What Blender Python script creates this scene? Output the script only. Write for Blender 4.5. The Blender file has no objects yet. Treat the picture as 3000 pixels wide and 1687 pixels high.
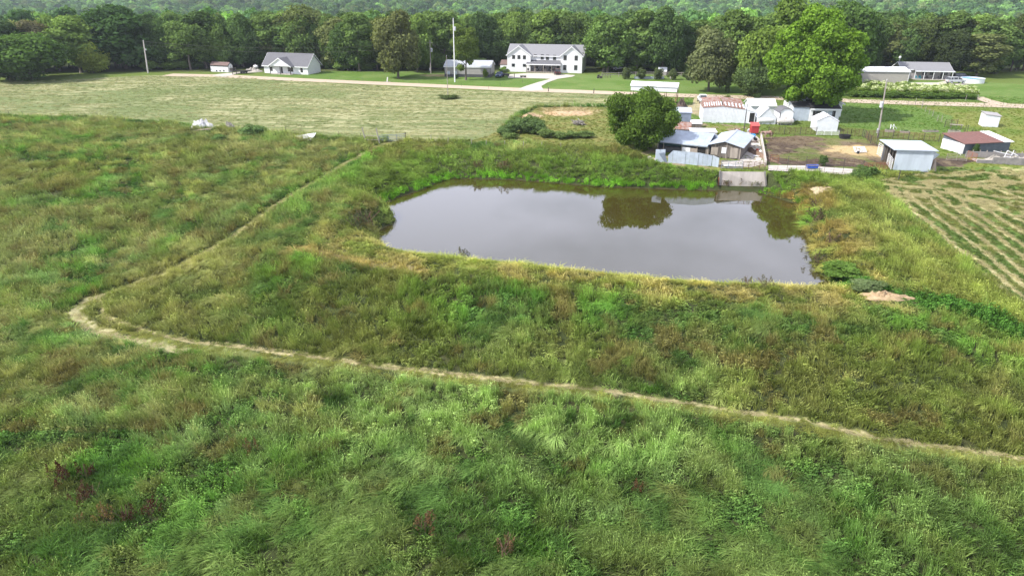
import bpy, math, random
import numpy as np
from math import radians, pi, sin, cos, tan, atan2, hypot
# ---------------------------------------------------------------- camera, sky, sun, exposure
SC = bpy.context.scene
CAMH = 28.0
PITCH = radians(24.0)
FPX, CX, CY = 2002.0, 1500.0, 843.5          # focal length and centre in 3000-pixel units
cam_data = bpy.data.cameras.new('camera')
cam = bpy.data.objects.new('camera', cam_data)
SC.collection.objects.link(cam)
cam.location = (0, 0, CAMH)
cam.rotation_euler = (pi/2 - PITCH, 0, 0)
cam_data.sensor_width = 36.0
cam_data.lens = 36.0*FPX/3000.0
cam_data.clip_start = 0.5
cam_data.clip_end = 12000
SC.camera = cam
SUN_EL, SUN_AZ = radians(44), radians(250)     # azimuth clockwise from +Y
wd = bpy.data.worlds.new('World'); SC.world = wd; wd.use_nodes = True
nt = wd.node_tree; nt.nodes.clear()
wo = nt.nodes.new('ShaderNodeOutputWorld'); bg = nt.nodes.new('ShaderNodeBackground')
sky = nt.nodes.new('ShaderNodeTexSky'); sky.sky_type = 'NISHITA'; sky.sun_disc = False
sky.sun_elevation = SUN_EL; sky.sun_rotation = SUN_AZ; sky.altitude = 250; sky.dust_density = 2.5
geo = nt.nodes.new('ShaderNodeTexCoord')
cn = nt.nodes.new('ShaderNodeTexNoise'); cn.inputs['Scale'].default_value = 1.7; cn.inputs['Detail'].default_value = 7; cn.inputs['Roughness'].default_value = .58
mp = nt.nodes.new('ShaderNodeMapping'); mp.inputs['Scale'].default_value = (1, 1, 2.6)
cr = nt.nodes.new('ShaderNodeValToRGB'); cr.color_ramp.elements[0].position = .33; cr.color_ramp.elements[1].position = .60
cr.color_ramp.elements[0].color = (.22, .22, .22, 1); cr.color_ramp.elements[1].color = (.88, .88, .88, 1)
mx = nt.nodes.new('ShaderNodeMix'); mx.data_type = 'RGBA'
mx.inputs[7].default_value = (12.8, 13.3, 16.4, 1)       # thin bright cloud, in the sky texture's own units
nt.links.new(geo.outputs['Generated'], mp.inputs[0]); nt.links.new(mp.outputs[0], cn.inputs['Vector'])
nt.links.new(cn.outputs['Fac'], cr.inputs[0]); nt.links.new(cr.outputs[0], mx.inputs[0])
sx = nt.nodes.new('ShaderNodeSeparateXYZ'); nt.links.new(geo.outputs['Generated'], sx.inputs[0])
hr_ = nt.nodes.new('ShaderNodeMapRange'); hr_.inputs[1].default_value = .12; hr_.inputs[2].default_value = .55; hr_.inputs[3].default_value = 1.38; hr_.inputs[4].default_value = .80
nt.links.new(sx.outputs['Z'], hr_.inputs[0])          # bright thin cloud towards the horizon, all the way round
cs = nt.nodes.new('ShaderNodeVectorMath'); cs.operation = 'SCALE'; cs.inputs[0].default_value = (12.6, 13.0, 15.8); nt.links.new(hr_.outputs[0], cs.inputs['Scale']); nt.links.new(cs.outputs[0], mx.inputs[7])
nt.links.new(sky.outputs[0], mx.inputs[6]); nt.links.new(mx.outputs[2], bg.inputs[0])
bg.inputs[1].default_value = .105
nt.links.new(bg.outputs[0], wo.inputs[0])
sd = bpy.data.lights.new('sun', 'SUN'); sd.energy = 5.0; sd.angle = radians(1.2); sd.color = (1, .955, .88)
so = bpy.data.objects.new('sun', sd); SC.collection.objects.link(so)
_dir = (sin(SUN_AZ)*cos(SUN_EL), cos(SUN_AZ)*cos(SUN_EL), sin(SUN_EL))   # towards the sun
import mathutils
so.rotation_euler = mathutils.Vector(_dir).to_track_quat('Z', 'Y').to_euler()
SC.view_settings.view_transform = 'Standard'; SC.view_settings.look = 'None'
SC.view_settings.exposure = 0.50; SC.view_settings.gamma = 1
SC.view_settings.use_curve_mapping = False
# ---------------------------------------------------------------- numeric helpers
rng = np.random.default_rng(7)
random.seed(7)
def _hash(ix, iy, seed):
    n = (ix.astype(np.int64)*374761393 + iy.astype(np.int64)*668265263 + seed*974634777) & 0x7fffffff
    n = ((n ^ (n >> 13))*1274126177) & 0x7fffffff
    n = (n ^ (n >> 16)) & 0xffff
    return n/65535.0
def vnoise(x, y, seed=0):
    x = np.asarray(x, float); y = np.asarray(y, float)
    ix = np.floor(x); iy = np.floor(y); fx = x-ix; fy = y-iy
    fx = fx*fx*(3-2*fx); fy = fy*fy*(3-2*fy)
    a = _hash(ix, iy, seed); b = _hash(ix+1, iy, seed); c = _hash(ix, iy+1, seed); d = _hash(ix+1, iy+1, seed)
    return a+(b-a)*fx+(c-a)*fy+(a-b-c+d)*fx*fy
def fbm(x, y, seed=0, o=4):
    s = 0; a = .5; t = 0
    for k in range(o):
        s = s+a*vnoise(np.asarray(x)*2**k+k*17.3, np.asarray(y)*2**k-k*9.1, seed+k); t += a; a *= .55
    return s/t
def sm(a, b, x):
    t = np.clip((x-a)/(b-a), 0, 1); return t*t*(3-2*t)
def inpoly(P, x, y):
    P = np.asarray(P)[:, :2]; r = np.zeros(np.shape(x), bool); n = len(P)
    for i in range(n):
        x0, y0 = P[i]; x1, y1 = P[(i+1) % n]
        if y0 == y1: continue
        c = ((y0 > y) != (y1 > y)) & (x < (x1-x0)*(y-y0)/(y1-y0)+x0)
        r ^= c
    return r
def pldist(P, x, y, closed=False):
    P = np.asarray(P)[:, :2]; n = len(P); best = np.full(np.shape(x), 1e9)
    for i in range(n if closed else n-1):
        x0, y0 = P[i]; x1, y1 = P[(i+1) % n]; dx, dy = x1-x0, y1-y0
        t = np.clip(((x-x0)*dx+(y-y0)*dy)/(dx*dx+dy*dy+1e-9), 0, 1)
        best = np.minimum(best, np.hypot(x-x0-t*dx, y-y0-t*dy))
    return best
# ---------------------------------------------------------------- photograph pixel -> point on the ground
REG = dict(A=(0, 0, 3.2933), B=(560, 0, 3.2933), C=(1100, 0, 3.2939), D=(1740, 0, 3.45), E=(2250, 0, 3.4347),
           F=(1750, 230, 4.39), G=(2150, 230, 4.39), H=(2500, 230, 4.39), I=(550, 310, 3.68), J=(980, 480, 3.578),
           K=(1700, 460, 3.22), L=(2300, 460, 2.683), M=(0, 700, 2.576), N=(0, 1200, 2.862), O=(1200, 1000, 2.109),
           Q=(1950, 270, 6.3), W=(0, 0, .85867))
def px(r, x, y):
    a = REG[r]; return (a[0]+x/a[2], a[1]+y/a[2])
SP, CP = sin(PITCH), cos(PITCH)
def ray(u, v):
    a = (u-CX)/FPX; b = (CY-v)/FPX
    return (a, CP+b*SP, -SP+b*CP)
def at_z(r, x, y, z=0.0):
    u, v = px(r, x, y); d = ray(u, v); t = (z-CAMH)/d[2]
    return (d[0]*t, d[1]*t, z)
def at(r, x, y):
    z = 0.0
    for i in range(30):
        p = at_z(r, x, y, z)
        z = .5*z+.5*float(hgt(p[0], p[1]))
    return (p[0], p[1], float(hgt(p[0], p[1])))
def ztop(p, r, y):
    "height of the point above ground position p that shows on row y"
    v = (CY-px(r, 0, y)[1])/FPX
    return CAMH+p[1]*(v*CP-SP)/(CP+v*SP)
WATER = -2.5
pond = [at_z('W', a, b, WATER) for a, b in [(958,518),(1000,497),(1050,482),(1105,458),(1135,449),(1200,450),(1290,452),(1400,461),(1500,469),(1620,474),
        (1740,478),(1830,480),(1900,484),(1950,497),(2000,512),(2010,545),(2025,590),(2045,620),(2040,655),(2062,690),(2100,716),(2085,724),(1980,722),
        (1850,716),(1700,708),(1560,696),(1440,682),(1340,670),(1230,660),(1130,650),(1040,641),(975,626),(948,600),(955,578),(990,562),(994,548),(975,532)]]
RAMP = [(33.75, 110.15), (41.75, 109.85), (42.2, 106.3), (33.5, 106.6)]
def hgt(x, y):
    x = np.asarray(x, float); y = np.asarray(y, float)
    d = pldist(pond, x, y, True); ins = inpoly(pond, x, y)
    w = 1-sm(78, 122, y)
    base = (-1.4*(1-sm(72, 96, y)) - 3.6*sm(6, 34, d)*w)*(~ins)
    base = base+(fbm(x/14, y/14, 5, 3)-.5)*1.1*w*sm(2, 12, d)
    D = np.hypot(x, y)
    right = sm(150, 700, x)
    base = base-24*sm(262, 620, y)*(1-.35*right)
    base = base+ (sm(700, 1700, y)*20+ sm(1600, 3600, y)*75)
    base = base + (fbm(x/330+3, y/330, 9, 3)-.5)*26*sm(420, 1000, y)
    base = base + 30*np.exp(-((x-780)/330)**2-((y-1080)/360)**2) - 12*np.exp(-((x-250)/200)**2-((y-800)/200)**2)
    sgn = np.where(ins, -1, 1)*d
    bw = 3.4+4.0*sm(90, 106, y)
    bank = np.where(sgn > 0, WATER+(base-WATER)*(1-(1-np.clip(sgn/bw, 0, 1))**1.7), WATER-.02-1.2*sm(0, 4, -sgn))
    z = np.where(sgn < bw, bank, base)
    return np.where(inpoly(RAMP, x, y) & (~ins), np.minimum(z, -2.42), z)
# ---------------------------------------------------------------- object helpers
COL = SC.collection
def link(o, parent=None):
    COL.objects.link(o)
    if parent is not None: o.parent = parent
    return o
def tag(o, label=None, cat=None, group=None, kind=None):
    if label: o['label'] = label
    if cat: o['category'] = cat
    if group: o['group'] = group
    if kind: o['kind'] = kind
    return o
def thing(name, label, cat, loc=(0, 0, 0), rz=0, group=None):
    o = bpy.data.objects.new(name, None); o.empty_display_size = .3
    o.location = loc; o.rotation_euler = (0, 0, rz)
    return tag(link(o), label, cat, group)
def npmesh(name, V, F, mat=None, smooth=False):
    "V (n,3), F (m,k) arrays"
    me = bpy.data.meshes.new(name); V = np.ascontiguousarray(V, np.float32); F = np.ascontiguousarray(F, np.int32)
    k = F.shape[1]
    me.vertices.add(len(V)); me.vertices.foreach_set('co', V.ravel())
    me.loops.add(F.size); me.loops.foreach_set('vertex_index', F.ravel())
    me.polygons.add(len(F)); me.polygons.foreach_set('loop_start', np.arange(0, F.size, k, dtype=np.int32))
    me.polygons.foreach_set('loop_total', np.full(len(F), k, np.int32))
    if smooth: me.polygons.foreach_set('use_smooth', np.ones(len(F), bool))
    me.update(calc_edges=True)
    if mat: me.materials.append(mat)
    return me
class MB:
    "collects simple shapes into one mesh"
    def __init__(s): s.v = []; s.f = []; s.m = []
    def add(s, vs, fs, mi=0):
        n = len(s.v); s.v += [tuple(p) for p in vs]; s.f += [tuple(i+n for i in f) for f in fs]; s.m += [mi]*len(fs); return s
    def box(s, x0, x1, y0, y1, z0, z1, mi=0):
        return s.add([(x0,y0,z0),(x1,y0,z0),(x1,y1,z0),(x0,y1,z0),(x0,y0,z1),(x1,y0,z1),(x1,y1,z1),(x0,y1,z1)],
                     [(0,3,2,1),(4,5,6,7),(0,1,5,4),(1,2,6,5),(2,3,7,6),(3,0,4,7)], mi)
    def bar(s, a, b, w, h=None, mi=0):
        "square bar between two points"
        h = h or w; a = np.array(a, float); b = np.array(b, float); d = b-a; d = d/np.linalg.norm(d)
        up = np.array((0, 0, 1.)) if abs(d[2]) < .9 else np.array((0, 1., 0))
        r = np.cross(d, up); r /= np.linalg.norm(r); u = np.cross(r, d)
        q = [p+r*sx*w/2+u*sy*h/2 for p in (a, b) for sx, sy in ((-1,-1),(1,-1),(1,1),(-1,1))]
        return s.add(q, [(0,1,2,3),(7,6,5,4),(0,4,5,1),(1,5,6,2),(2,6,7,3),(3,7,4,0)], mi)
    def tube(s, a, b, r0, r1=None, n=8, mi=0, caps=True):
        r1 = r0 if r1 is None else r1
        a = np.array(a, float); b = np.array(b, float); d = b-a; d = d/np.linalg.norm(d)
        up = np.array((0, 0, 1.)) if abs(d[2]) < .9 else np.array((0, 1., 0))
        r = np.cross(d, up); r /= np.linalg.norm(r); u = np.cross(r, d)
        q = [p+(r*cos(t*2*pi/n)+u*sin(t*2*pi/n))*rr for p, rr in ((a, r0), (b, r1)) for t in range(n)]
        fs = [(i, (i+1) % n, n+(i+1) % n, n+i) for i in range(n)]
        if caps: fs += [tuple(range(n-1, -1, -1)), tuple(range(n, 2*n))]
        return s.add(q, fs, mi)
    def lathe(s, prof, n=14, c=(0, 0, 0), axis='z', mi=0):
        "prof = [(r, t)]"
        q = []
        for r, t in prof:
            for k in range(n):
                a = 2*pi*k/n; p = (r*cos(a), r*sin(a), t)
                if axis == 'x': p = (t, r*cos(a), r*sin(a))
                if axis == 'y': p = (r*sin(a), t, r*cos(a))
                q.append((p[0]+c[0], p[1]+c[1], p[2]+c[2]))
        fs = [(j*n+k, j*n+(k+1) % n, (j+1)*n+(k+1) % n, (j+1)*n+k) for j in range(len(prof)-1) for k in range(n)]
        fs += [tuple(range(n-1, -1, -1)), tuple((len(prof)-1)*n+k for k in range(n))]
        return s.add(q, fs, mi)
    def prism(s, pts, d, mi=0):
        "planar polygon pts extruded by vector d"
        n = len(pts); q = [tuple(p) for p in pts]+[tuple(np.array(p)+np.array(d)) for p in pts]
        fs = [tuple(range(n-1, -1, -1)), tuple(range(n, 2*n))]+[(i, (i+1) % n, n+(i+1) % n, n+i) for i in range(n)]
        return s.add(q, fs, mi)
    def mesh(s, name, mats, smooth=False):
        me = bpy.data.meshes.new(name); me.from_pydata(s.v, [], s.f)
        for m in (mats if isinstance(mats, (list, tuple)) else [mats]): me.materials.append(m)
        me.polygons.foreach_set('material_index', s.m)
        if smooth: me.polygons.foreach_set('use_smooth', [True]*len(s.f))
        me.update(); return me
    def build(s, name, mats, parent=None, loc=None, rz=0, smooth=False):
        o = bpy.data.objects.new(name, s.mesh(name, mats, smooth)); link(o, parent)
        if loc is not None: o.location = loc
        o.rotation_euler.z = rz
        return o
def inst(name, me, parent=None, loc=(0, 0, 0), rot=(0, 0, 0), sc=1):
    o = bpy.data.objects.new(name, me); link(o, parent); o.location = loc; o.rotation_euler = rot
    o.scale = (sc, sc, sc) if not hasattr(sc, '__len__') else sc
    return o
def copy_tree(o, parent=None):
    kids = list(o.children)
    c = o.copy(); COL.objects.link(c); c.parent = parent
    for k in kids: copy_tree(k, c)
    return c
# ---------------------------------------------------------------- materials
MATS = {}
def mat(name, c, c2=None, rough=.8, scale=3.0, metal=0, spec=.4, bump=0, lo=.35, hi=.65, stretch=None, fine=None):
    if name in MATS: return MATS[name]
    m = bpy.data.materials.new(name); m.use_nodes = True; t = m.node_tree; b = t.nodes['Principled BSDF']
    b.inputs['Roughness'].default_value = rough; b.inputs['Metallic'].default_value = metal
    b.inputs['Specular IOR Level'].default_value = spec
    c2 = c2 or tuple(v*.8 for v in c)
    tc = t.nodes.new('ShaderNodeTexCoord'); n = t.nodes.new('ShaderNodeTexNoise')
    n.inputs['Scale'].default_value = scale; n.inputs['Detail'].default_value = 6; n.inputs['Roughness'].default_value = .65
    src = tc.outputs['Object']
    if stretch:
        mpn = t.nodes.new('ShaderNodeMapping'); mpn.inputs['Scale'].default_value = stretch
        t.links.new(src, mpn.inputs[0]); src = mpn.outputs[0]
    t.links.new(src, n.inputs['Vector'])
    r = t.nodes.new('ShaderNodeValToRGB'); r.color_ramp.elements[0].position = lo; r.color_ramp.elements[1].position = hi
    r.color_ramp.elements[0].color = (*c, 1); r.color_ramp.elements[1].color = (*c2, 1)
    t.links.new(n.outputs['Fac'], r.inputs[0]); t.links.new(r.outputs[0], b.inputs['Base Color'])
    if bump:
        bp = t.nodes.new('ShaderNodeBump'); bp.inputs['Strength'].default_value = bump; bp.inputs['Distance'].default_value = .05
        t.links.new(n.outputs['Fac'], bp.inputs['Height']); t.links.new(bp.outputs[0], b.inputs['Normal'])
    MATS[name] = m; return m
# ---------------------------------------------------------------- zones of the ground (polygons read on the ground)
def poly(r, *pts): return [at(r, a, b) for a, b in pts]
hay = poly('W', (-300,232),(0,207),(150,202),(420,188),(540,190),(800,207),(1100,224),(1400,233),(1560,240),(1700,250),(1690,268),(1530,268),(1350,268),(1300,290),(1250,335),(1215,352),(1100,356),(900,352),(720,340),(600,326),(520,318),(300,300),(0,291),(-300,288))
weedplot = poly('W', (1352,270),(1530,270),(1700,268),(1560,372),(1300,362),(1180,358),(1250,335),(1300,300))
hay2 = poly('W', (2215,452),(2300,440),(2420,425),(2576,420),(2800,425),(2800,900),(2576,775),(2480,700),(2380,620),(2280,540),(2222,485))
lawns = [poly('W', (640,196),(662,190),(820,180),(1120,180),(1300,190),(1480,188),(1680,188),(2120,205),(2120,240),(1990,243),(1700,235),(1560,232),(1100,218),(800,201)),
         poly('W', (2110,205),(2400,205),(2576,212),(2800,220),(2800,262),(2500,258),(2300,247),(2120,243)),
         poly('W', (2110,258),(2300,268),(2400,275),(2460,350),(2300,335),(2130,320),(2080,300)),
         poly('W', (1700,250),(1900,252),(1900,300),(1870,325),(1700,310))]
pasture = poly('W', (2290,266),(2576,275),(2800,280),(2800,430),(2576,420),(2440,425),(2330,395),(2300,340),(2130,322),(2400,340),(2440,350),(2390,290))
dirt = poly('W', (1925,345),(2000,342),(2140,350),(2180,352),(2230,372),(2330,395),(2400,395),(2460,405),(2400,420),(2240,425),(2120,420),(1930,415))
yard = poly('W', (1560,372),(1660,330),(1760,310),(1900,318),(1930,340),(1930,420),(1810,430),(1660,412))
farfield = poly('W', (2440,172),(2576,165),(2800,165),(2800,212),(2576,212),(2400,205))
mown_line = poly('W', (262,738),(252,760),(256,790),(330,823),(440,850),(560,868),(800,898),(1050,929),(1300,959),(1600,993),(1900,1040),(2200,1097),(2400,1127),(2576,1153),(2800,1185))
mown_outer = poly('W', (262,738),(225,752),(200,775),(196,800),(235,832),(330,857),(460,885))
mown_edge = poly('W', (1080,342),(1010,352),(950,372),(850,424),(760,478),(640,560),(520,636),(430,684),(330,722),(250,745),(215,762),(196,790),(215,822),(300,842),(440,864),(560,882),(800,912),(1050,941),(1300,971),(1600,1006),(1900,1053),(2200,1108),(2400,1140),(2576,1168),(2800,1200))
field_edge = poly('W', (-200,300),(0,301),(130,309),(300,320),(470,332),(600,350),(800,365),(950,368),(1080,356))
mown_left = poly('W', (985,356),(950,370),(850,421),(760,476),(640,558),(520,633),(430,680),(330,718),(262,738))
crest_strip = poly('W', (750,632),(830,645),(920,662),(1000,672),(1060,682))
windrows = [poly('L', *w) for w in (
    [(735,200),(745,255),(870,375),(1010,490),(1180,650),(1330,755),(1460,860),(1600,965),(1760,1100),(1878,1210),(2050,1360)],
    [(830,240),(900,330),(1040,450),(1190,570),(1300,680),(1420,760),(1530,820),(1700,950),(1870,1100),(2100,1300)],
    [(940,265),(1050,370),(1210,490),(1370,600),(1500,700),(1640,820),(1790,940),(1878,1010),(2100,1180)],
    [(1070,270),(1200,395),(1360,500),(1500,610),(1640,720),(1700,760),(1800,850),(1878,910),(2100,1080)],
    [(1190,290),(1320,400),(1480,500),(1640,610),(1780,720),(1878,800),(2100,960)],
    [(1280,270),(1420,390),(1580,500),(1740,610),(1878,700),(2100,850)],
    [(1420,310),(1560,400),(1700,490),(1878,600),(2100,740)],
    [(1560,330),(1700,420),(1878,520),(2100,640)],
    [(1180,190),(1350,200),(1450,240),(1600,230),(1750,290),(1878,330),(2100,390)],
    [(1380,150),(1550,120),(1700,140),(1878,130),(2100,150)],
    [(1430,205),(1600,190),(1740,215),(1878,200),(2100,220)])]
farm = poly('W', (1660,238),(1900,242),(2800,245),(2800,432),(2576,424),(2400,424),(2240,438),(2160,428),(1930,432),(1810,434),(1660,414),(1640,385),(1690,330))
ramp_zone = [(33.3, 110.6), (42.2, 110.4), (42.5, 105.8), (33.0, 106.1)]
alley_zone = poly('G', (430,1085),(1640,1130),(1650,1262),(1200,1235),(430,1200))
EXT = 9000.0
def ground_color(x, y):
    "albedo of the soil, turf and stubble, per point"
    x = np.asarray(x, float); y = np.asarray(y, float)
    jx = x+(fbm(x/3, y/3, 21, 3)-.5)*2.2; jy = y+(fbm(x/3, y/3, 31, 3)-.5)*3.0
    n1 = fbm(x/9, y/9, 2, 4); n2 = fbm(x/1.6, y/1.6, 3, 3); n3 = fbm(x/28, y/28, 4, 3)
    C = np.empty(x.shape+(3,))
    def blend(m, c, amt=1.0):
        c = np.asarray(c, float); m = (np.asarray(m, float)*amt)[..., None]
        np.copyto(C, C*(1-m)+c*m)
    C[:] = (.036, .046, .016)
    blend(sm(.45, .65, n1), (.045, .058, .02)); blend(sm(.55, .75, n2), (.055, .05, .025), .5); blend(sm(110, 135, y), (.085, .105, .032))
    blend(sm(.9, .3, pldist(mown_edge, jx, jy)) * 1.0, (.14, .16, .05))
    # woodland floor and far land
    blend(sm(248, 262, y), (.035, .045, .018))
    blend(inpoly(farfield, jx, jy), (.20, .25, .08))
    blend(inpoly(farm, jx, jy) | ((y > 190) & (y < 246)), (.115, .16, .035))
    # stubble field with swaths of cut hay
    m = inpoly(hay, jx, jy)
    st = fbm(x/9+jx*.02, y/1.15+x*.09+7*fbm(x/34, y/34, 8, 3), 41, 4); st2 = fbm(x/4, y/.8, 43, 3)
    hc = np.array((.185, .20, .085))[None]*np.ones(C.shape)
    def mixin(A, w, c): return A*(1-w[..., None])+np.array(c)*w[..., None]
    hc = mixin(hc, sm(.50, .68, st), (.32, .31, .165)); hc = mixin(hc, sm(.48, .32, st)*.8, (.12, .155, .055))
    hc = mixin(hc, sm(.5, .7, st2)*.4, (.33, .32, .17)); hc = mixin(hc, sm(.50, .64, n3)*.7, (.13, .17, .06))
    C[m] = hc[m]
    m = inpoly(weedplot, jx, jy); C[m] = mixin(np.ones(C.shape)*np.array((.15, .17, .045)), sm(.5, .65, n2), (.20, .19, .06))[m]
    for L in lawns:
        m = inpoly(L, x+(jx-x)*.3, y+(jy-y)*.3)
        lc = mixin(np.ones(C.shape)*np.array((.095, .165, .030)), sm(.42, .7, n1), (.13, .195, .050))
        lc = mixin(lc, sm(.62, .75, n2)*.4, (.17, .19, .06)); C[m] = lc[m]
    lc = mixin(np.ones(C.shape)*np.array((.115, .165, .028)), sm(.4, .65, n1), (.17, .19, .045)); lc = mixin(lc, sm(.5, .7, n2)*.5, (.21, .21, .07))
    m = inpoly(pasture, jx, jy); C[m] = lc[m]
    m = inpoly(yard, x, y); lc2 = mixin(lc, sm(.5, .62, n2), (.24, .20, .12)); C[m] = lc2[m]
    # hay field on the right: green stubble, pale windrows
    m = inpoly(hay2, jx, jy)
    g = mixin(np.ones(C.shape)*np.array((.11, .17, .038)), sm(.45, .65, n2), (.17, .18, .05))
    if m.any():
        d = np.full(x.shape, 1e9)
        for w in windrows: d[m] = np.minimum(d[m], pldist(w, x[m]+(n2[m]-.5)*.5, y[m]))
        g = mixin(g, sm(.55, .3, d), (.47, .42, .22))
        scat = sm(.50, .62, fbm(x/2.6, y/1.3, 55, 3))*sm(92, 108, y+(x-60)*.2)
        g = mixin(g, scat*.7, (.44, .40, .20))
    C[m] = g[m]
    # trampled earth of the corral with straw
    m = inpoly(dirt, jx, jy)
    g = mixin(np.ones(C.shape)*np.array((.085, .062, .045)), sm(.52, .60, fbm(x/5, y/5, 61, 3)), (.10, .12, .035))
    straw = sm(.48, .58, fbm(x/7+2, y/6, 63, 3)+.1*sm(60, 30, x)*0)
    for (cx, cy, rx, ry) in [(*at('G', 1150, 790)[:2], 12, 5.5), (*at('G', 1700, 960)[:2], 9, 5), (*at('H', 150, 930)[:2], 8, 5)]:
        straw = np.maximum(straw*.0+straw*.35, sm(1.15, .7, np.hypot((x-cx)/rx, (y-cy)/ry)+(n2-.5)*.8))
    g = mixin(g, straw, (.44, .33, .17)); g = mixin(g, sm(.55, .7, n2)*.6*(1-straw), (.20, .16, .10)); C[m] = g[m]
    # clay and straw patches
    for (r, a, b, ra, rb, c) in [('C', 1800, 1090, 5, 5, (.50, .36, .22)), ('C', 1960, 1085, 5, 5, (.50, .36, .22)), ('C', 1490, 1125, 3.2, 6, (.46, .34, .22)), ('C', 1850, 1060, 8, 5, (.3, .24, .12)), ('L', 285, 265, 2.2, 3.5, (.42, .31, .2)),
                                 ('W', 840, 515, 2.4, 3, (.34, .24, .11)), ('C', 600, 730, 6, 4, (.40, .34, .17)), ('D', 1080, 1110, 5, 9, (.42, .34, .22)), ('F', 690, 1040, 1.2, 1.2, (.5, .44, .34))]:
        p = at(r, a, b); blend(sm(1.1, .6, np.hypot((x-p[0])/ra, (y-p[1])/rb)+(n2-.5)*.9), c, .9)
    blend(sm(1.3, .3, pldist(crest_strip, jx, jy)), (.27, .22, .11), .85)
    blend(sm(.28, .05, pldist(mown_line, x+(jx-x)*.25, y+(jy-y)*.25)), (.44, .38, .21)); blend(sm(.9, .2, pldist(mown_outer, jx, jy)), (.42, .38, .21), .8)
    blend(sm(.7, .3, pldist(mown_left, jx, jy)), (.24, .23, .09))
    blend(sm(.8, .2, pldist(field_edge, jx, jy)), (.30, .27, .11))
    d = pldist(pond, x, y, True); ins = inpoly(pond, x, y)
    blend(ins, (.07, .055, .03))
    # open fields on the far hills
    for (x0, y0, rx, ry) in [(800, 1010, 200, 165), (-60, 1900, 240, 70), (-330, 1500, 130, 26)]:
        blend(sm(1.1, .9, np.hypot((x-x0)/rx, (y-y0)/ry)), (.34, .36, .14))
    return C
# ---------------------------------------------------------------- ground sheet
def make_ground():
    th = np.concatenate([np.linspace(-pi, -.78, 40)[:-1], np.linspace(-.78, .78, 800), np.linspace(.78, pi, 40)[1:]])
    r = [0.5, 4, 10, 16, 21]; d = 24.0
    while d < 330: r.append(d); d += max(.33, .0034*d)
    while d < EXT: r.append(d); d *= 1.022
    r.append(EXT); r = np.array(r)
    R, T = np.meshgrid(r, th, indexing='ij'); X = R*np.sin(T); Y = R*np.cos(T)
    Z = hgt(X, Y)
    lump = (fbm(X/.9, Y/.9, 71, 2)-.5)*.16*sm(170, 60, R)*(~inpoly(pond, X, Y))
    mh = inpoly(hay, X, Y); lump = lump+mh*(fbm(X/9, Y/.9+X*.04, 41, 2)-.5)*.22
    Z = Z+lump
    C = ground_color(X, Y)
    V = np.stack([X, Y, Z], -1).reshape(-1, 3); nr, nth = X.shape
    i, j = np.meshgrid(np.arange(nr-1), np.arange(nth-1), indexing='ij'); a = (i*nth+j).ravel()
    F = np.stack([a, a+1, a+nth+1, a+nth], -1)[:, ::-1]
    m = bpy.data.materials.new('ground_cover'); m.use_nodes = True; t = m.node_tree; b = t.nodes['Principled BSDF']
    b.inputs['Roughness'].default_value = .95; b.inputs['Specular IOR Level'].default_value = .1
    at_ = t.nodes.new('ShaderNodeVertexColor'); at_.layer_name = 'cover'
    gp = t.nodes.new('ShaderNodeNewGeometry'); n = t.nodes.new('ShaderNodeTexNoise'); n.inputs['Scale'].default_value = 3.2; n.inputs['Detail'].default_value = 5; n.inputs['Roughness'].default_value = .75
    t.links.new(gp.outputs['Position'], n.inputs['Vector'])
    mr = t.nodes.new('ShaderNodeMapRange'); mr.inputs[1].default_value = .3; mr.inputs[2].default_value = .7; mr.inputs[3].default_value = .62; mr.inputs[4].default_value = 1.38
    t.links.new(n.outputs['Fac'], mr.inputs[0]); mm = t.nodes.new('ShaderNodeVectorMath'); mm.operation = 'SCALE'
    t.links.new(at_.outputs['Color'], mm.inputs[0]); t.links.new(mr.outputs[0], mm.inputs['Scale']); t.links.new(mm.outputs[0], b.inputs['Base Color'])
    bp = t.nodes.new('ShaderNodeBump'); bp.inputs['Strength'].default_value = .8; bp.inputs['Distance'].default_value = .12
    t.links.new(n.outputs['Fac'], bp.inputs['Height']); t.links.new(bp.outputs[0], b.inputs['Normal'])
    me = npmesh('ground', V, F, m, True)
    ca = me.color_attributes.new('cover', 'FLOAT_COLOR', 'POINT')
    ca.data.foreach_set('color', np.concatenate([C.reshape(-1, 3), np.ones((len(V), 1))], 1).astype(np.float32).ravel())
    o = bpy.data.objects.new('ground', me); link(o); tag(o, kind='structure')
make_ground()
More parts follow.
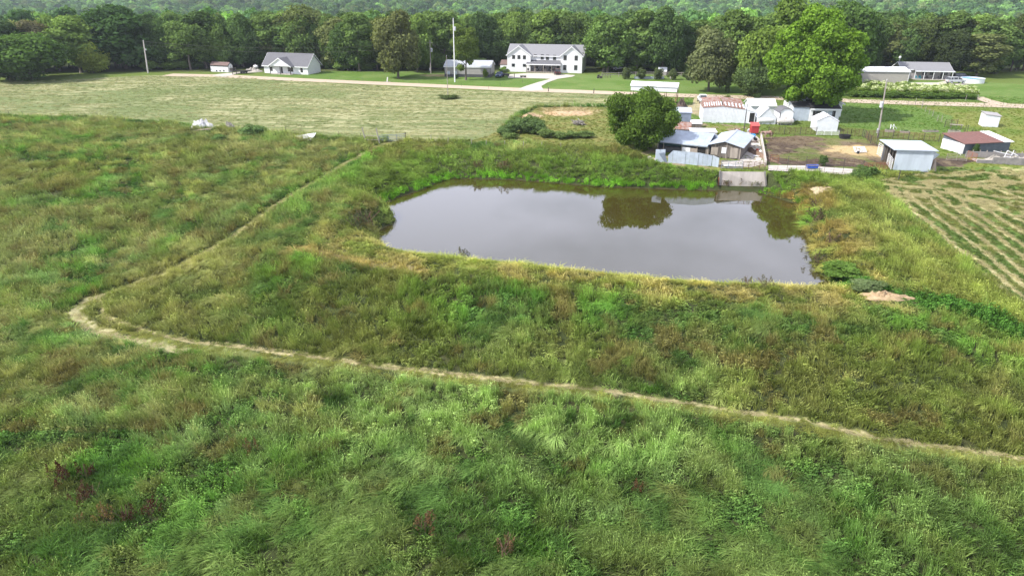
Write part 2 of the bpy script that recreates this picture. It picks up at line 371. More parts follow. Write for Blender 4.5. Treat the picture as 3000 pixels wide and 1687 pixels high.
# ---------------------------------------------------------------- pond water
def make_water():
    c = np.mean(np.array(pond), 0); m = bpy.data.materials.new('pond_water'); m.use_nodes = True; t = m.node_tree; b = t.nodes['Principled BSDF']
    b.inputs['Base Color'].default_value = (.046, .038, .009, 1); b.inputs['Roughness'].default_value = .02; b.inputs['IOR'].default_value = 1.9; b.inputs['Specular Tint'].default_value = (.86, .90, 1, 1)
    gp = t.nodes.new('ShaderNodeNewGeometry'); n = t.nodes.new('ShaderNodeTexNoise'); n.inputs['Scale'].default_value = 2.2; n.inputs['Detail'].default_value = 3
    n2 = t.nodes.new('ShaderNodeTexNoise'); n2.inputs['Scale'].default_value = .09; n2.inputs['Detail'].default_value = 3
    t.links.new(gp.outputs['Position'], n.inputs['Vector']); t.links.new(gp.outputs['Position'], n2.inputs['Vector'])
    mr = t.nodes.new('ShaderNodeMapRange'); mr.inputs[1].default_value = .45; mr.inputs[2].default_value = .65; mr.inputs[3].default_value = .012; mr.inputs[4].default_value = .07
    t.links.new(n2.outputs['Fac'], mr.inputs[0])
    bp = t.nodes.new('ShaderNodeBump'); bp.inputs['Distance'].default_value = .03
    t.links.new(mr.outputs[0], bp.inputs['Strength']); t.links.new(n.outputs['Fac'], bp.inputs['Height']); t.links.new(bp.outputs[0], b.inputs['Normal'])
    mb = MB(); P = [(p[0]+(p[0]-c[0])*.03, p[1]+(p[1]-c[1])*.03, WATER) for p in pond]
    # the pond polygon, kept just inside the banks
    me = bpy.data.meshes.new('pond_water')
    import mathutils.geometry as mg
    tri = mg.tessellate_polygon([[mathutils.Vector((p[0], p[1], 0)) for p in P]])
    me.from_pydata(P, [], [tuple(q) for q in tri]); me.materials.append(m); me.update()
    for p in me.polygons:
        if p.normal.z < 0: p.flip()
    o = bpy.data.objects.new('pond_water', me); link(o); tag(o, kind='structure')
make_water()
# ---------------------------------------------------------------- roads and drives (sheets just above the ground)
gravel = mat('road_gravel', (.47, .38, .28), (.40, .32, .235), rough=.95, scale=.9, bump=.3)
pale_gravel = mat('drive_gravel', (.50, .465, .40), (.42, .39, .33), rough=.95, scale=.8, bump=.3)
def strip(name, pts, w, m, z=.05):
    P = [np.array(p[:2]) for p in pts]; Q = []
    for i in range(len(P)-1):
        n = max(1, int(np.linalg.norm(P[i+1]-P[i])/6))
        for k in range(n): Q.append(P[i]+(P[i+1]-P[i])*k/n)
    Q.append(P[-1]); L = []; Rr = []
    for i, p in enumerate(Q):
        d = Q[min(i+1, len(Q)-1)]-Q[max(i-1, 0)]; d /= np.linalg.norm(d); n = np.array((-d[1], d[0]))
        ww = (w if not hasattr(w, '__len__') else w[0]+(w[1]-w[0])*i/(len(Q)-1))*(.94+.12*float(vnoise(i*.8, 3.3, 5)))
        L.append(p+n*ww/2); Rr.append(p-n*ww/2)
    V = [(q[0], q[1], max(0, float(hgt(q[0], q[1])))+z) for q in L+Rr]; n = len(Q)
    me = bpy.data.meshes.new(name); me.from_pydata(V, [], [(i, n+i, n+i+1, i+1) for i in range(n-1)]); me.materials.append(m); me.update()
    o = bpy.data.objects.new(name, me); link(o); tag(o, kind='structure'); return o
def patch(name, pts, m, z=.045):
    P = [(p[0], p[1], z) for p in pts]; mb = MB(); me = bpy.data.meshes.new(name)
    import mathutils.geometry as mg
    tri = mg.tessellate_polygon([[mathutils.Vector(p) for p in P]])
    me.from_pydata(P, [], [tuple(q) for q in tri]); me.materials.append(m); me.update()
    for p in me.polygons:
        if p.normal.z < 0: p.flip()
    o = bpy.data.objects.new(name, me); link(o); tag(o, kind='structure'); return o
strip('gravel_road', poly('W', (420,189),(560,192),(700,199),(900,208),(1100,217),(1300,226),(1450,231),(1600,237),(1750,242),(1900,246),(2050,250),(2150,255),(2300,260),(2450,264),(2576,268),(2900,280)), 6.5, gravel)
patch('house_driveway', [at_z('C', *p) for p in [(1275,722),(1370,716),(1480,710),(1700,712),(1930,730),(1900,745),(1760,765),(1660,800),(1600,835),(1620,872),(1500,880),(1380,862),(1450,835),(1560,800),(1690,765),(1600,762),(1280,755)]], pale_gravel, .075)
patch('shed_driveway', [at_z('B', *p) for p in [(200,735),(240,722),(400,705),(560,690),(690,688),(660,700),(520,708),(420,720),(380,735),(330,747)]], pale_gravel, .085)
patch('ranch_driveway', [at_z('E', *p) for p in [(1430,835),(1700,835),(1780,820),(1800,838),(1960,845),(2060,850),(1900,862),(1600,872),(1480,858)]], pale_gravel, .08)
strip('ranch_lane', [at_z('E', *p) for p in [(2100,978),(2180,1010),(2250,1030),(2340,1050),(2480,1068)]], (3.0, 5), gravel, .09)
strip('farm_lane', [at_z('D', *p) for p in [(1120,985),(1090,1030),(1070,1080),(1050,1130)]], (5, 3), mat('lane_soil', (.40, .33, .20), (.25, .24, .11), scale=.5), .09)
# ---------------------------------------------------------------- leaf material, crowns, trees
def leaf_mat(name, tint_src='OBJ', trans=.28, var=.42):
    m = bpy.data.materials.new(name); m.use_nodes = True; t = m.node_tree; t.nodes.clear()
    out = t.nodes.new('ShaderNodeOutputMaterial'); d = t.nodes.new('ShaderNodeBsdfDiffuse'); tr = t.nodes.new('ShaderNodeBsdfTranslucent'); mixs = t.nodes.new('ShaderNodeMixShader')
    mixs.inputs[0].default_value = trans
    if tint_src == 'OBJ':
        oi = t.nodes.new('ShaderNodeObjectInfo'); col = oi.outputs['Color']
    else:
        oi = t.nodes.new('ShaderNodeAttribute'); oi.attribute_type = 'INSTANCER'; oi.attribute_name = 'tint'; col = oi.outputs['Color']
    va = t.nodes.new('ShaderNodeAttribute'); va.attribute_name = 'shade'
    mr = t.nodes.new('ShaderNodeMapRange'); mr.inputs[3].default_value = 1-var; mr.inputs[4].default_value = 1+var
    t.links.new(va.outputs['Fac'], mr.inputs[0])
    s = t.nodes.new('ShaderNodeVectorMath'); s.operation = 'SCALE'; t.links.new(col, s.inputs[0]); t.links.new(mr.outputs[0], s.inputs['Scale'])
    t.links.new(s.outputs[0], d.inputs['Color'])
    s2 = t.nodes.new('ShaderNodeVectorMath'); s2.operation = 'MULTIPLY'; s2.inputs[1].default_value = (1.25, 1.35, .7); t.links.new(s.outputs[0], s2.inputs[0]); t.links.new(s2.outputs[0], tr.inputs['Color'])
    t.links.new(d.outputs[0], mixs.inputs[1]); t.links.new(tr.outputs[0], mixs.inputs[2]); t.links.new(mixs.outputs[0], out.inputs[0])
    return m
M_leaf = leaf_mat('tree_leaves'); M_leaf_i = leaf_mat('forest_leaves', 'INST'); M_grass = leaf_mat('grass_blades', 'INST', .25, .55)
M_bark = mat('bark', (.17, .145, .12), (.10, .085, .07), rough=.95, scale=2.5, stretch=(1, 1, .2))
def add_shade(me, vals):
    a = me.attributes.new('shade', 'FLOAT', 'FACE'); a.data.foreach_set('value', np.asarray(vals, np.float32))
def unit(v): return v/np.maximum(np.linalg.norm(v, axis=-1, keepdims=True), 1e-9)
def leaf_cloud(centers, radii, count, leaf, seed, squash=.85, m=M_leaf, name='crown', jit=.75, cull=True):
    "leaf-sized faces on the outside of many overlapping boughs"
    g = np.random.default_rng(seed); centers = np.asarray(centers, float); radii = np.asarray(radii, float)
    w = radii**2; k = g.choice(len(radii), count, p=w/w.sum())
    dr = unit(g.normal(size=(count, 3))); rr = radii[k]*(1.08-.5*g.random(count)**1.8+.11*g.normal(size=count))*(1+.16*np.sin(9*dr[:, 0]+k)*np.sin(8*dr[:, 1]+2*k)*np.cos(7*dr[:, 2]+k))
    P = centers[k]+dr*rr[:, None]*np.array((1, 1, squash))
    if cull:
        keep = np.ones(count, bool)
        for c, r in zip(centers, radii):
            keep &= np.linalg.norm((P-c)/np.array((1, 1, squash)), axis=1) > r*.62
        P = P[keep]; dr = dr[keep]; k = k[keep]
    n = len(P); N = unit(dr+jit*g.normal(size=(n, 3))*.8+np.array((0, 0, .25)))
    a = unit(np.cross(N, g.normal(size=(n, 3)))); b = np.cross(N, a)
    s = leaf*(.55+.9*g.random(n))[:, None]; s2 = s*(.5+.4*g.random(n))[:, None]
    bend = N*s*.25
    V = np.stack([P-a*s*.6, P-b*s2*.6+bend, P+a*s*.6, P+b*s2*.6+bend], 1).reshape(-1, 3)
    F = np.arange(4*n).reshape(-1, 4)
    me = npmesh(name, V, F, m)
    lob = g.random(len(radii)); add_shade(me, np.clip(.5*g.random(n)+.5*lob[k], 0, 1))
    return me
def lobes(w, h, n, seed, z0=0, rl=(.2, .34), flat=1.0, top=.2, shell=(.55, .82)):
    g = np.random.default_rng(seed); C = []; R = []
    for i in range(n):
        d = unit(g.normal(size=3)); d[2] = d[2]*.9+top; d = unit(d)
        q = g.uniform(*shell); r = g.uniform(*rl)*w*.5*1.25
        C.append((d[0]*q*w/2, d[1]*q*w/2, z0+h/2+d[2]*q*h/2)); R.append(r)
    C.append((0, 0, z0+h/2)); R.append(min(w, h)*.36)
    C = np.array(C); R = np.array(R); ex = np.percentile(np.hypot(C[:, 0], C[:, 1])+R, 88); k = (w/2)/ex; C[:, :2] *= k; R = R*min(1, k*1.03)
    lo = (C[:, 2]-R*.85).min(); hi = (C[:, 2]+R*.85).max(); C[:, 2] = z0+R*.85+(C[:, 2]-R*.85-lo)/(hi-lo)*(h)*(1-0) - 0*R; C[:, 2] -= max(0, (C[:, 2]+R*.85).max()-(z0+h))*(C[:, 2]-z0)/h
    return [tuple(c) for c in C], list(R)
def trunk_mesh(H, r, ztop, spread, seed, nb=6, m=None):
    g = random.Random(seed); mb = MB(); x = y = 0; pts = [(0, 0, -.4, r*1.5), (0, 0, .5, r*1.05)]
    for i in range(1, 5):
        x += g.uniform(-1, 1)*r*.7; y += g.uniform(-1, 1)*r*.7; pts.append((x, y, .5+(ztop-.5)*i/4, r*(1-.17*i)))
    for a, b in zip(pts, pts[1:]): mb.tube(a[:3], b[:3], a[3], b[3], 8, caps=False)
    for i in range(nb):
        t = g.uniform(.35, 1); p = pts[2+min(3, int(t*4-.01))]; an = 2*pi*i/nb+g.uniform(-.4, .4); L = spread*g.uniform(.6, 1)
        z = p[2]; q = (p[0]+cos(an)*L*.5, p[1]+sin(an)*L*.5, z+L*g.uniform(.35, .6)); e = (p[0]+cos(an)*L, p[1]+sin(an)*L, z+L*g.uniform(.8, 1.2))
        mb.tube(p[:3], q, r*.42, r*.28, 6, caps=False); mb.tube(q, e, r*.28, r*.10, 5, caps=False)
        q2 = (q[0]+cos(an+.8)*L*.4, q[1]+sin(an+.8)*L*.4, q[2]+L*.45); mb.tube(q, q2, r*.2, r*.07, 5, caps=False)
    return mb.mesh('trunk', m or M_bark, True)
KINDS = {}
def kind(name, w, h, z0, nl, leaf, count, n=3, tr=.32, **kw):
    "n variants of (trunk mesh, crown mesh); full height h"
    L = []
    for v in range(n):
        sd_ = abs(hash_str(name))+v*77
        C, R = lobes(w, h-z0, nl, sd_, z0, **kw)
        L.append((trunk_mesh(h, tr, z0+(h-z0)*.45, w*.3, sd_), leaf_cloud(C, R, count, leaf, sd_+5)))
    KINDS[name] = (L, w, h)
def hash_str(s): return sum(ord(c)*(i+3) for i, c in enumerate(s))
kind('oak', 13, 17, 1.6, 38, .58, 17000, 4)
kind('tall', 9.5, 19, 2.2, 30, .58, 15000, 4, shell=(.5, .85), rl=(.24, .38))
kind('bushy', 14, 12, .3, 38, .55, 20000, 3, tr=.2)
kind('open', 13, 16, 3.0, 26, .5, 9500, 2, rl=(.16, .27), shell=(.6, .95))
kind('small', 5, 5.5, .2, 30, .30, 5200, 2, tr=.08, rl=(.12, .3), shell=(.3, .95))
def tree(kindname, p, H, W, color, label, group=None, name='tree', v=None, g=random):
    L, w, h = KINDS[kindname]; t_, c_ = L[g.randrange(len(L)) if v is None else v]
    e = thing(name, label, 'tree', (p[0], p[1], p[2] if len(p) > 2 else float(hgt(p[0], p[1]))), g.uniform(0, 6.28), group)
    e.scale = (W/w, W/w, H/h)
    inst('trunk', t_, e)
    c = inst('crown', c_, e); c.color = (*color, 1)
    return e
def treepx(kindname, bx, by, ty, wpx, color, label, group=None, name='tree', v=None):
    "base pixel, top row, crown width in pixels of the 2576 picture"
    p = at('W', bx, by); H = ztop(p, 'W', ty)-p[2]; sc = hypot(p[1]*CP, 0)+(CAMH-H/2)*SP
    W = wpx*1.1646/FPX*(p[1]*CP+(CAMH-H*.6)*SP)
    return tree(kindname, p, H, W, color, label, group, name, v)
DG = (.090, .150, .046); MG = (.135, .208, .058); LG = (.19, .285, .068); YG = (.26, .32, .055); OG = (.165, .195, .07); BG = (.18, .17, .09)
# named trees at the edge of the wood, left to right
T = treepx
T('bushy', 78, 202, 88, 205, (.085, .15, .034), 'wide bushy light-topped tree at the far left edge of the hayfield', name='hedgerow_tree', v=0)
T('bushy', 25, 203, 105, 110, (.05, .07, .026), 'small brownish-green tree at the far left end of the hedgerow', name='hedgerow_tree', v=1)
T('open', 110, 182, 50, 110, BG, 'sparse brownish tree rising behind the wide bushy hedgerow tree', name='hedgerow_tree')
T('tall', 205, 184, 38, 120, LG, 'feathery light green tree between the bushy hedgerow tree and the big dark oak', name='hedgerow_tree')
T('bushy', 235, 184, 96, 85, YG, 'yellow-green tree in front of the left side of the big dark oak', name='hedgerow_tree', v=2)
T('oak', 318, 174, 10, 205, (.062, .118, .036), 'biggest dark green oak of the left woods, behind the leaning utility pole', name='oak_tree', v=0)
T('oak', 420, 173, 45, 90, DG, 'dark tree just right of the leaning utility pole', name='oak_tree')
T('open', 480, 176, 52, 125, MG, 'open-branched mid green tree right of the leaning utility pole', name='hedgerow_tree')
T('tall', 548, 171, 60, 70, YG, 'yellow-green tree behind the brown-roofed white shed', name='maple_tree')
T('bushy', 652, 168, 116, 90, DG, 'dark low tree above the brown-roofed white shed', name='hedgerow_tree')
T('oak', 600, 168, 66, 130, DG, 'rounded dark oak behind the flatbed trailer', name='oak_tree')
T('tall', 690, 169, 34, 100, MG, 'tall oak behind the left roof edge of the gabled white house', name='oak_tree')
T('oak', 775, 167, 8, 150, (.115, .145, .05), 'tallest olive oak standing behind the gabled white house', name='oak_tree', v=1)
T('oak', 855, 170, 42, 130, OG, 'olive oak spreading over the right gable of the white house', name='oak_tree', v=2)
T('tall', 905, 180, 28, 85, MG, 'slim tall tree with bare trunk right of the gabled white house', name='oak_tree')
p_ = at('C', 220, 752)
T('oak', p_[0] and 1002, 197, 20, 118, (.145, .165, .06), 'brown-tinged oak standing alone on the lawn by the road', name='oak_tree', v=3)
T('oak', 1050, 182, 30, 90, LG, 'light green tree behind the right side of the brown-tinged lawn oak', name='oak_tree')
T('tall', 1120, 177, 26, 95, MG, 'tall tree behind the light pole and the grey shed', name='oak_tree')
T('oak', 1528, 184, 34, 118, (.13, .21, .055), 'large fresh green tree right of the two-storey house', name='oak_tree', v=2)
T('oak', 1440, 165, 30, 100, (.07, .105, .03), 'light oak over the right end of the two-storey house roof', name='oak_tree')
T('tall', 1600, 184, 22, 100, MG, 'tall tree over the log pile garden right of the fresh green tree', name='oak_tree')
T('oak', 1665, 186, 14, 110, DG, 'dark oak behind the little white garden shed', name='oak_tree')
T('oak', 1782, 230, 72, 122, (.15, .175, .075), 'grey-green oak with a thick leaning trunk on the lawn beside the road', name='oak_tree', v=0)
T('oak', 1850, 205, 18, 150, (.13, .20, .05), 'pale green tree behind the thick-trunked lawn oak', name='maple_tree')
T('bushy', 1905, 238, 70, 130, (.16, .235, .045), 'bright yellow-green tree just left of the giant maple', name='maple_tree', v=1)
T('bushy', 1893, 243, 165, 95, (.10, .15, .05), 'low drooping tree at the roadside left of the giant maple', name='maple_tree', v=0)
T('oak', 1985, 225, -12, 190, (.15, .23, .045), 'bright green tree top rising behind the left of the giant maple', name='maple_tree', v=3)
T('oak', 2108, 207, -6, 150, (.08, .14, .036), 'dark green tree behind the right side of the giant maple', name='maple_tree', v=1)
T('oak', 2165, 200, 40, 90, (.06, .10, .03), 'mid green tree behind the white travel trailer', name='oak_tree')
T('oak', 2388, 192, 70, 90, (.048, .066, .026), 'oak with a visible trunk beside the round swimming pool', name='oak_tree', v=1)
T('tall', 2455, 194, 84, 110, OG, 'rightmost oak of the row, overlooking the pool', name='oak_tree')
T('oak', 2340, 177, 66, 100, (.045, .07, .025), 'oak behind the right end of the ranch house roof', name='oak_tree')
# the giant maple and the round tree by the barn get crowns of their own
def special(name, label, bx, by, ty, wpx, color, nl, leaf, count, z0f, seed, taper=0, **kw):
    p = at('W', bx, by); H = ztop(p, 'W', ty)-p[2]; W = wpx*1.1646/FPX*(p[1]*CP+(CAMH-H*.5)*SP)
    e = thing(name, label, 'tree', p, 0)
    C, R = lobes(W, H*(1-z0f), nl, seed, H*z0f, **kw)
    if taper:
        tt = [min(1, max(0, (c[2]/H-z0f)/(1-z0f))*1.7) for c in C]; C = [(c[0]*(1-taper*(1-t)), c[1]*(1-taper*(1-t)), c[2]) for c, t in zip(C, tt)]; R = [r*(1-.6*taper*(1-t)) for r, t in zip(R, tt)]
    o = inst('trunk', trunk_mesh(H, W*.035, H*.5, W*.3, seed, 9), e)
    c = inst('crown', leaf_cloud(C, R, count, leaf, seed+1), e); c.color = (*color, 1)
    print(name, 'H', round(H, 1), 'W', round(W, 1), 'D', round(p[1], 1))
special('maple_tree', 'giant bright green maple towering over the white sheds and house', 2033, 297, 8, 214, (.15, .26, .032), 160, .46, 110000, .13, 11, rl=(.09, .21), shell=(.5, .95))
special('round_tree', 'dense round dark green tree hiding the left end of the metal-roofed barn', 1612, 376, 226, 178, (.095, .158, .027), 75, .30, 70000, .0, 23, rl=(.10, .27), shell=(.45, 1.05), top=.12)
special('lawn_tree', 'narrow dark-stemmed tree in front of the grey metal shed', 1172, 202, 58, 74, (.115, .165, .035), 60, .42, 22000, .16, 37, taper=.5, rl=(.16, .3), shell=(.35, .95))
# rows of the wood behind, single trees as far as they can be told apart
def edge_y(x): return np.interp(x, [-300, 0, 200, 560, 620, 650, 820, 860, 1100, 1240, 1490, 1520, 1700, 2100, 2170, 2400, 2500, 2900], [200, 194, 180, 173, 173, 171, 171, 178, 174, 166, 166, 176, 183, 188, 178, 178, 186, 183])
marks = [(80, 'the wide bushy hedgerow tree'), (318, 'the biggest dark oak of the left woods'), (480, 'the open-branched tree'), (600, 'the brown-roofed white shed'), (730, 'the gabled white house'), (1002, 'the brown-tinged lawn oak'),
         (1142, 'the tall light pole'), (1370, 'the two-storey white house'), (1528, 'the large fresh green tree'), (1665, 'the little garden shed'), (1780, 'the thick-trunked lawn oak'), (2035, 'the giant maple'), (2220, 'the grey barn'), (2330, 'the ranch house'), (2455, 'the rightmost row oak')]
ordn = ['nearest', 'second', 'third', 'fourth', 'fifth', 'sixth', 'seventh', 'eighth', 'ninth', 'tenth', 'eleventh', 'twelfth']
g = random.Random(5)
def row_color():
    c = g.choice([DG, DG, MG, MG, OG, MG, LG, (.06, .10, .036), (.09, .145, .045), (.085, .115, .036)]); k = g.uniform(.8, 1.15)
    return tuple(v*k for v in c)
used_lab = {}
def rank_label(xw, rowname, depth):
    mk = min(marks, key=lambda q: abs(q[0]-xw)); side = 'right' if xw > mk[0] else 'left'
    key = (mk[1], side, depth); used_lab[key] = used_lab.get(key, 0)+1
    return used_lab[key], side, mk[1]
pend = []
for row, (dy, step, top) in enumerate([(0, 40, 60), (-4, 40, 48), (-7.5, 40, 40), (-11, 42, 36)]):
    x = -160+row*13
    while x < 2740:
        x += step*g.uniform(.75, 1.25)
        if row == 0 and (x < 380 or 1880 < x < 2100): continue
        by = float(edge_y(x))-1.5+dy+g.uniform(-1, 1)
        if x > 2505 and row < 1: continue
        p = at_z('W', x, by, 0)
        p = (p[0], p[1]+g.uniform(-2, 2)); z = float(hgt(*p)); H = g.uniform(14.5, 19.5); W = g.uniform(9.5, 13.5)
        pend.append((row, x, p, z, H, W))
words = ['front wood row', 'second wood row', 'third wood row', 'fourth wood row']
groups = {}
for q in pend:
    mk = min(marks, key=lambda m_: abs(m_[0]-q[1])); groups.setdefault((q[0], mk[1], q[1] > mk[0]), []).append((abs(q[1]-mk[0]), q))
ntree = 0
for (row, mk, right), L in groups.items():
    for k, (dd, q) in enumerate(sorted(L, key=lambda a: a[0])):
        row, x, p, z, H, W = q; col = row_color()
        shade_w = 'dark' if col[1] < .14 else ('light green' if col[1] > .22 else 'mid green')
        lab = '%s tree, %s, %s %s of %s' % (shade_w, words[row], ordn[min(k, 11)], 'right' if right else 'left', mk.replace('the ', '', 1))
        tree(g.choice(['oak', 'oak', 'tall']), (p[0], p[1], z), H, W, col, lab, 'trees of the woods behind the houses', 'woodland_tree', g=g); ntree += 1
print('woodland trees', ntree)
# ---------------------------------------------------------------- geometry-node scatter for uncountable growth
def scatter(name, pts, rot, scl, tint, idx, protos, kindtag='stuff', label=None):
    me = bpy.data.meshes.new(name); n = len(pts); me.vertices.add(n); me.vertices.foreach_set('co', np.asarray(pts, np.float32).ravel())
    def attr(nm, ty, v, key):
        a = me.attributes.new(nm, ty, 'POINT'); a.data.foreach_set(key, np.asarray(v, np.float32 if ty != 'INT' else np.int32).ravel())
    attr('rot', 'FLOAT_VECTOR', rot, 'vector'); attr('scl', 'FLOAT_VECTOR', scl, 'vector'); attr('idx', 'INT', idx, 'value')
    attr('tint', 'FLOAT_COLOR', np.concatenate([tint, np.ones((n, 1))], 1), 'color')
    pc = bpy.data.collections.new(name+'_shapes')
    for k, m in enumerate(protos):
        o = bpy.data.objects.new('%s_shape_%02d' % (name, k), m); pc.objects.link(o)
    ng = bpy.data.node_groups.new(name, 'GeometryNodeTree')
    ng.interface.new_socket('Geometry', in_out='INPUT', socket_type='NodeSocketGeometry'); ng.interface.new_socket('Geometry', in_out='OUTPUT', socket_type='NodeSocketGeometry')
    N = ng.nodes.new; gi = N('NodeGroupInput'); go = N('NodeGroupOutput'); ip = N('GeometryNodeInstanceOnPoints'); ci = N('GeometryNodeCollectionInfo')
    ci.inputs[0].default_value = pc; ci.inputs['Separate Children'].default_value = True; ci.inputs['Reset Children'].default_value = True
    def na(nm, ty):
        q = N('GeometryNodeInputNamedAttribute'); q.data_type = ty; q.inputs[0].default_value = nm; return q.outputs[0]
    mp_ = N('GeometryNodeMeshToPoints')
    ng.links.new(gi.outputs[0], mp_.inputs[0]); ng.links.new(mp_.outputs[0], ip.inputs['Points']); ng.links.new(ci.outputs[0], ip.inputs['Instance']); ip.inputs['Pick Instance'].default_value = True
    ng.links.new(na('idx', 'INT'), ip.inputs['Instance Index'])
    er = N('FunctionNodeEulerToRotation'); ng.links.new(na('rot', 'FLOAT_VECTOR'), er.inputs[0]); ng.links.new(er.outputs[0], ip.inputs['Rotation'])
    ng.links.new(na('scl', 'FLOAT_VECTOR'), ip.inputs['Scale']); ng.links.new(ip.outputs[0], go.inputs[0])
    o = bpy.data.objects.new(name, me); link(o); md = o.modifiers.new('scatter', 'NODES'); md.node_group = ng
    tag(o, label, None, None, kindtag); print(name, n); return o
# ---------------------------------------------------------------- the far woods
def far_crown(seed, w=10, h=9, n=16, cnt=1500, leaf=1.15):
    C, R = lobes(w, h, n, seed, 6, rl=(.24, .42)); return leaf_cloud(C, R, cnt, leaf, seed, m=M_leaf_i, name='forest_crown')
protos = [far_crown(900+i) for i in range(6)]
def far_points():
    P = []; gg = np.random.default_rng(99)
    for y0, y1, s in [(296, 700, 7.8), (700, 1300, 9.5), (1300, 2600, 14), (2600, 4200, 24)]:
        yy = np.arange(y0, y1, s*.9); X = []; 
        for y in yy:
            hw = y*.80+60; xs = np.arange(-hw, hw, s); X.append(np.stack([xs+gg.uniform(-s/2, s/2, len(xs)), y+gg.uniform(-s/2, s/2, len(xs)), np.full(len(xs), s/8.3)], -1))
        P.append(np.concatenate(X))
    P = np.concatenate(P); x, y = P[:, 0], P[:, 1]
    keep = np.ones(len(P), bool)
    for (x0, y0, rx, ry) in [(800, 1010, 200, 165), (-60, 1900, 240, 70), (-330, 1500, 130, 26)]: keep &= np.hypot((x-x0)/rx, (y-y0)/ry) > 1
    keep &= ~inpoly(farfield, x, y)
    return P[keep]
P = far_points(); gg = np.random.default_rng(98); n = len(P)
z = hgt(P[:, 0], P[:, 1]); s = P[:, 2]*gg.uniform(.85, 1.3, n)
pal = np.array([DG, MG, OG, LG, DG, (.08, .13, .05), (.12, .18, .06), (.06, .10, .04)]); nz = fbm(P[:, 0]/60, P[:, 1]/60, 77, 3)
tint = pal[gg.integers(0, len(pal), n)]*np.array((.95, 1.12, 1.2))*(.35+1.5*nz)[:, None]*gg.uniform(.85, 1.2, (n, 1))
scatter('far_woods', np.stack([P[:, 0], P[:, 1], z-1.5*s], -1), np.stack([np.zeros(n), np.zeros(n), gg.uniform(0, 6.28, n)], -1), np.stack([s, s, np.clip(s, .8, 1.5)*gg.uniform(.8, 1.25, n)], -1), tint, gg.integers(0, 6, n), protos)
# ---------------------------------------------------------------- grass, hay, weeds
def tuft(seed, blades, hh, spread, lean, width, curl=.6, head=0.0, segs=3):
    g = np.random.default_rng(seed); V = []; F = []; S = []
    for i in range(blades):
        r = spread*math.sqrt(g.random()); a = g.random()*6.283; bx, by = r*cos(a), r*sin(a)
        an = a if g.random() < .35 else g.normal(0, .55); le = lean*g.uniform(.5, 1.3)+.15*g.random(); h = hh*g.uniform(.55, 1.15)
        dx, dy = cos(an), sin(an); w = width*g.uniform(.7, 1.4); sx, sy = -dy, dx
        tw = g.uniform(-.8, .8); sx, sy = sx*cos(tw)-sy*sin(tw), sx*sin(tw)+sy*cos(tw)
        n0 = len(V); x = y = z = 0; ang = le*.35
        for k in range(segs+1):
            t = k/segs; ww = w*(1-t**2*.9)/2
            V += [(bx+x-sx*ww, by+y-sy*ww, z), (bx+x+sx*ww, by+y+sy*ww, z)]
            x += dx*sin(ang)*h/segs; y += dy*sin(ang)*h/segs; z += cos(ang)*h/segs*1.0; ang = min(ang+le*curl, 1.75)
        for k in range(segs):
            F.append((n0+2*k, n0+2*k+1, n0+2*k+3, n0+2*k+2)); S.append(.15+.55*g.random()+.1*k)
        if g.random() < head:
            q = np.array(V[-1]); e = q+np.array((dx*.4, dy*.4, .25))*hh*.22; w2 = width*.8
            n1 = len(V); m_ = (q+e)/2; V += [tuple(q), tuple(m_+np.array((sx, sy, .3))*w2), tuple(e), tuple(m_-np.array((sx, sy, .3))*w2)]
            F.append((n1, n1+1, n1+2, n1+3)); S.append(1.6)
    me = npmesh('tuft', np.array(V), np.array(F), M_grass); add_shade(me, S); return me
def weed(seed, leaves, rad, hh, leaf):
    g = np.random.default_rng(seed); n = leaves; d = unit(g.normal(size=(n, 3))); d[:, 2] = np.abs(d[:, 2])
    P = d*np.array((rad, rad, hh))*(.6+.45*g.random((n, 1))); N = unit(d+.5*g.normal(size=(n, 3))); a = unit(np.cross(N, g.normal(size=(n, 3)))); b = np.cross(N, a)
    s = leaf*(.6+.8*g.random((n, 1))); V = np.stack([P-a*s, P-b*s*.5+N*s*.2, P+a*s, P+b*s*.5+N*s*.2], 1).reshape(-1, 3)
    me = npmesh('weed', V, np.arange(4*n).reshape(-1, 4), M_grass); add_shade(me, g.random(n)); return me
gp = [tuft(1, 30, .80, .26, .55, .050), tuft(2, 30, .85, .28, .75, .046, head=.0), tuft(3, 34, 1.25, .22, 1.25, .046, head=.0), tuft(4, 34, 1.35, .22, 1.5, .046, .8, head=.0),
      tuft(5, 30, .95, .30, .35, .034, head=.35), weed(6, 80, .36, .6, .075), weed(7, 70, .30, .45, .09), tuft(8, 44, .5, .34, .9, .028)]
GT = np.array([0, 1, 2, 3, 4, 5, 6, 7])
def gen(dens, poly_or_fn, x0, x1, y0, y1, seed):
    gg = np.random.default_rng(seed); n = int(dens*(x1-x0)*(y1-y0)); return gg.uniform(x0, x1, n), gg.uniform(y0, y1, n)
def infrust(x, y, pad=6):
    fw = y*CP+CAMH*SP+2; return (np.abs(x)*FPX/fw < 1500+pad*FPX/fw) & (y > 24)
def lerp3(A, w, c): return A*(1-w[:, None])+np.array(c)*w[:, None]
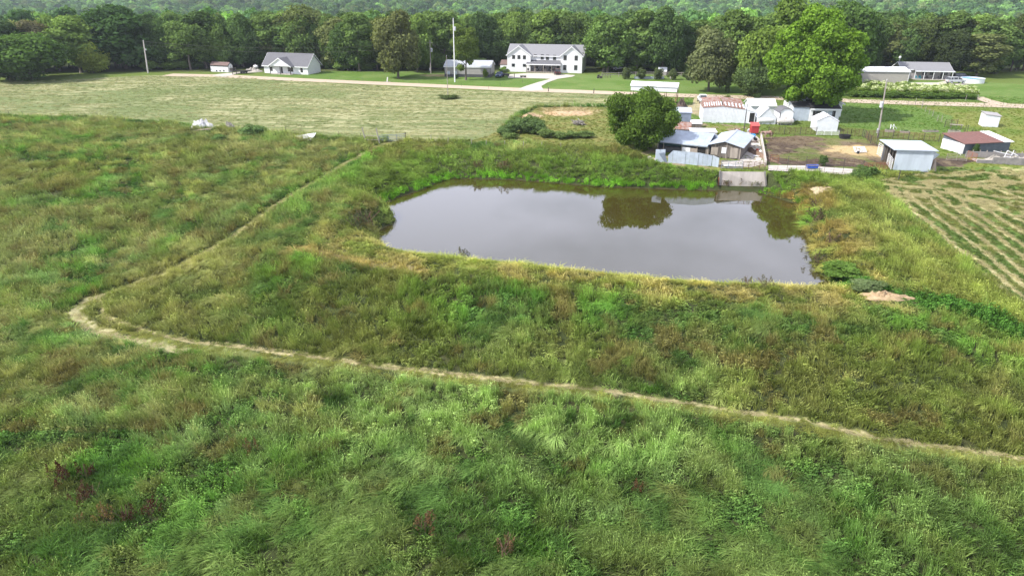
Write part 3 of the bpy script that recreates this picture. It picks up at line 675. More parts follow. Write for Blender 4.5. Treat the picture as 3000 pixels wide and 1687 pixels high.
def meadow():
    X = []; Y = []; S0 = []
    for (a, b, d, s) in [(24, 42, 9.5, .95), (42, 60, 7.5, 1.02), (60, 85, 5.6, 1.15), (85, 115, 4.0, 1.3), (115, 185, 2.2, 1.55)]:
        x, y = gen(d, None, -.95*b, .95*b, a, b, int(a)); k = infrust(x, y); X.append(x[k]); Y.append(y[k]); S0.append(np.full(k.sum(), s))
    x = np.concatenate(X); y = np.concatenate(Y); s0 = np.concatenate(S0)
    k = ~(inpoly(pond, x, y) | inpoly(hay, x, y) | inpoly(dirt, x, y) | inpoly(yard, x, y) | inpoly(pasture, x, y) | inpoly(hay2, x, y) | inpoly(weedplot, x, y))
    for L in lawns: k &= ~inpoly(L, x, y)
    k &= ~(inpoly(bare, x, y) | inpoly(farm, x, y) | inpoly(ramp_zone, x, y) | inpoly(alley_zone, x, y)) & ~((y > 190) & (y < 250))
    x, y, s0 = x[k], y[k], s0[k]; n = len(x); gg = np.random.default_rng(3)
    dp = pldist(pond, x, y, True); dm = pldist(mown_line, x, y); de = pldist(mown_edge, x, y); do = np.minimum(pldist(mown_outer, x, y), pldist(mown_left, x, y)+.2)
    dc = pldist(crest_strip, x, y); dw = np.full(n, 1e9)
    nA = fbm(x/7, y/7, 101, 4); nB = fbm(x/3, y/3, 102, 3); nC = fbm(x/16, y/16, 103, 3); nD = fbm(x/1.6, y/1.6, 104, 2); nE = fbm(x/5+9, y/9, 105, 3); nF = fbm(x/1.1, y/1.1, 106, 2)
    # which side of the mown loop: inside = the dam
    loop = inpoly(list(mown_edge)+[(200, 40, 0), (200, 140, 0), at('W', 1700, 380)], x, y)
    left = (~loop) & (x < -10) & (y > 45)
    T = np.ones((n, 3))*np.array((.062, .112, .034))
    T = lerp3(T, sm(.40, .60, nA), (.095, .125, .042)); T = lerp3(T, sm(.52, .66, nB)*.8, (.155, .165, .075))
    T = lerp3(T, sm(.54, .66, nE)*.85, (.075, .165, .034)); T = lerp3(T, sm(.50, .38, nB)*.75, (.040, .085, .028))
    pale = np.exp(-((x+4)/17)**2-((y-48)/8)**2)+.8*np.exp(-((x-10)/14)**2-((y-46)/5)**2)
    T = lerp3(T, np.clip(pale*1.1*sm(.3, .55, nD*.5+nB*.5), 0, 1), (.15, .215, .085))
    T = lerp3(T, sm(.56, .68, fbm(x/4, y/4, 110, 3))*.75*(~loop), (.14, .20, .085))
    T = lerp3(T, loop*sm(.40, .62, nC)*.6, (.115, .130, .040)); T = lerp3(T, left*sm(.35, .6, nA)*.6, (.13, .135, .06))
    T = lerp3(T, sm(.60, .72, fbm(x/2.4, y/2.4, 111, 3))*.8, (.115, .100, .048)); 
    T = lerp3(T, sm(.58, .70, fbm(x/3.3, y/1.8, 112, 3))*.6*(left+.35*loop), (.22, .22, .11))
    crest = sm(11, 3, dp)*sm(88, 74, y); T = lerp3(T, np.clip(crest*(.55+.6*nB), 0, 1)*.8, (.19, .205, .062)); T = lerp3(T, crest*sm(.52, .62, nB)*.7, (.27, .24, .115))
    lb = sm(-2, -14, x+30)*0
    right = sm(38, 46, x)*sm(45, 60, y); T = lerp3(T, np.clip(right*(.4+.6*nA), 0, 1)*.75, (.165, .19, .060))
    lefts = loop*sm(-26, -36, x-(80-y)*.0)*.8; T = lerp3(T, np.clip(lefts*nB*1.3, 0, 1), (.19, .19, .09))
    farb = sm(96, 104, y)*sm(14, 5, dp); T = lerp3(T, farb*.75, (.095, .155, .036)); T = lerp3(T, sm(1.6, .9, dp)*sm(95, 100, y), (.10, .22, .028))
    rb = sm(3.5, 1.5, dp)*sm(36, 44, x); T = lerp3(T, rb*sm(.38, .5, nB), (.10, .20, .03)); T = lerp3(T, rb*sm(.50, .62, fbm(x/2, y/2, 140, 2)), (.16, .11, .05))
    T = lerp3(T, sm(1.5, .4, dc)*.85, (.25, .205, .10)); T = lerp3(T, sm(2.5, 1.0, np.abs(dp-5.5))*sm(88, 76, y)*sm(.42, .58, nB)*.7, (.23, .20, .10)); T = lerp3(T, sm(6.0, 3.5, dp)*sm(36, 40, x)*sm(.5, .6, nA)*.8, (.17, .13, .055))
    ditch = pldist(ditch_line, x, y); T = lerp3(T, sm(2.6, 1.2, ditch), (.040, .095, .022))
    T = lerp3(T, sm(46, 34, y)*(.35+.4*nB), (.052, .105, .030)); hp_ = np.minimum(np.hypot(x-heapxy[0], (y-heapxy[1]+1.2)/1.3), 9)
    strip_ = sm(1.0, .7, de); T = lerp3(T, strip_*.8, (.125, .135, .04))
    T = T*np.array((1.74, 1.70, 1.30)); T *= gg.uniform(.78, 1.25, (n, 1))*(.56+.88*nD[:, None])*(.74+.52*nF[:, None])
    s = s0*(.62+.35*nA+.45*nD)*gg.uniform(.8, 1.2, n)*.92; hz = s*(.30+.45*nB+.75*nF+.25*(nE > .56))
    hz = hz*(1-.72*strip_)*np.where((dm < .45) | (do < .8), .25, 1)*np.where(crest > .3, .5, 1)*np.where(y > 95, .75, 1); hz = np.where(ditch < 2, hz*1.6, hz); hz = np.where(sm(1.6, .9, dp)*(y > 95) > .4, s*.8, hz)
    hz = np.where((hp_ < 2.9) | (np.hypot(x-heap2[0], y-heap2[1]+.8) < 2.0), .3*hz, hz)
    hz = np.where((dp < 2.2) & (y < 92), hz*.6, hz)
    # type
    lodged = fbm(x/6+40, y/6, 120, 3); ty = np.where(lodged > np.where(y < 62, .56, .50), np.where(nD > .5, 3, 2), np.where(nD > .55, 1, 0)); ty = np.where((gg.random(n) < .10), 7, ty)
    wd_ = fbm(x/3+70, y/3, 121, 3); ty = np.where((wd_ > np.where(y < 62, .55, .59)) | (ditch < 2), np.where(gg.random(n) < .5, 5, 6), ty); ty = np.where((T[:, 0] > .15) & (gg.random(n) < .6), 4, ty)
    ty = np.where(strip_ > .5, 7, ty)
    flow = -2.6+3.0*(fbm(x/22, y/22, 130, 2)-.5)+2.2*(fbm(x/6, y/6, 131, 2)-.5); ang = flow+gg.normal(0, .36, n)
    tl = (gg.random((n, 2))-.5)*.35
    z = hgt(x, y)-.02
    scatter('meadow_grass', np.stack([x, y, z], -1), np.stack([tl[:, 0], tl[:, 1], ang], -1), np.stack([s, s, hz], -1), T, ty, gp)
heapxy = at('L', 785, 1105); heap2 = at('L', 285, 262)
bare = poly('W', (2215,440),(2350,432),(2576,425),(2576,395),(2400,395),(2330,395),(2230,372),(2240,430))
ditch_line = poly('W', (2130,708),(2180,722),(2240,740),(2330,765),(2400,775),(2470,800),(2540,832))
meadow()
# short growth and laid hay on the cut fields and pastures
hp = [tuft(21, 34, .42, .34, 1.6, .030, 1.0), tuft(22, 34, .50, .38, 1.75, .028, 1.2), tuft(23, 30, .30, .36, .8, .03), weed(24, 70, .34, .34, .06)]
def hayfields():
    gg = np.random.default_rng(12)
    X = []; Y = []; S = []; T = []; I = []; A = []
    # right field
    x, y = gen(7.0, None, 25, 112, 42, 112, 5); k = infrust(x, y) & inpoly(hay2, x, y); x, y = x[k], y[k]; n = len(x)
    d = np.full(n, 1e9)
    for w in windrows: d = np.minimum(d, pldist(w, x+(fbm(x/2, y/2, 150, 2)-.5)*.6, y))
    scat = fbm(x/2.6, y/1.3, 55, 3)+.14*sm(84, 108, y+(x-60)*.25); isrow = (d < .36) | ((scat > .66) & (y > 93))
    t = np.where(isrow[:, None], np.array((.46, .41, .22))*gg.uniform(.75, 1.15, (n, 1)), lerp3(np.ones((n, 3))*np.array((.085, .135, .032)), sm(.4, .65, fbm(x/2, y/2, 151, 3)), (.17, .18, .055))*gg.uniform(.75, 1.25, (n, 1)))
    X.append(x); Y.append(y); S.append(np.where(isrow, .85, .72)*gg.uniform(.7, 1.3, n)*np.interp(y, [45, 110], [.9, 1.3])); T.append(t); I.append(np.where(isrow, gg.integers(0, 2, n), np.where(gg.random(n) < .3, 3, 2))); A.append(np.where(isrow, -.85, gg.uniform(-3, 3, n))+gg.normal(0, .5, n))
    # swaths along the mown loop
    for L, wd_, dens in ((mown_line, .13, 50), (mown_outer, .30, 32), (mown_left, .30, 9)):
        Lp = np.array(L)[:, :2]; seg = np.diff(Lp, axis=0); ln = np.hypot(seg[:, 0], seg[:, 1]); N = int(ln.sum()*dens*wd_*2)
        q = gg.choice(len(ln), N, p=ln/ln.sum()); u = gg.random(N); dd = seg[q]/ln[q][:, None]; off = gg.normal(0, wd_*.55, N)*(1+.9*sm(-22, -34, Lp[q, 0]+0*u))
        p = Lp[q]+seg[q]*u[:, None]+np.stack([-dd[:, 1], dd[:, 0]], -1)*off[:, None]; p[:, 1] += .8*(fbm(p[:, 0]/4, p[:, 0]*0, 160, 2)-.5)
        kk = fbm(p[:, 0]/1.5, p[:, 1]/1.5, 161, 2) > .34; p = p[kk]; dd = dd[kk]; N = len(p)
        X.append(p[:, 0]); Y.append(p[:, 1]); S.append(gg.uniform(.3, .62, N)); T.append(np.array((.50, .44, .26))*gg.uniform(.7, 1.15, (N, 1))); I.append(gg.integers(0, 2, N)); A.append(np.arctan2(dd[:, 1], dd[:, 0])+gg.normal(0, .35, N))
    # big hay field: clumps of laid grass
    x, y = gen(1.5, None, -190, 60, 120, 235, 8); k = infrust(x, y) & inpoly(hay, x, y); x, y = x[k], y[k]; n = len(x)
    st = fbm(x/9, y/1.15+x*.09+7*fbm(x/34, y/34, 8, 3), 41, 4); k = gg.random(n) < sm(.35, .6, st)+.25; x, y, st = x[k], y[k], st[k]; n = len(x)
    t = lerp3(np.ones((n, 3))*np.array((.22, .25, .10)), sm(.42, .60, st), (.40, .385, .215)); t = lerp3(t, sm(.55, .66, fbm(x/30, y/14, 4, 3))*.5, (.18, .24, .085)); t *= gg.uniform(.75, 1.2, (n, 1))
    X.append(x); Y.append(y); S.append(gg.uniform(.8, 1.5, n)*.9); T.append(t); I.append(gg.integers(0, 3, n)); A.append(gg.normal(0, .35, n)+pi*(gg.random(n) < .5))
    # corral, pasture, yard and plot: short rough growth
    x, y = gen(2.2, None, -30, 150, 104, 215, 9); k = infrust(x, y) & (inpoly(pasture, x, y) | inpoly(dirt, x, y) | inpoly(yard, x, y) | inpoly(weedplot, x, y) | inpoly(bare, x, y) | inpoly(farm, x, y)) & ~inpoly(alley_zone, x, y); x, y = x[k], y[k]; n = len(x)
    c = ground_color(x, y); dd_ = inpoly(dirt, x, y); k = (gg.random(n) < np.where(dd_, .45, 1)); x, y, c, dd_ = x[k], y[k], c[k], dd_[k]; n = len(x)
    X.append(x); Y.append(y); S.append(gg.uniform(.35, .75, n)*np.where(inpoly(weedplot, x, y), 1.3, 1)); T.append(c*gg.uniform(.8, 1.35, (n, 1))); I.append(np.where(dd_, gg.integers(0, 2, n), gg.integers(2, 4, n))); A.append(gg.uniform(0, 6.28, n))
    x = np.concatenate(X); y = np.concatenate(Y); s = np.concatenate(S); n = len(x)
    scatter('cut_hay_and_stubble', np.stack([x, y, hgt(x, y)-.01], -1), np.stack([np.zeros(n), np.zeros(n), np.concatenate(A)], -1), np.stack([s, s, s*gg.uniform(.6, 1.1, n)], -1), np.concatenate(T), np.concatenate(I), hp)
hayfields()
# ---------------------------------------------------------------- building helpers
M_white = mat('white_paint', (.74, .74, .75), (.66, .67, .68), rough=.6, scale=.8)
M_whitem = mat('white_metal', (.66, .68, .71), (.56, .58, .61), rough=.5, scale=1.2, spec=.5)
M_roofw = mat('white_roof_metal', (.82, .83, .85), (.74, .75, .78), rough=.4, scale=.6)
M_shing = mat('grey_shingles', (.155, .155, .165), (.10, .10, .11), rough=.9, scale=7, fine=1)
M_shing2 = mat('pale_grey_shingles', (.24, .24, .25), (.18, .18, .19), rough=.9, scale=6)
M_black = mat('black_shingles', (.022, .022, .025), (.035, .035, .038), rough=.9, scale=6)
M_brownroof = mat('brown_roof', (.17, .115, .10), (.12, .08, .07), rough=.8, scale=4)
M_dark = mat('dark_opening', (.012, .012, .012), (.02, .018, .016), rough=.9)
M_glass = mat('window_glass', (.02, .022, .025), (.05, .055, .06), rough=.08, spec=.6, scale=.7)
M_frame = mat('dark_frame', (.03, .028, .027), rough=.5)
M_beige = mat('beige_metal', (.36, .335, .30), (.32, .30, .27), rough=.6, scale=1)
M_greyw = mat('warm_grey_metal', (.33, .31, .30), (.29, .275, .27), rough=.6, scale=1)
M_greyroof = mat('light_grey_roof', (.42, .44, .46), (.36, .38, .40), rough=.45, scale=.7)
M_wains = mat('dark_grey_metal', (.07, .07, .075), rough=.6)
M_galv = mat('galvanised_metal', (.46, .515, .59), (.37, .42, .48), rough=.45, metal=.08, scale=.8, lo=.4, hi=.62)
M_galvb = mat('blue_grey_metal', (.24, .28, .35), (.17, .20, .26), rough=.5, metal=.2, scale=1.1)
M_bluew = mat('pale_blue_metal', (.50, .56, .62), (.40, .45, .50), rough=.5, scale=.7, stretch=(1, 1, .25))
M_rust = mat('rusty_metal', (.22, .095, .055), (.30, .24, .22), rough=.85, scale=1.4, lo=.42, hi=.6)
M_rustpipe = mat('rusty_pipe', (.15, .075, .05), (.09, .055, .045), rough=.85, scale=4)
M_orange = mat('orange_rust_pipe', (.34, .12, .06), (.22, .09, .05), rough=.85, scale=4)
M_redroof = mat('red_brown_roof', (.185, .085, .068), (.14, .07, .058), rough=.7, scale=1.6)
M_wood = mat('weathered_wood', (.19, .165, .145), (.10, .085, .075), rough=.95, scale=2.2, stretch=(1, 1, .18))
M_woodl = mat('pale_weathered_wood', (.33, .29, .25), (.22, .19, .165), rough=.95, scale=2.2, stretch=(1, 1, .2))
M_pole = mat('grey_pole_wood', (.34, .31, .28), (.24, .215, .19), rough=.95, scale=3, stretch=(1, 1, .12))
M_dpole = mat('dark_post_wood', (.085, .075, .068), (.05, .045, .04), rough=.95, scale=3)
M_conc = mat('concrete', (.50, .455, .41), (.37, .335, .30), rough=.95, scale=.9, stretch=(1, 1, .4), lo=.38, hi=.68)
M_concg = mat('grey_concrete', (.24, .225, .21), (.15, .145, .14), rough=.95, scale=1.2)
M_red = mat('red_paint', (.40, .035, .04), (.30, .03, .035), rough=.5)
M_blue = mat('blue_plastic', (.02, .09, .48), (.015, .07, .38), rough=.4)
M_cyan = mat('light_blue_plastic', (.02, .27, .62), rough=.4)
M_green = mat('dark_green_metal', (.012, .10, .075), rough=.5)
M_rubber = mat('black_rubber', (.018, .018, .02), rough=.8)
M_silver = mat('silver_paint', (.50, .52, .55), rough=.25, spec=.6)
M_tank = mat('tank_white', (.70, .70, .70), (.52, .51, .50), rough=.4, scale=1.2)
M_wire = mat('fence_wire', (.10, .09, .085), rough=.6)
M_earth = mat('clay_heap', (.46, .33, .20), (.33, .24, .14), rough=.95, scale=2.5, bump=.8)
M_chips = mat('straw_heap', (.48, .40, .26), (.30, .24, .15), rough=.95, scale=3, bump=.8)
M_stone = mat('rubble', (.42, .39, .34), (.26, .24, .21), rough=.95, scale=3)
M_soil = mat('garden_soil', (.06, .045, .03), (.06, .09, .03), rough=.95)
def V3(p): return np.array(p, float)
class Bd:
    "a building whose front wall runs from a to b on the ground; local x along the front, y inward"
    def __init__(s, name, label, cat, a, b, L=None, group=None):
        s.a = V3((a[0], a[1], 0)); b = V3((b[0], b[1], 0)); d = b-s.a; s.L = L or float(np.linalg.norm(d)); s.rz = atan2(d[1], d[0])
        s.e = thing(name, label, cat, (a[0], a[1], a[2] if len(a) > 2 else 0), s.rz, group); s.z0 = a[2] if len(a) > 2 else 0
        s.ux = V3((cos(s.rz), sin(s.rz), 0)); s.uy = V3((-sin(s.rz), cos(s.rz), 0))
    def f(s, r, x, y, off=0.0):
        "local (x, z) on the front plane (moved inward by off) seen at a pixel"
        u, v = px(r, x, y); d = V3(ray(u, v)); o = V3((0, 0, CAMH)); q = s.a+s.uy*off
        t = np.dot(q-o, s.uy)/np.dot(d, s.uy); p = o+d*t
        return float(np.dot(p-s.a, s.ux)), float(p[2]-s.z0)
    def loc(s, p):
        d = V3((p[0], p[1], 0))-s.a; return float(np.dot(d, s.ux)), float(np.dot(d, s.uy))
    def w(s, x, y, z=0): return tuple(s.a+s.ux*x+s.uy*y+V3((0, 0, z+s.z0)))
def sheets(parent, name, m, A, B, C, D, n, ribs=4, amp=.03, th=.02, gap=.012, jitter=.012, seed=0):
    "ribbed sheets side by side on the surface A-B (bottom) / D-C (top)"
    A, B, C, D = map(V3, (A, B, C, D)); nn = unit(np.cross(B-A, D-A)); g = random.Random(seed+int(abs(A[0])*10)); out = []
    for i in range(n):
        j = g.uniform(-jitter, jitter); mb = MB(); k = ribs*2+1; P = []
        for q in range(k):
            t = (i+gap+(1-2*gap)*q/(k-1))/n; o = nn*((amp if q % 2 else 0)+j+.012)
            bq = A+(B-A)*t+o; tq = D+(C-D)*t+o; P += [bq, tq]
        P2 = [p-nn*th for p in P]; m_ = len(P)
        fs = [(2*q, 2*q+2, 2*q+3, 2*q+1) for q in range(k-1)]+[(m_+2*q, m_+2*q+1, m_+2*q+3, m_+2*q+2) for q in range(k-1)]
        fs += [(0, 1, m_+1, m_), (m_-2, 2*m_-2, 2*m_-1, m_-1)]
        mb.add(P+P2, fs); out.append(mb.build(name, m, parent))
    return out
def win(parent, x0, x1, z0, z1, y=0.0, frame=None, pane=None, bars=True, name='window', axis='y', L=0):
    "framed window on the front wall (axis y) or on the right end wall (axis x, at x = L)"
    t = .07; mb = MB()
    def bx(m, a, b, c, d, yo0, yo1):
        if axis == 'y': m.box(a, b, y-yo1, y-yo0, c, d)
        else: m.box(L+yo0, L+yo1, a, b, c, d)
    bx(mb, x0-t, x1+t, z0-t, z0, .005, .07); bx(mb, x0-t, x1+t, z1, z1+t, .005, .07); bx(mb, x0-t, x0, z0, z1, .005, .07); bx(mb, x1, x1+t, z0, z1, .005, .07)
    if bars: bx(mb, x0, x1, (z0+z1)/2-.025, (z0+z1)/2+.025, .035, .06)
    f = mb.build(name, frame or M_frame, parent); p = MB(); bx(p, x0, x1, z0, z1, .008, .03); p.build('pane', pane or M_glass, f)
    return f
def gable(B, W, he, hr, ridge='x', wall=None, roof=None, ov=.35, th=.14, trim=None, sheetw=0, rsheet=0, wallname='wall', x0=0, L=None, y0=0, rmat2=None):
    "walls and pitched roof"
    L = L or B.L; e = B.e; wall = wall or M_white; roof = roof or M_shing
    if ridge == 'x':
        mb = MB(); mb.prism([(x0, y0, -.3), (x0, y0, he), (x0, y0+W/2, hr), (x0, y0+W, he), (x0, y0+W, -.3)], (L, 0, 0)); mb.build(wallname, wall, e)
        sl = (hr-he)/(W/2)
        for sgn, nm in ((1, 0), (-1, 1)):
            ye = y0-ov if sgn == 1 else y0+W+ov; ze = he-ov*sl; a = V3((x0-ov, ye, ze+.02)); b = V3((x0+L+ov, ye, ze+.02)); c = V3((x0+L+ov, y0+W/2, hr+.02)); d = V3((x0-ov, y0+W/2, hr+.02))
            mb = MB(); mb.prism([a, b, c, d] if sgn == 1 else [b, a, d, c], (0, 0, th)); mb.build('roof', rmat2 if (rmat2 and sgn == -1) else roof, e)
            if rsheet and sgn == 1:
                u = (0, 0, th); sheets(e, 'roof_sheet', roof, a+u, b+u, c+u, d+u, rsheet, 3, .04)
            if trim:
                mb = MB(); mb.box(x0-ov, x0+L+ov, ye-(.05 if sgn == 1 else 0), ye+(0 if sgn == 1 else .05), ze-.1, ze+th+.03); mb.build('fascia', trim, e)
        if trim:
            for xx in (x0-ov-.05, x0+L+ov):
                for sgn in (1, -1):
                    ye = y0-ov if sgn == 1 else y0+W+ov; mb = MB(); zz = he-ov*sl
                    mb.prism([(xx, ye, zz-.12), (xx, y0+W/2, hr-.12), (xx, y0+W/2, hr+th+.03), (xx, ye, zz+th+.03)], (.05, 0, 0)); mb.build('rake_board', trim, e)
        if sheetw: sheets(e, 'wall_sheet', wall, (x0, y0, 0), (x0+L, y0, 0), (x0+L, y0, he-.05), (x0, y0, he-.05), sheetw, 4, .03)
    else:
        mb = MB(); mb.prism([(x0, y0, -.3), (x0+L, y0, -.3), (x0+L, y0, he), (x0+L/2, y0, hr), (x0, y0, he)], (0, W, 0)); mb.build(wallname, wall, e)
        sl = (hr-he)/(L/2)
        for sgn in (1, -1):
            xe = x0-ov if sgn == 1 else x0+L+ov; ze = he-ov*sl; a = V3((xe, y0-ov, ze+.02)); b = V3((xe, y0+W+ov, ze+.02)); c = V3((x0+L/2, y0+W+ov, hr+.02)); d = V3((x0+L/2, y0-ov, hr+.02))
            mb = MB(); mb.prism([a, d, c, b] if sgn == 1 else [a, b, c, d], (0, 0, th)); mb.build('roof', roof, e)
            if rsheet:
                u = (0, 0, th)
                if sgn == 1: sheets(e, 'roof_sheet', roof, b+u, a+u, d+u, c+u, rsheet, 3, .03)
                else: sheets(e, 'roof_sheet', roof, a+u, b+u, c+u, d+u, rsheet, 3, .03)
            if trim:
                mb = MB(); mb.prism([(xe, y0-ov-.05, ze-.12), (x0+L/2, y0-ov-.05, hr-.12), (x0+L/2, y0-ov-.05, hr+th+.03), (xe, y0-ov-.05, ze+th+.03)], (0, .05, 0)); mb.build('rake_board', trim, e)
        if sheetw:
            h = sheetw//2; sheets(e, 'wall_sheet', wall, (x0, y0, 0), (x0+L/2, y0, 0), (x0+L/2, y0, hr-.08), (x0, y0, he-.05), h, 4, .025); sheets(e, 'wall_sheet', wall, (x0+L/2, y0, 0), (x0+L, y0, 0), (x0+L, y0, he-.05), (x0+L/2, y0, hr-.08), h, 4, .025)
def say(n, B, *a): print('BLD', n, 'L %.1f' % B.L, 'D %.0f' % B.a[1], *['%.2f' % v for v in a])
# ---------------------------------------------------------------- gabled white house, left
B = Bd('gabled_house', 'white single-storey house with grey roof and gabled front porch, left of the lawn', 'house', at('B', 710, 706), at('B', 1130, 723))
he = B.f('B', 1130, 640)[1]; q = B.loc(at('B', 1245, 697)); W = q[1]; zr = None
hr = ztop((B.w(B.L, W/2)[0], B.w(B.L, W/2)[1]), 'B', 524)
say('gabled', B, he, hr, W)
gable(B, W, he, hr, 'x', M_white, M_shing, .5, trim=M_white)
for (xa, xb, ya, yb, bars) in [(763, 786, 638, 685, 1), (1053, 1078, 650, 698, 1)]:
    (x0, z1) = B.f('B', xa, ya); (x1, z0) = B.f('B', xb, yb); win(B.e, x0, x1, z0, z1)
x0, z1 = B.f('B', 932, 650); x1, z0 = B.f('B', 984, 692); f_ = win(B.e, x0, x1, z0, z1, bars=False); MB().box((x0+x1)/2-.04, (x0+x1)/2+.04, -.08, -.03, z0, z1).build('mullion', M_frame, f_)
x0, z1 = B.f('B', 863, 648); x1, z0 = B.f('B', 888, 706); dr = MB().box(x0, x1, -.06, .0, 0, z1).build('door', M_frame, B.e); MB().box(x1-.15, x1-.08, -.1, -.06, 1.0, 1.1).build('door_handle', M_silver, dr)
px0 = B.f('B', 790, 640)[0]; px1 = B.f('B', 992, 640)[0]; pk = B.f('B', 875, 566, -2)[1]; pe = he-.1; yo = -2.2; xm = (px0+px1)/2
MB().prism([(px0, yo, pe), (px1, yo, pe), (xm, yo, pk)], (0, .12, 0)).build('porch_gable', M_white, B.e)
for s_ in (-1, 1):
    xe = px0-.4 if s_ < 0 else px1+.4; sl = (pk-pe)/((px1-px0)/2); a = (xe, yo-.3, pe-.4*sl); d = (xm, yo-.3, pk); MB().prism([a, d, (xm, W*.42, pk), (xe, .3 if s_ else 0, pe-.4*sl)] if s_ < 0 else [a, (xe, .3, pe-.4*sl), (xm, W*.42, pk), d], (0, 0, .14)).build('porch_roof', M_shing, B.e)
    MB().prism([(xe, yo-.36, a[2]-.12), (xm, yo-.36, pk-.12), (xm, yo-.36, pk+.18), (xe, yo-.36, a[2]+.18)], (0, .05, 0)).build('rake_board', M_white, B.e)
for k in range(3): MB().box(px0+.2+k*(px1-px0-.4)/2-.09, px0+.2+k*(px1-px0-.4)/2+.09, yo, yo+.18, 0, pe).build('porch_post', M_frame, B.e)
MB().box(px0, px1, yo, 0, 0, .15).build('porch_floor', M_conc, B.e)
MB().box(B.L+.0, B.L+.06, W*.48, W*.52, hr-1.6, hr-1.1).build('gable_vent', M_greyroof, B.e)
# small brown-roofed shed left
B = Bd('garden_shed', 'long white shed with brown roof and three round openings, beside the flatbed trailer', 'shed', at('B', 193, 692), at('B', 362, 700))
he = B.f('B', 362, 640)[1]; W = B.loc(at('B', 425, 693))[1]; say('shed', B, he, W); W = min(W, 4)
gable(B, W, he, he+1.0, 'x', M_white, M_brownroof, .1, trim=M_dark)
for x in (247, 280, 316):
    lx, lz = B.f('B', x, 684); MB().lathe([(.28, 0), (.28, .06)], 12, (lx, -.065, lz), 'y').build('round_window', M_dark, B.e)
for yy in (.1, W/2, W-.1): MB().box(B.L, B.L+.05, yy-.05, yy+.05, 0, he).build('corner_board', M_brownroof, B.e)
# ---------------------------------------------------------------- two-storey house
a = at('C', 1272, 693); b = at('C', 1990, 710)
B = Bd('two_storey_house', 'long two-storey white house with twin front gables and a covered porch', 'house', a, b)
heL = B.f('C', 1272, 528)[1]; heR = B.f('C', 2000, 545)[1]; he = (heL+heR)/2; say('two storey', B, heL, heR)
xl1 = B.f('C', 1495, 690)[0]; xr0 = B.f('C', 1785, 700)[0]; pkL = B.f('C', 1388, 447)[1]; pkR = B.f('C', 1890, 455)[1]; pk = (pkL+pkR)/2
W = 11.5; rec = 1.6; hr = ztop(B.w(B.L/2, W/2+rec)[:2], 'C', 434); print('two storey', he, pk, hr)
gable(B, W, he-.25, hr, 'x', M_white, M_shing2, .4, y0=rec, trim=M_white)
for (x0, x1) in ((0, xl1), (xr0, B.L)):
    xm = (x0+x1)/2; sl = (pk-he)/((x1-x0)/2); o = .4
    MB().prism([(x0, 0, -.3), (x1, 0, -.3), (x1, 0, he), (xm, 0, pk), (x0, 0, he)], (0, rec+.5, 0)).build('wing_wall', M_white, B.e)
    for s_ in (-1, 1):
        xe = xm+s_*((x1-x0)/2+o); ze = he-o*sl; yb = rec+W/2*.86
        P = [(xe, -o, ze+.03), (xm, -o, pk+.03), (xm, yb, pk+.03), (xe, yb, ze+.03)]
        MB().prism(P if s_ < 0 else P[::-1], (0, 0, .14)).build('wing_roof', M_shing2, B.e)
        MB().prism([(xe, -o-.06, ze-.15), (xm, -o-.06, pk-.15), (xm, -o-.06, pk+.2), (xe, -o-.06, ze+.2)], (0, .05, 0)).build('rake_board', M_white, B.e)
for (x_, y_, w_, h_) in [(1333, 553, 24, 34), (1384, 554, 24, 34), (1437, 556, 24, 34), (1330, 631, 26, 26), (1437, 633, 26, 24), (1830, 560, 25, 44), (1937, 563, 25, 44), (1827, 654, 25, 46), (1932, 656, 25, 44)]:
    (x0, z1) = B.f('C', x_-w_/2, y_-h_/2); (x1, z0) = B.f('C', x_+w_/2, y_+h_/2); win(B.e, x0, x1, z0, z1)
for (x_, y_, w_, h_) in [(1543, 542, 24, 24), (1610, 552, 24, 44), (1661, 555, 24, 44), (1728, 557, 24, 44)]:
    (x0, z1) = B.f('C', x_-w_/2, y_-h_/2, rec); (x1, z0) = B.f('C', x_+w_/2, y_+h_/2, rec); win(B.e, x0, x1, z0, z1, y=rec)
pz = B.f('C', 1630, 628, -1.5)[1]; pz1 = B.f('C', 1630, 586, rec)[1]; xa = xl1-1.3; xb = xr0+.2
MB().prism([(xa, -1.6, pz), (xb, -1.6, pz), (xb, -.02, pz+(pz1-pz)*.5), (xa, -.02, pz+(pz1-pz)*.5)], (0, 0, .14)).build('porch_roof', M_shing, B.e)
MB().prism([(xl1+.02, -.02, pz+(pz1-pz)*.5), (xr0-.02, -.02, pz+(pz1-pz)*.5), (xr0-.02, rec-.02, pz1), (xl1+.02, rec-.02, pz1)], (0, 0, .14)).build('porch_roof', M_shing, B.e)
MB().box(xa, xb, -1.66, -1.6, pz-.12, pz+.18).build('fascia', M_white, B.e)
MB().box(xl1+.1, xr0-.1, rec-.04, rec-.01, .4, pz-.1).build('porch_back_wall', M_greyw, B.e)
MB().box(xa, xb, -1.5, rec-.05, 0, .35).build('porch_floor', M_woodl, B.e)
for k in range(5): MB().box(xa+.1+k*(xb-xa-.3)/4, xa+.25+k*(xb-xa-.3)/4, -1.5, -1.35, .35, pz).build('porch_post', M_woodl, B.e)
for k in range(3): win(B.e, xl1+1.2+k*2.6, xl1+2.3+k*2.6, 1.1, 2.3, y=rec-.04)
MB().box(xr0-1.5, xr0-.6, rec-.1, rec-.04, .35, 2.5).build('door', M_frame, B.e)
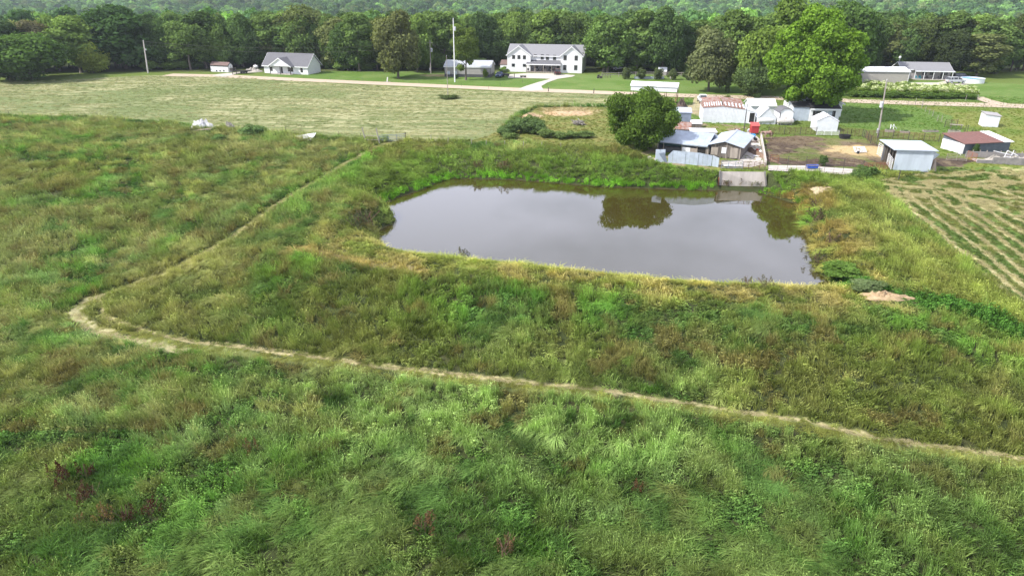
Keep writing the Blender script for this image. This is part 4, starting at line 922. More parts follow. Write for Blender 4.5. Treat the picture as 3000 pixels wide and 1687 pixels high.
for k in range(9):
    xx = xa+.6+k*(xb-xa-1)/9; c = MB(); c.box(xx-.3, xx+.3, -1.1, -.6, .7, .78); c.box(xx-.3, xx+.3, -.62, -.55, .78, 1.35)
    for q_ in (-.27, .22):
        for w_ in (-1.1, -.65): c.box(xx+q_, xx+q_+.05, w_, w_+.05, .35, .7)
    o = c.build('porch_chair', [M_frame, M_dpole, M_woodl][k % 3], None); o.location = B.e.location; o.rotation_euler = B.e.rotation_euler
    tag(o, '%s chair %s on the porch of the two-storey house' % (['black', 'dark wooden', 'pale wooden'][k % 3], ['first from the left', 'second from the left', 'third from the left', 'left of the middle', 'in the middle', 'right of the middle', 'third from the right', 'second from the right', 'farthest right'][k]), 'chair', 'chairs on the two-storey house porch')
# grey metal shed
B = Bd('metal_shed', 'grey metal shed with light roof and dark base band behind the light pole', 'shed', at('C', 668, 742), at('C', 1110, 750))
he = B.f('C', 1110, 652)[1]; W = B.loc(at('C', 1172, 737))[1]; W = min(max(W, 8), 12); hr = ztop(B.w(B.L, W/2)[:2], 'C', 590); say('grey shed', B, he, hr, W)
gable(B, W, he, hr, 'x', M_greyw, M_greyroof, .2, trim=M_white, sheetw=14, rsheet=14)
MB().box(-.03, B.L+.03, -.09, -.005, 0, .9).build('base_band', M_wains, B.e); MB().box(B.L+.004, B.L+.06, 0, W, 0, .9).build('base_band', M_wains, B.e)
for x_ in (B.L-.1, 0): MB().box(x_, x_+.12, -.1, -.01, 0, he).build('corner_trim', M_wains, B.e)
for xx in (705, 772):
    (x0, z1) = B.f('C', xx-12, 690); (x1, z0) = B.f('C', xx+12, 718); win(B.e, x0, x1, z0, z1, y=-.04, frame=M_white, pane=M_galv)
# small shed behind the two-storey house
B = Bd('backyard_shed', 'little white shed with brown roof peeking out left of the two-storey house', 'shed', at('C', 1205, 683), at('C', 1300, 686))
he = B.f('C', 1205, 625)[1]; gable(B, 4, he, he+1.3, 'x', M_white, M_brownroof, .15)
B = Bd('backyard_shed', 'tiny grey garden shed with bright white roof in front of the dark woods', 'shed', at('D', 650, 765), at('D', 730, 767))
he = B.f('D', 650, 722)[1]; gable(B, 3, he, he+1.0, 'x', M_greyw, M_roofw, .15)
B = Bd('well_house', 'small brick-like block shed at the wood edge left of the garden fence', 'shed', at('D', 82, 730), at('D', 108, 731)); gable(B, 1.6, B.f('D', 82, 668)[1], B.f('D', 82, 664)[1]+.2, 'x', M_wood, M_wood, .1)
# ---------------------------------------------------------------- carport on tall rusty legs
zc = 3.4; a = at_z('D', 372, 915, zc); b = at_z('D', 838, 935, zc)
B = Bd('carport', 'long white carport roof on tall rusty legs behind the round tree', 'carport', (a[0], a[1], 0), (b[0], b[1], 0))
z1 = B.f('D', 838, 885)[1]; W = 4.6; zr_ = ztop(B.w(B.L, W/2)[:2], 'D', 842); say('carport', B, zc, z1, zr_)
MB().box(0, B.L, 0, .06, zc, z1).build('side_panel', M_whitem, B.e); MB().box(0, B.L, W, W+.06, zc, z1).build('side_panel', M_whitem, B.e)
for s_ in (0, 1): MB().prism([(-.2, -.2 if s_ == 0 else W+.2, z1-.05), (B.L+.2, -.2 if s_ == 0 else W+.2, z1-.05), (B.L+.2, W/2, zr_), (-.2, W/2, zr_)][::1 if s_ == 0 else -1], (0, 0, .08)).build('roof', M_roofw, B.e)
sheets(B.e, 'roof_sheet', M_roofw, (-.2, -.2, z1+.04), (B.L+.2, -.2, z1+.04), (B.L+.2, W/2, zr_+.09), (-.2, W/2, zr_+.09), 12, 2, .02)
for k in range(5):
    for yy in (0, W): MB().box(k*(B.L-.12)/4, k*(B.L-.12)/4+.12, yy, yy+.12, 0, zc).build('leg', M_rustpipe, B.e)
for yy in (0, W): MB().bar((B.L-.1, yy+.06, 1.2), (B.L-.1, yy+.06+(.0), 1.25+.8), .16).build('leg_bracket', M_orange, B.e)
MB().bar((B.L-.05, 0, zc-.1), (B.L-.05, W, zc-.1), .1).build('cross_beam', M_rustpipe, B.e)
# ---------------------------------------------------------------- long white barn with the rusty patched roof
a = at('F', 1345, 562); b = at('F', 1940, 578)
B = Bd('white_barn', 'long low white metal barn with a rusty patched roof and open doorway', 'barn', a, b); say('white barn', B)
xp, zp = B.f('F', 1615, 362); x1, z1 = B.f('F', 1900, 400); zl = B.f('F', 1345, 378)[1]; xr = B.f('F', 2030, 430)[0]; zrr = B.f('F', 2030, 435)[1]
W = 7.0; yb = W
MB().prism([(0, 0, -.3), (xr, 0, -.3), (xr, 0, zrr), (x1, 0, z1), (xp, 0, zp), (0, 0, zl)], (0, W, 0)).build('wall', M_whitem, B.e)
n1 = max(3, int(xp/.95)); sheets(B.e, 'wall_sheet', M_whitem, (0, 0, 0), (xp, 0, 0), (xp, 0, zp-.05), (0, 0, zl-.05), n1, 4, .03)
xd0 = B.f('F', 1955, 500)[0]; xd1 = B.f('F', 2022, 500)[0]; zd = B.f('F', 1990, 445)[1]
n2 = max(2, int((x1-xp)/.95)); sheets(B.e, 'wall_sheet', M_whitem, (xp, 0, 0), (x1, 0, 0), (x1, 0, z1-.05), (xp, 0, zp-.05), n2, 4, .03)
sheets(B.e, 'wall_sheet', M_whitem, (x1, 0, 0), (xd0, 0, 0), (xd0, 0, (z1+zrr)/2), (x1, 0, z1-.05), 1, 4, .03)
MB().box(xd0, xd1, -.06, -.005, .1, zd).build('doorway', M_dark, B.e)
for xx in (xd0-.12, xd1): MB().box(xx, xx+.12, -.1, -.005, 0, zd+.1).build('door_post', M_white, B.e)
MB().bar((xd0+.3, -.1, .15), (xd0+1.2, -1.4, .02), 1.2, .05).build('fallen_door', M_white, B.e)
def slab(e, P, m, th=.1, name='roof'): return MB().prism(P, (0, 0, th)).build(name, m, e)
yk = 2.2
slab(B.e, [(-.15, -.1, zl+.0), (xp, -.1, zp+.02), (xp, W+.1, zp+.02), (-.15, W+.1, zl)], M_rust)
slab(B.e, [(xp+.01, -.1, zp+.02), (x1, -.1, z1+.02), (x1, W+.1, z1+.02), (xp+.01, W+.1, zp+.02)], M_rust)
slab(B.e, [(x1+.01, -.1, z1+.02), (xr+.2, -.1, zrr), (xr+.2, W+.1, zrr), (x1+.01, W+.1, z1+.02)], M_roofw)
# steeper rear roof with missing sheets over white purlins
zb = 1.1
for (xs, xe_, za_, zb_) in ((0, xp-.1, zl, zp), (xp+.1, x1, zp, z1)):
    n = 8 if xs == 0 else 6
    for k in range(n):
        t0 = (k+.08)/n; t1 = (k+.62)/n
        f0 = lambda t: xs+(xe_-xs)*t; g0 = lambda t: za_+(zb_-za_)*t
        slab(B.e, [(f0(t0), 1.0, g0(t0)+.14), (f0(t1), 1.0, g0(t1)+.14), (f0(t1), yk+.6, g0(t1)+zb*.55), (f0(t0), yk+.6, g0(t0)+zb*.55)], M_rust, .06, 'roof_sheet')
        slab(B.e, [(f0(t1)+.03, 1.0, g0(t1)+.14), (f0((k+1)/n), 1.0, g0((k+1)/n)+.14), (f0((k+1)/n), yk+.6, g0((k+1)/n)+zb*.55), (f0(t1)+.03, yk+.6, g0(t1)+zb*.55)], M_roofw, .05, 'purlin_strip')
    slab(B.e, [(xs, yk+.62, za_+zb*.57), (xe_, yk+.62, zb_+zb*.57), (xe_, W, zb_+zb), (xs, W, za_+zb)], M_rust, .08, 'upper_roof')
for k in range(7): MB().bar((.4+k*xr/7, -.0+.0-1.0, .06), (1.3+k*xr/7, -1.0, .06), .1).build('base_plank', M_white, B.e) if k in (1, 2) else None
# shed parts left of it
def leanto(name, label, r, fl, fr, h0px, depth, drop, wm, rm, cat='shed', n=0, ov=.15, hz=None):
    B = Bd(name, label, cat, at(r, *fl), at(r, *fr)); h = hz or B.f(r, fl[0], h0px)[1]; say(name, B, h)
    W = depth; h2 = h+drop
    MB().prism([(0, 0, -.3), (0, 0, h), (0, W, h2), (0, W, -.3)], (B.L, 0, 0)).build('wall', wm, B.e)
    a = V3((-ov, -ov, h+.02)); b = V3((B.L+ov, -ov, h+.02)); c = V3((B.L+ov, W+ov, h2+.02)); d = V3((-ov, W+ov, h2+.02)); MB().prism([a, b, c, d], (0, 0, .06)).build('roof', rm, B.e)
    if n:
        u = (0, 0, .06); sheets(B.e, 'roof_sheet', rm, a+u, b+u, c+u, d+u, n, 3, .03); sheets(B.e, 'wall_sheet', wm, (0, 0, 0), (B.L, 0, 0), (B.L, 0, h-.03), (0, 0, h-.03), n, 3, .03)
    return B, h
leanto('blue_grey_shed', 'blue-grey corrugated shed half hidden by the round dark tree', 'F', (960, 605), (1195, 612), 440, 3.5, .5, M_galvb, M_galv, n=6)
leanto('rust_roof_shed', 'low shed with a rust-streaked roof between round tree and barn', 'F', (1000, 690), (1190, 700), 655, 3.2, .9, M_galvb, M_rust, n=5)
leanto('grey_wood_hut', 'low weathered wooden hut left of the long white barn', 'F', (1200, 635), (1335, 640), 585, 2.2, .4, M_wood, M_roofw, n=3)
B, h = leanto('white_roof_shelter', 'low shelter with plain bright white flat roof behind the barn', 'F', (1205, 735), (1530, 742), 690, 3.0, .15, M_whitem, M_roofw)
# ---------------------------------------------------------------- metal-roofed barn with weathered gable by the pond
a = at('F', 1450, 1008); b = at('F', 1832, 1048)
B = Bd('pond_barn', 'weathered board barn with blue-grey metal roofs overlooking the pond', 'barn', a, b); say('pond barn', B)
he = B.f('F', 1835, 880)[1]; xp, zp = B.f('F', 1650, 812); xl, _ = B.f('F', 775, 850); zf = B.f('F', 1100, 845)[1]; W = B.loc(at_z('F', 1615, 652, zp))[1]; print('pond barn he %.1f zp %.1f xl %.1f zf %.1f W %.1f' % (he, zp, xl, zf, W)); W = min(max(W, 6), 13)
MB().prism([(0, 0, -.6), (B.L, 0, -.6), (B.L, 0, he), (xp, 0, zp), (0, 0, he)], (0, W, 0)).build('wall', M_dark, B.e)
n = 24
for k in range(n):
    x0 = B.L*k/n; x1 = B.L*(k+1)/n; top = lambda x: he+(zp-he)*(x/xp if x < xp else (B.L-x)/(B.L-xp))-.06
    bot = -.3+.5*(random.random() < .2); cut = random.uniform(0, .15); y = -.03-random.random()*.03
    MB().prism([(x0+.02, y, bot), (x1-.02, y, bot), (x1-.02, y, top(x1)-cut), (x0+.02, y, top(x0)-cut)], (0, .03, 0)).build('board', random.choice([M_wood, M_wood, M_woodl, M_wood]), B.e)
for (xa, xb, ya, yb, m_) in [(1470, 1545, 880, 985, M_woodl), (1720, 1800, 890, 1030, M_woodl), (1605, 1655, 885, 965, M_whitem)]:
    (x0, z1) = B.f('F', xa, ya); (x1, z0) = B.f('F', xb, yb); MB().box(x0, x1, -.13, -.07, z0, z1).build('door_panel' if m_ is M_woodl else 'white_panel', m_, B.e)
for k in range(10): MB().box(B.L+.005, B.L+.04, .1+k*(W-.2)/10, .05+(k+1)*(W-.2)/10, -.3, he-.05).build('side_board', M_wood, B.e)
o = .5
for s_ in (-1, 1):
    xe = -o if s_ < 0 else B.L+o; sl = (zp-he)/xp; ze = he-o*sl+.04
    P = [(xe, -o, ze), (xp, -o, zp+.04), (xp, W, zp+.04), (xe, W, ze)]; MB().prism(P if s_ < 0 else P[::-1], (0, 0, .08)).build('roof', M_galv, B.e)
    u = V3((0, 0, .09)); P = [V3(p)+u for p in P]
    if s_ < 0: sheets(B.e, 'roof_sheet', M_galv, P[3], P[0], P[1], P[2], 8, 3, .02, jitter=.004)
    else: sheets(B.e, 'roof_sheet', M_galv, P[0], P[3], P[2], P[1], 8, 3, .02, jitter=.004)
MB().bar((xp, -o-.02, zp+.16), (xp, W, zp+.16), .35, .06).build('ridge_cap', M_greyroof, B.e)
# open-fronted left wing
hb = zf+ (0.25); Wl = B.loc(at_z('F', 1100, 690, zf+1.3))[1]; Wl = min(max(Wl, 5), 10); print('wing', Wl)
MB().box(xl, -.05, Wl-.15, Wl, -.3, zf+1.2).build('back_wall', M_galvb, B.e); MB().prism([(xl, 0, -.3), (xl, 0, zf), (xl, Wl, zf+1.25), (xl, Wl, -.3)], (.1, 0, 0)).build('end_wall', M_galvb, B.e)
P = [V3((xl-.25, -.45, zf)), V3((-.06-o, -.45, zf)), V3((-.06-o, Wl, zf+1.3)), V3((xl-.25, Wl, zf+1.3))]
MB().prism(P, (0, 0, .07)).build('wing_roof', M_galv, B.e); sheets(B.e, 'roof_sheet', M_galv, *[p+V3((0, 0, .07)) for p in P], 18, 3, .05)
def fr(xa, xb, ya, yb, m, nm, yy=-.05):
    (x0, z1) = B.f('F', xa, ya); (x1, z0) = B.f('F', xb, yb); return MB().box(x0, x1, yy, yy+.05, z0, z1).build(nm, m, B.e)
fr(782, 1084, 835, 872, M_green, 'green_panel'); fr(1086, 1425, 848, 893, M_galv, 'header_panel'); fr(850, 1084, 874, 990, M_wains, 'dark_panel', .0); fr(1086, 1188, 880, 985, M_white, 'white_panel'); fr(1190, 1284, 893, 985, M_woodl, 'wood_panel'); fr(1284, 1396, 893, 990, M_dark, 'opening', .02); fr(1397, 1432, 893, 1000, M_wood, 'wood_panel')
for xx in (780, 850, 1086, 1284, 1425):
    x0 = B.f('F', xx, 900)[0]; MB().box(x0-.07, x0+.07, -.12, .02, -.3, zf).build('post', M_woodl, B.e)
# corrugated tin fence in front
T_ = thing('tin_fence', 'buckled corrugated tin fence in front of the barn above the pond', 'fence', at('F', 740, 1072))
def tin(p, q, tp, tq, n, m=M_galv, lean=0):
    a = V3(at('F', *p)); b = V3(at('F', *q)); a0 = V3(T_.location); za = ztop(a, 'F', tp); zb_ = ztop(b, 'F', tq); c = V3((b[0]+lean, b[1], zb_)); d = V3((a[0]+lean, a[1], za))
    sheets(T_, 'tin_sheet', m, a-a0-(0, 0, .1), b-a0-(0, 0, .1), c-a0, d-a0, n, 4, .05, jitter=.05)
tin((740, 1072), (865, 1079), 912, 912, 2); tin((905, 1085), (960, 1088), 985, 925, 1); tin((962, 1088), (1290, 1118), 926, 956, 6); tin((1290, 1118), (1465, 1128), 956, 990, 3); tin((1468, 1128), (1556, 1142), 988, 1025, 2, M_bluew)
a0 = V3(T_.location); a = V3(at('F', 868, 1080))-a0; b = V3(at('F', 905, 1086))-a0; zt = ztop(V3(at('F', 868, 1080)), 'F', 940)-a0[2]
sheets(T_, 'leaning_sheet', M_galvb, a, b, b+(-.7, .1, zt*.95), a+(-1.1, .1, zt*.8), 1, 4, .05)
# ---------------------------------------------------------------- concrete yard, walls, ramp
zY = .03
patch('concrete_yard', [at_z('F', *p) for p in [(1838, 1062), (1850, 860), (1790, 700), (1960, 690), (2030, 720), (2085, 780), (2140, 1100), (1990, 1140), (1640, 1130), (1590, 1075)]], M_conc, zY)
a = at('F', 2092, 770); b = at('F', 2150, 1120)
B = Bd('yard_wall', 'low concrete wall along the right side of the barn yard', 'wall', b, a); MB().box(0, B.L, -.25, .0, -.2, .9).build('wall', M_conc, B.e)
B2 = thing('manure_heap', 'long brown strip of old manure and straw beside the yard wall', 'heap', b)
def heap(name, label, cat, c, rx, ry, h, m, seed, rz=0, group=None, par=None):
    g_ = np.random.default_rng(seed); nr, na = 9, 26; V = [(0, 0, h)]; F = []
    for i in range(1, nr):
        for j in range(na):
            t = i/(nr-1); a_ = 2*pi*j/na; rr = t*(1+.18*sin(3*a_+seed)+.12*sin(5*a_+1)); z = h*(1-t**1.6)*(1+.35*g_.normal())
            V.append((rx*rr*cos(a_)+g_.normal()*.05, ry*rr*sin(a_)+g_.normal()*.05, max(z, -.05) if i < nr-1 else -.15))
    for j in range(na): F.append((0, 1+j, 1+(j+1) % na))
    for i in range(nr-2):
        for j in range(na): F.append((1+i*na+j, 1+(i+1)*na+j, 1+(i+1)*na+(j+1) % na, 1+i*na+(j+1) % na))
    me = bpy.data.meshes.new(name); me.from_pydata(V, [], F); me.materials.append(m); me.update(); o = bpy.data.objects.new(name, me); link(o, par); o.location = c; o.rotation_euler.z = rz
    return tag(o, label, cat, group) if par is None else o
o = heap('heap', None, None, (0, 0, 0), .8, B.L/2, .5, mat('manure', (.16, .10, .07), (.24, .17, .12), rough=1, scale=3), 4, par=B2); o.location = (-.0+1.0, B.L*.5, 0); o.rotation_euler.z = .15
Pt = [at_z('F', 1580, 1196, -.05), at_z('F', 2152, 1202, -.05), at_z('F', 2168, 1386, -2.35), at_z('F', 1568, 1372, -2.35)]
RM = thing('concrete_ramp', 'pale stained concrete slab sloping down to the pond below the gates', 'ramp', Pt[3])
q0 = V3(Pt[3]); MB().prism([V3(p)-q0 for p in (Pt[3], Pt[2], Pt[1], Pt[0])], (0, 0, -.35)).build('slab', M_conc, RM)
for i, j in ((0, 3), (1, 2)):
    A_, B_ = V3(Pt[i])-q0, V3(Pt[j])-q0; MB().bar(A_+(0, 0, .1), B_+(0, 0, .1), .22, .3).build('kerb', M_concg, RM)
for p in (Pt[0], Pt[1]): MB().box(*(lambda c: (c[0]-.13, c[0]+.13, c[1]-.13, c[1]+.13, -.4, 1.3))(V3(p)-q0)).build('end_post', M_dpole if p is Pt[1] else M_orange, RM)
patch('alley_slab', [at_z('G', *p) for p in [(440, 1120), (900, 1125), (1500, 1165), (1640, 1190), (1600, 1255), (1200, 1225), (440, 1185)]], M_conc, .05)
# ---------------------------------------------------------------- sheds, tanks and the black-roofed house
B = Bd('workshop_shed', 'white shed with steep white gable roof behind the left propane tank', 'shed', at('G', 303, 590), at('G', 533, 592)); he = B.f('G', 303, 500)[1]; zp = B.f('G', 405, 380)[1]; say('shedA', B, he, zp)
gable(B, 4.5, he, zp, 'y', M_whitem, M_roofw, .15, .06, sheetw=6, rsheet=5)
B = Bd('workshop_shed', 'white shed with grey rounded roof behind the right propane tank', 'shed', at('G', 567, 595), at('G', 745, 597)); he = B.f('G', 567, 440)[1]; zp = B.f('G', 655, 388)[1]; say('shedB', B, he, zp)
W = 4; MB().prism([(0, 0, -.2), (B.L, 0, -.2), (B.L, 0, he), (B.L*.75, 0, zp-.15), (B.L/2, 0, zp), (B.L*.25, 0, zp-.15), (0, 0, he)], (0, W, 0)).build('wall', M_white, B.e)
R_ = [(-.12, he-.08), (B.L*.25, zp-.13), (B.L/2, zp+.02), (B.L*.75, zp-.13), (B.L+.12, he-.08)]
for (xa, za), (xb, zb) in zip(R_, R_[1:]): MB().prism([(xa, -.15, za), (xb, -.15, zb), (xb, W, zb), (xa, W, za)], (0, 0, .08)).build('roof', M_shing, B.e)
MB().box(.1, .22, -.05, -.005, 0, he).build('corner_board', M_frame, B.e)
def propane(label, r, xa, xb, y, rad, m):
    a = V3(at(r, xa, y)); b = V3(at(r, xb, y)); c = (a+b)/2; L = float(np.linalg.norm(b-a))
    e = thing('propane_tank', label, 'propane tank', tuple(c), atan2(b[1]-a[1], b[0]-a[0]), 'propane tanks'); R = rad; h = L/2
    MB().lathe([(.02, -h), (R*.55, -h+R*.12), (R*.88, -h+R*.4), (R, -h+R*.75), (R, h-R*.75), (R*.88, h-R*.4), (R*.55, h-R*.12), (.02, h)], 18, (0, 0, R+.25), 'x').build('tank', m, e, smooth=True)
    MB().lathe([(R*.35, 2*R+.2), (R*.35, 2*R+.42), (R*.2, 2*R+.5)], 12).build('valve_dome', m, e)
    for xx in (-h*.55, h*.55): MB().box(xx-.12, xx+.12, -R*.6, R*.6, 0, .35).build('foot', M_concg, e)
propane('clean white propane tank, the left of the pair by the sheds', 'G', 292, 508, 588, .58, M_tank)
propane('dirtier white propane tank, the right of the pair by the sheds', 'G', 546, 765, 600, .58, mat('stained_tank', (.55, .53, .50), (.36, .33, .30), rough=.5, scale=1.6))
propane('small white propane tank by the gravel pile near the flatbed trailer', 'B', 600, 650, 668, .55, M_tank)
# white roof bits behind the sheds
B = Bd('storage_shed', 'white-roofed storage shed behind the propane tank sheds under the maple', 'shed', at('G', 190, 470), at('G', 520, 475)); he = ztop(B.w(0, 0), 'G', 350); gable(B, 5, he, he+1.1, 'x', M_whitem, M_roofw, .3, rsheet=8)
# black-roofed annex
a = at('G', 960, 552); b = at('G', 1338, 560)
B = Bd('farm_house', 'white farmhouse with black front roof, shuttered window and metal side wall', 'house', a, b); he = B.f('G', 975, 392)[1]; say('annex', B, he)
W = 4.2; hz = he+1.2; MB().prism([(0, 0, -.3), (0, 0, he), (0, W, hz), (0, W, -.3)], (B.L, 0, 0)).build('wall', M_white, B.e)
MB().prism([(-.2, -.4, he-.05), (B.L+.25, -.4, he-.05), (B.L+.05, W, hz+.03), (-.2, W, hz+.03)], (0, 0, .14)).build('roof', M_black, B.e); MB().box(-.2, B.L+.25, -.47, -.41, he-.2, he+.12).build('fascia', M_white, B.e)
for (xa, xb, m_) in [(1022, 1048, M_frame), (1272, 1298, M_frame)]:
    (x0, z1) = B.f('G', xa, 418); (x1, z0) = B.f('G', xb, 495); MB().box(x0, x1, -.07, -.01, z0, z1).build('shutter', m_, B.e)
for (xa, xb, p_) in [(1058, 1115, M_glass), (1132, 1195, M_galv), (1208, 1266, M_galv)]:
    (x0, z1) = B.f('G', xa, 420); (x1, z0) = B.f('G', xb, 488); win(B.e, x0, x1, z0, z1, frame=M_white, pane=p_)
xm = B.f('G', 752, 500)[0]; hm = B.f('G', 752, 372)[1]; MB().box(xm, -.04, .3, 3.5, -.2, hm).build('side_wall', M_whitem, B.e); sheets(B.e, 'wall_sheet', M_galv, (xm, .3, 0), (-.05, .3, 0), (-.05, .3, hm), (xm, .3, hm), 6, 3, .03)
MB().prism([(xm, .1, hm), (-.25, .1, hm), (-.25, 3.6, hm+.7), (xm, 3.6, hm+.7)], (0, 0, .12)).build('side_roof', M_black, B.e)
# main house behind
yg = 6.5; xg1, zg1 = B.f('G', 1420, 322, yg); xg0 = xg1-11; xgp = xg0+5.2; zgp = B.f('G', 1205, 196, yg)[1]; Wg = 9
MB().prism([(xg0, yg, -.3), (xg1-.3, yg, -.3), (xg1-.3, yg, zg1), (xgp, yg, zgp), (xg0, yg, zg1)], (0, Wg, 0)).build('main_wall', M_white, B.e)
for s_ in (-1, 1):
    xe = xg0-.3 if s_ < 0 else xg1+.15; sl = (zgp-zg1)/(xg1-.3-xgp); P = [(xe, yg-.4, zg1-.3*sl), (xgp, yg-.4, zgp+.02), (xgp, yg+Wg, zgp+.02), (xe, yg+Wg, zg1-.3*sl)]
    MB().prism(P if s_ < 0 else P[::-1], (0, 0, .15)).build('main_roof', M_black, B.e); MB().prism([(P[0][0], yg-.46, P[0][2]-.2), (xgp, yg-.46, zgp-.2), (xgp, yg-.46, zgp+.08), (P[0][0], yg-.46, P[0][2]+.08)], (0, .05, 0)).build('rake_board', M_white, B.e)
x2, z2 = B.f('G', 1120, 280, 4.3); x3 = B.f('G', 1290, 335, 4.3)[0]
MB().prism([(x2-3.6, 4.25, hz), (x3, 4.25, hz-.1), (x2, 4.25, z2)], (0, 2.0, 0)).build('middle_gable', M_whitem, B.e)
MB().prism([(x3+.2, 4.0, hz-.1), (x3+.2, 6.4, hz-.1), (x2, 6.4, z2+.03), (x2, 4.0, z2+.03)], (0, 0, .12)).build('middle_roof', M_black, B.e)
MB().prism([(x2, 4.0, z2+.03), (x2, 6.4, z2+.03), (x2-3.8, 6.4, hz-.1), (x2-3.8, 4.0, hz-.1)], (0, 0, .12)).build('middle_roof', M_galv, B.e)
# front white shed
B = Bd('tool_shed', 'ribbed white gable shed with white side, standing in front of the black-roofed house', 'shed', at('G', 1043, 680), at('G', 1325, 688)); he = B.f('G', 1043, 545)[1]; zp = B.f('G', 1190, 478)[1]; say('shedC', B, he, zp)
gable(B, 4.2, he, zp, 'y', M_whitem, M_roofw, .12, .06, sheetw=10, rsheet=5)
# ---------------------------------------------------------------- right-hand sheds
a = at('H', 508, 1175); b = at('H', 985, 1205)
B = Bd('open_shed', 'pale blue metal lean-to shed open on its left side beside the corral', 'shed', a, b); h0 = B.f('H', 555, 895)[1]; say('blue shed', B, h0)
h1 = B.f('H', 1060, 960)[1]; hf = (h0+h1)/2; W = 6.0; hb = ztop(B.w(0, W)[:2], 'H', 780); hb = min(max(hb, hf-.2), hf+1.4); print('hb', hb, 'hf', hf, h1)
MB().box(0, B.L, 0, .1, -.3, hf).build('front_wall', M_bluew, B.e); sheets(B.e, 'wall_sheet', M_bluew, (0, 0, 0), (B.L, 0, 0), (B.L, 0, hf-.02), (0, 0, hf-.02), 9, 4, .03)
MB().box(0, B.L, W-.1, W, -.3, hb).build('back_wall', M_galvb, B.e); MB().prism([(B.L-.1, .1, -.3), (B.L-.1, .1, hf), (B.L-.1, W-.1, hb), (B.L-.1, W-.1, -.3)], (.1, 0, 0)).build('end_wall', M_bluew, B.e)
for k in range(5): MB().box(.0, .0+.07, .2+k*(W-.5)/4.2, .2+k*(W-.5)/4.2+.12, 0, hf-.1).build('post', M_woodl if k in (0, 2) else M_wood, B.e)
for k in range(14): MB().box(.3+k*(B.L-.6)/14, .25+(k+1)*(B.L-.6)/14, W-.16, W-.11, -.1, hb-.1).build('inner_board', M_wood, B.e)
P = [V3((-.6, -.35, hf)), V3((B.L+.45, -.35, hf)), V3((B.L+.2, W+.3, hb+.05)), V3((-.8, W+.3, hb+.05))]; MB().prism(P, (0, 0, .07)).build('roof', M_galv, B.e)
sheets(B.e, 'roof_sheet', M_galv, *[p+V3((0, 0, .075)) for p in P], 9, 2, .018, jitter=.004)
MB().prism([(B.L+.02, 0, hf-.1), (B.L+.9, .2, hf-.6), (B.L+.02, .2, hf-1.6)], (0, .06, 0)).build('bent_flap', M_bluew, B.e); MB().prism([(B.L+.05, -.05, -.1), (B.L+.95, -.05, -.1), (B.L+.4, .0, 2.2)], (0, .05, 0)).build('loose_board', M_wood, B.e)
# red-roofed shed
a = at('H', 1405, 975); b = at('H', 1990, 945)
B = Bd('red_roof_shed', 'low grey shed with rusty red roof, white end wall and white roof strip', 'shed', a, b); he = B.f('H', 1415, 850)[1]; say('red', B, he); he = min(max(he, 1.8), 3.2)
W = 5.2; MB().prism([(0, 0, -.3), (0, 0, he), (0, W, he+.75), (0, W, -.3)], (B.L, 0, 0)).build('wall', mat('slate_blue_wall', (.085, .10, .125), (.12, .135, .16), rough=.8, scale=1.3), B.e)
MB().box(-.06, -.005, 0, W, -.2, he).build('white_end', M_white, B.e)
xs = B.L*.82; P = lambda x0, x1: [V3((x0, -.3, he+.02)), V3((x1, -.3, he+.02)), V3((x1, W+.3, he+.84)), V3((x0, W+.3, he+.84))]
MB().prism(P(-.3, xs), (0, 0, .07)).build('roof', M_redroof, B.e); sheets(B.e, 'roof_sheet', M_redroof, *[p+V3((0, 0, .075)) for p in P(-.3, xs)], 11, 3, .025, jitter=.006)
MB().prism(P(xs+.02, B.L+.4), (0, 0, .07)).build('roof', M_roofw, B.e); sheets(B.e, 'roof_sheet', M_roofw, *[p+V3((0, 0, .08)) for p in P(xs+.02, B.L+.4)], 2, 3, .02)
# small white shed on the pasture
B = Bd('pasture_shed', 'small white ribbed shed with slanted grey roof alone on the pasture', 'shed', at('H', 1665, 622), at('H', 1858, 630)); h0 = B.f('H', 1685, 465)[1]; h1 = B.f('H', 1880, 490)[1]; say('pasture', B, h0, h1)
W = 2.8; MB().prism([(0, 0, -.3), (B.L, 0, -.3), (B.L, 0, h1), (0, 0, h0)], (0, W, 0)).build('wall', M_white, B.e); sheets(B.e, 'wall_sheet', M_whitem, (0, 0, 0), (B.L, 0, 0), (B.L, 0, h1-.03), (0, 0, h0-.03), 4, 3, .03)
MB().prism([(-.1, -.15, h0), (B.L+.25, -.15, h1-.03), (B.L+.25, W+.15, h1+.25), (-.1, W+.15, h0+.25)], (0, 0, .08)).build('roof', M_greyw, B.e)
# concrete bunker
a = at('H', 1590, 1088); b = at('H', 2195, 1122)
B = Bd('concrete_bunker', 'broken grey concrete feed bunker in front of the red-roofed shed', 'bunker', a, b); ht = B.f('H', 1900, 1050)[1]; say('bunker', B, ht)
MB().box(2.4, B.L+8, 0, .25, -.3, 1.1).build('front_wall', M_concg, B.e); MB().box(0, 2.35, 0, .25, -.3, .55).build('low_wall', M_concg, B.e); MB().box(-.6, B.L+8, 3.6, 3.85, -.3, 1.2).build('back_wall', M_concg, B.e)
MB().box(0, B.L+8, .3, 3.55, -.1, .12).build('floor', M_conc, B.e)
for k in range(9): MB().box(.4+k*1.1, .52+k*1.1, 3.65, 3.77, 1.2, 1.5).build('stub_post', M_woodl, B.e)
heap('sand_heap', 'pale sand spilling over the broken corner of the concrete bunker', 'heap', B.w(3.2, 1.6, .1), 1.6, 1.2, .8, M_stone, 5); heap('sand_heap', 'pale sandy heap inside the right end of the concrete bunker', 'heap', B.w(B.L-1, 2, .1), 3.4, 1.6, .8, M_stone, 6)
e = thing('pipe_frame', 'white pipe frame leaning over the right end of the concrete bunker', 'frame', B.w(B.L-3, 1.2, .1), B.rz)
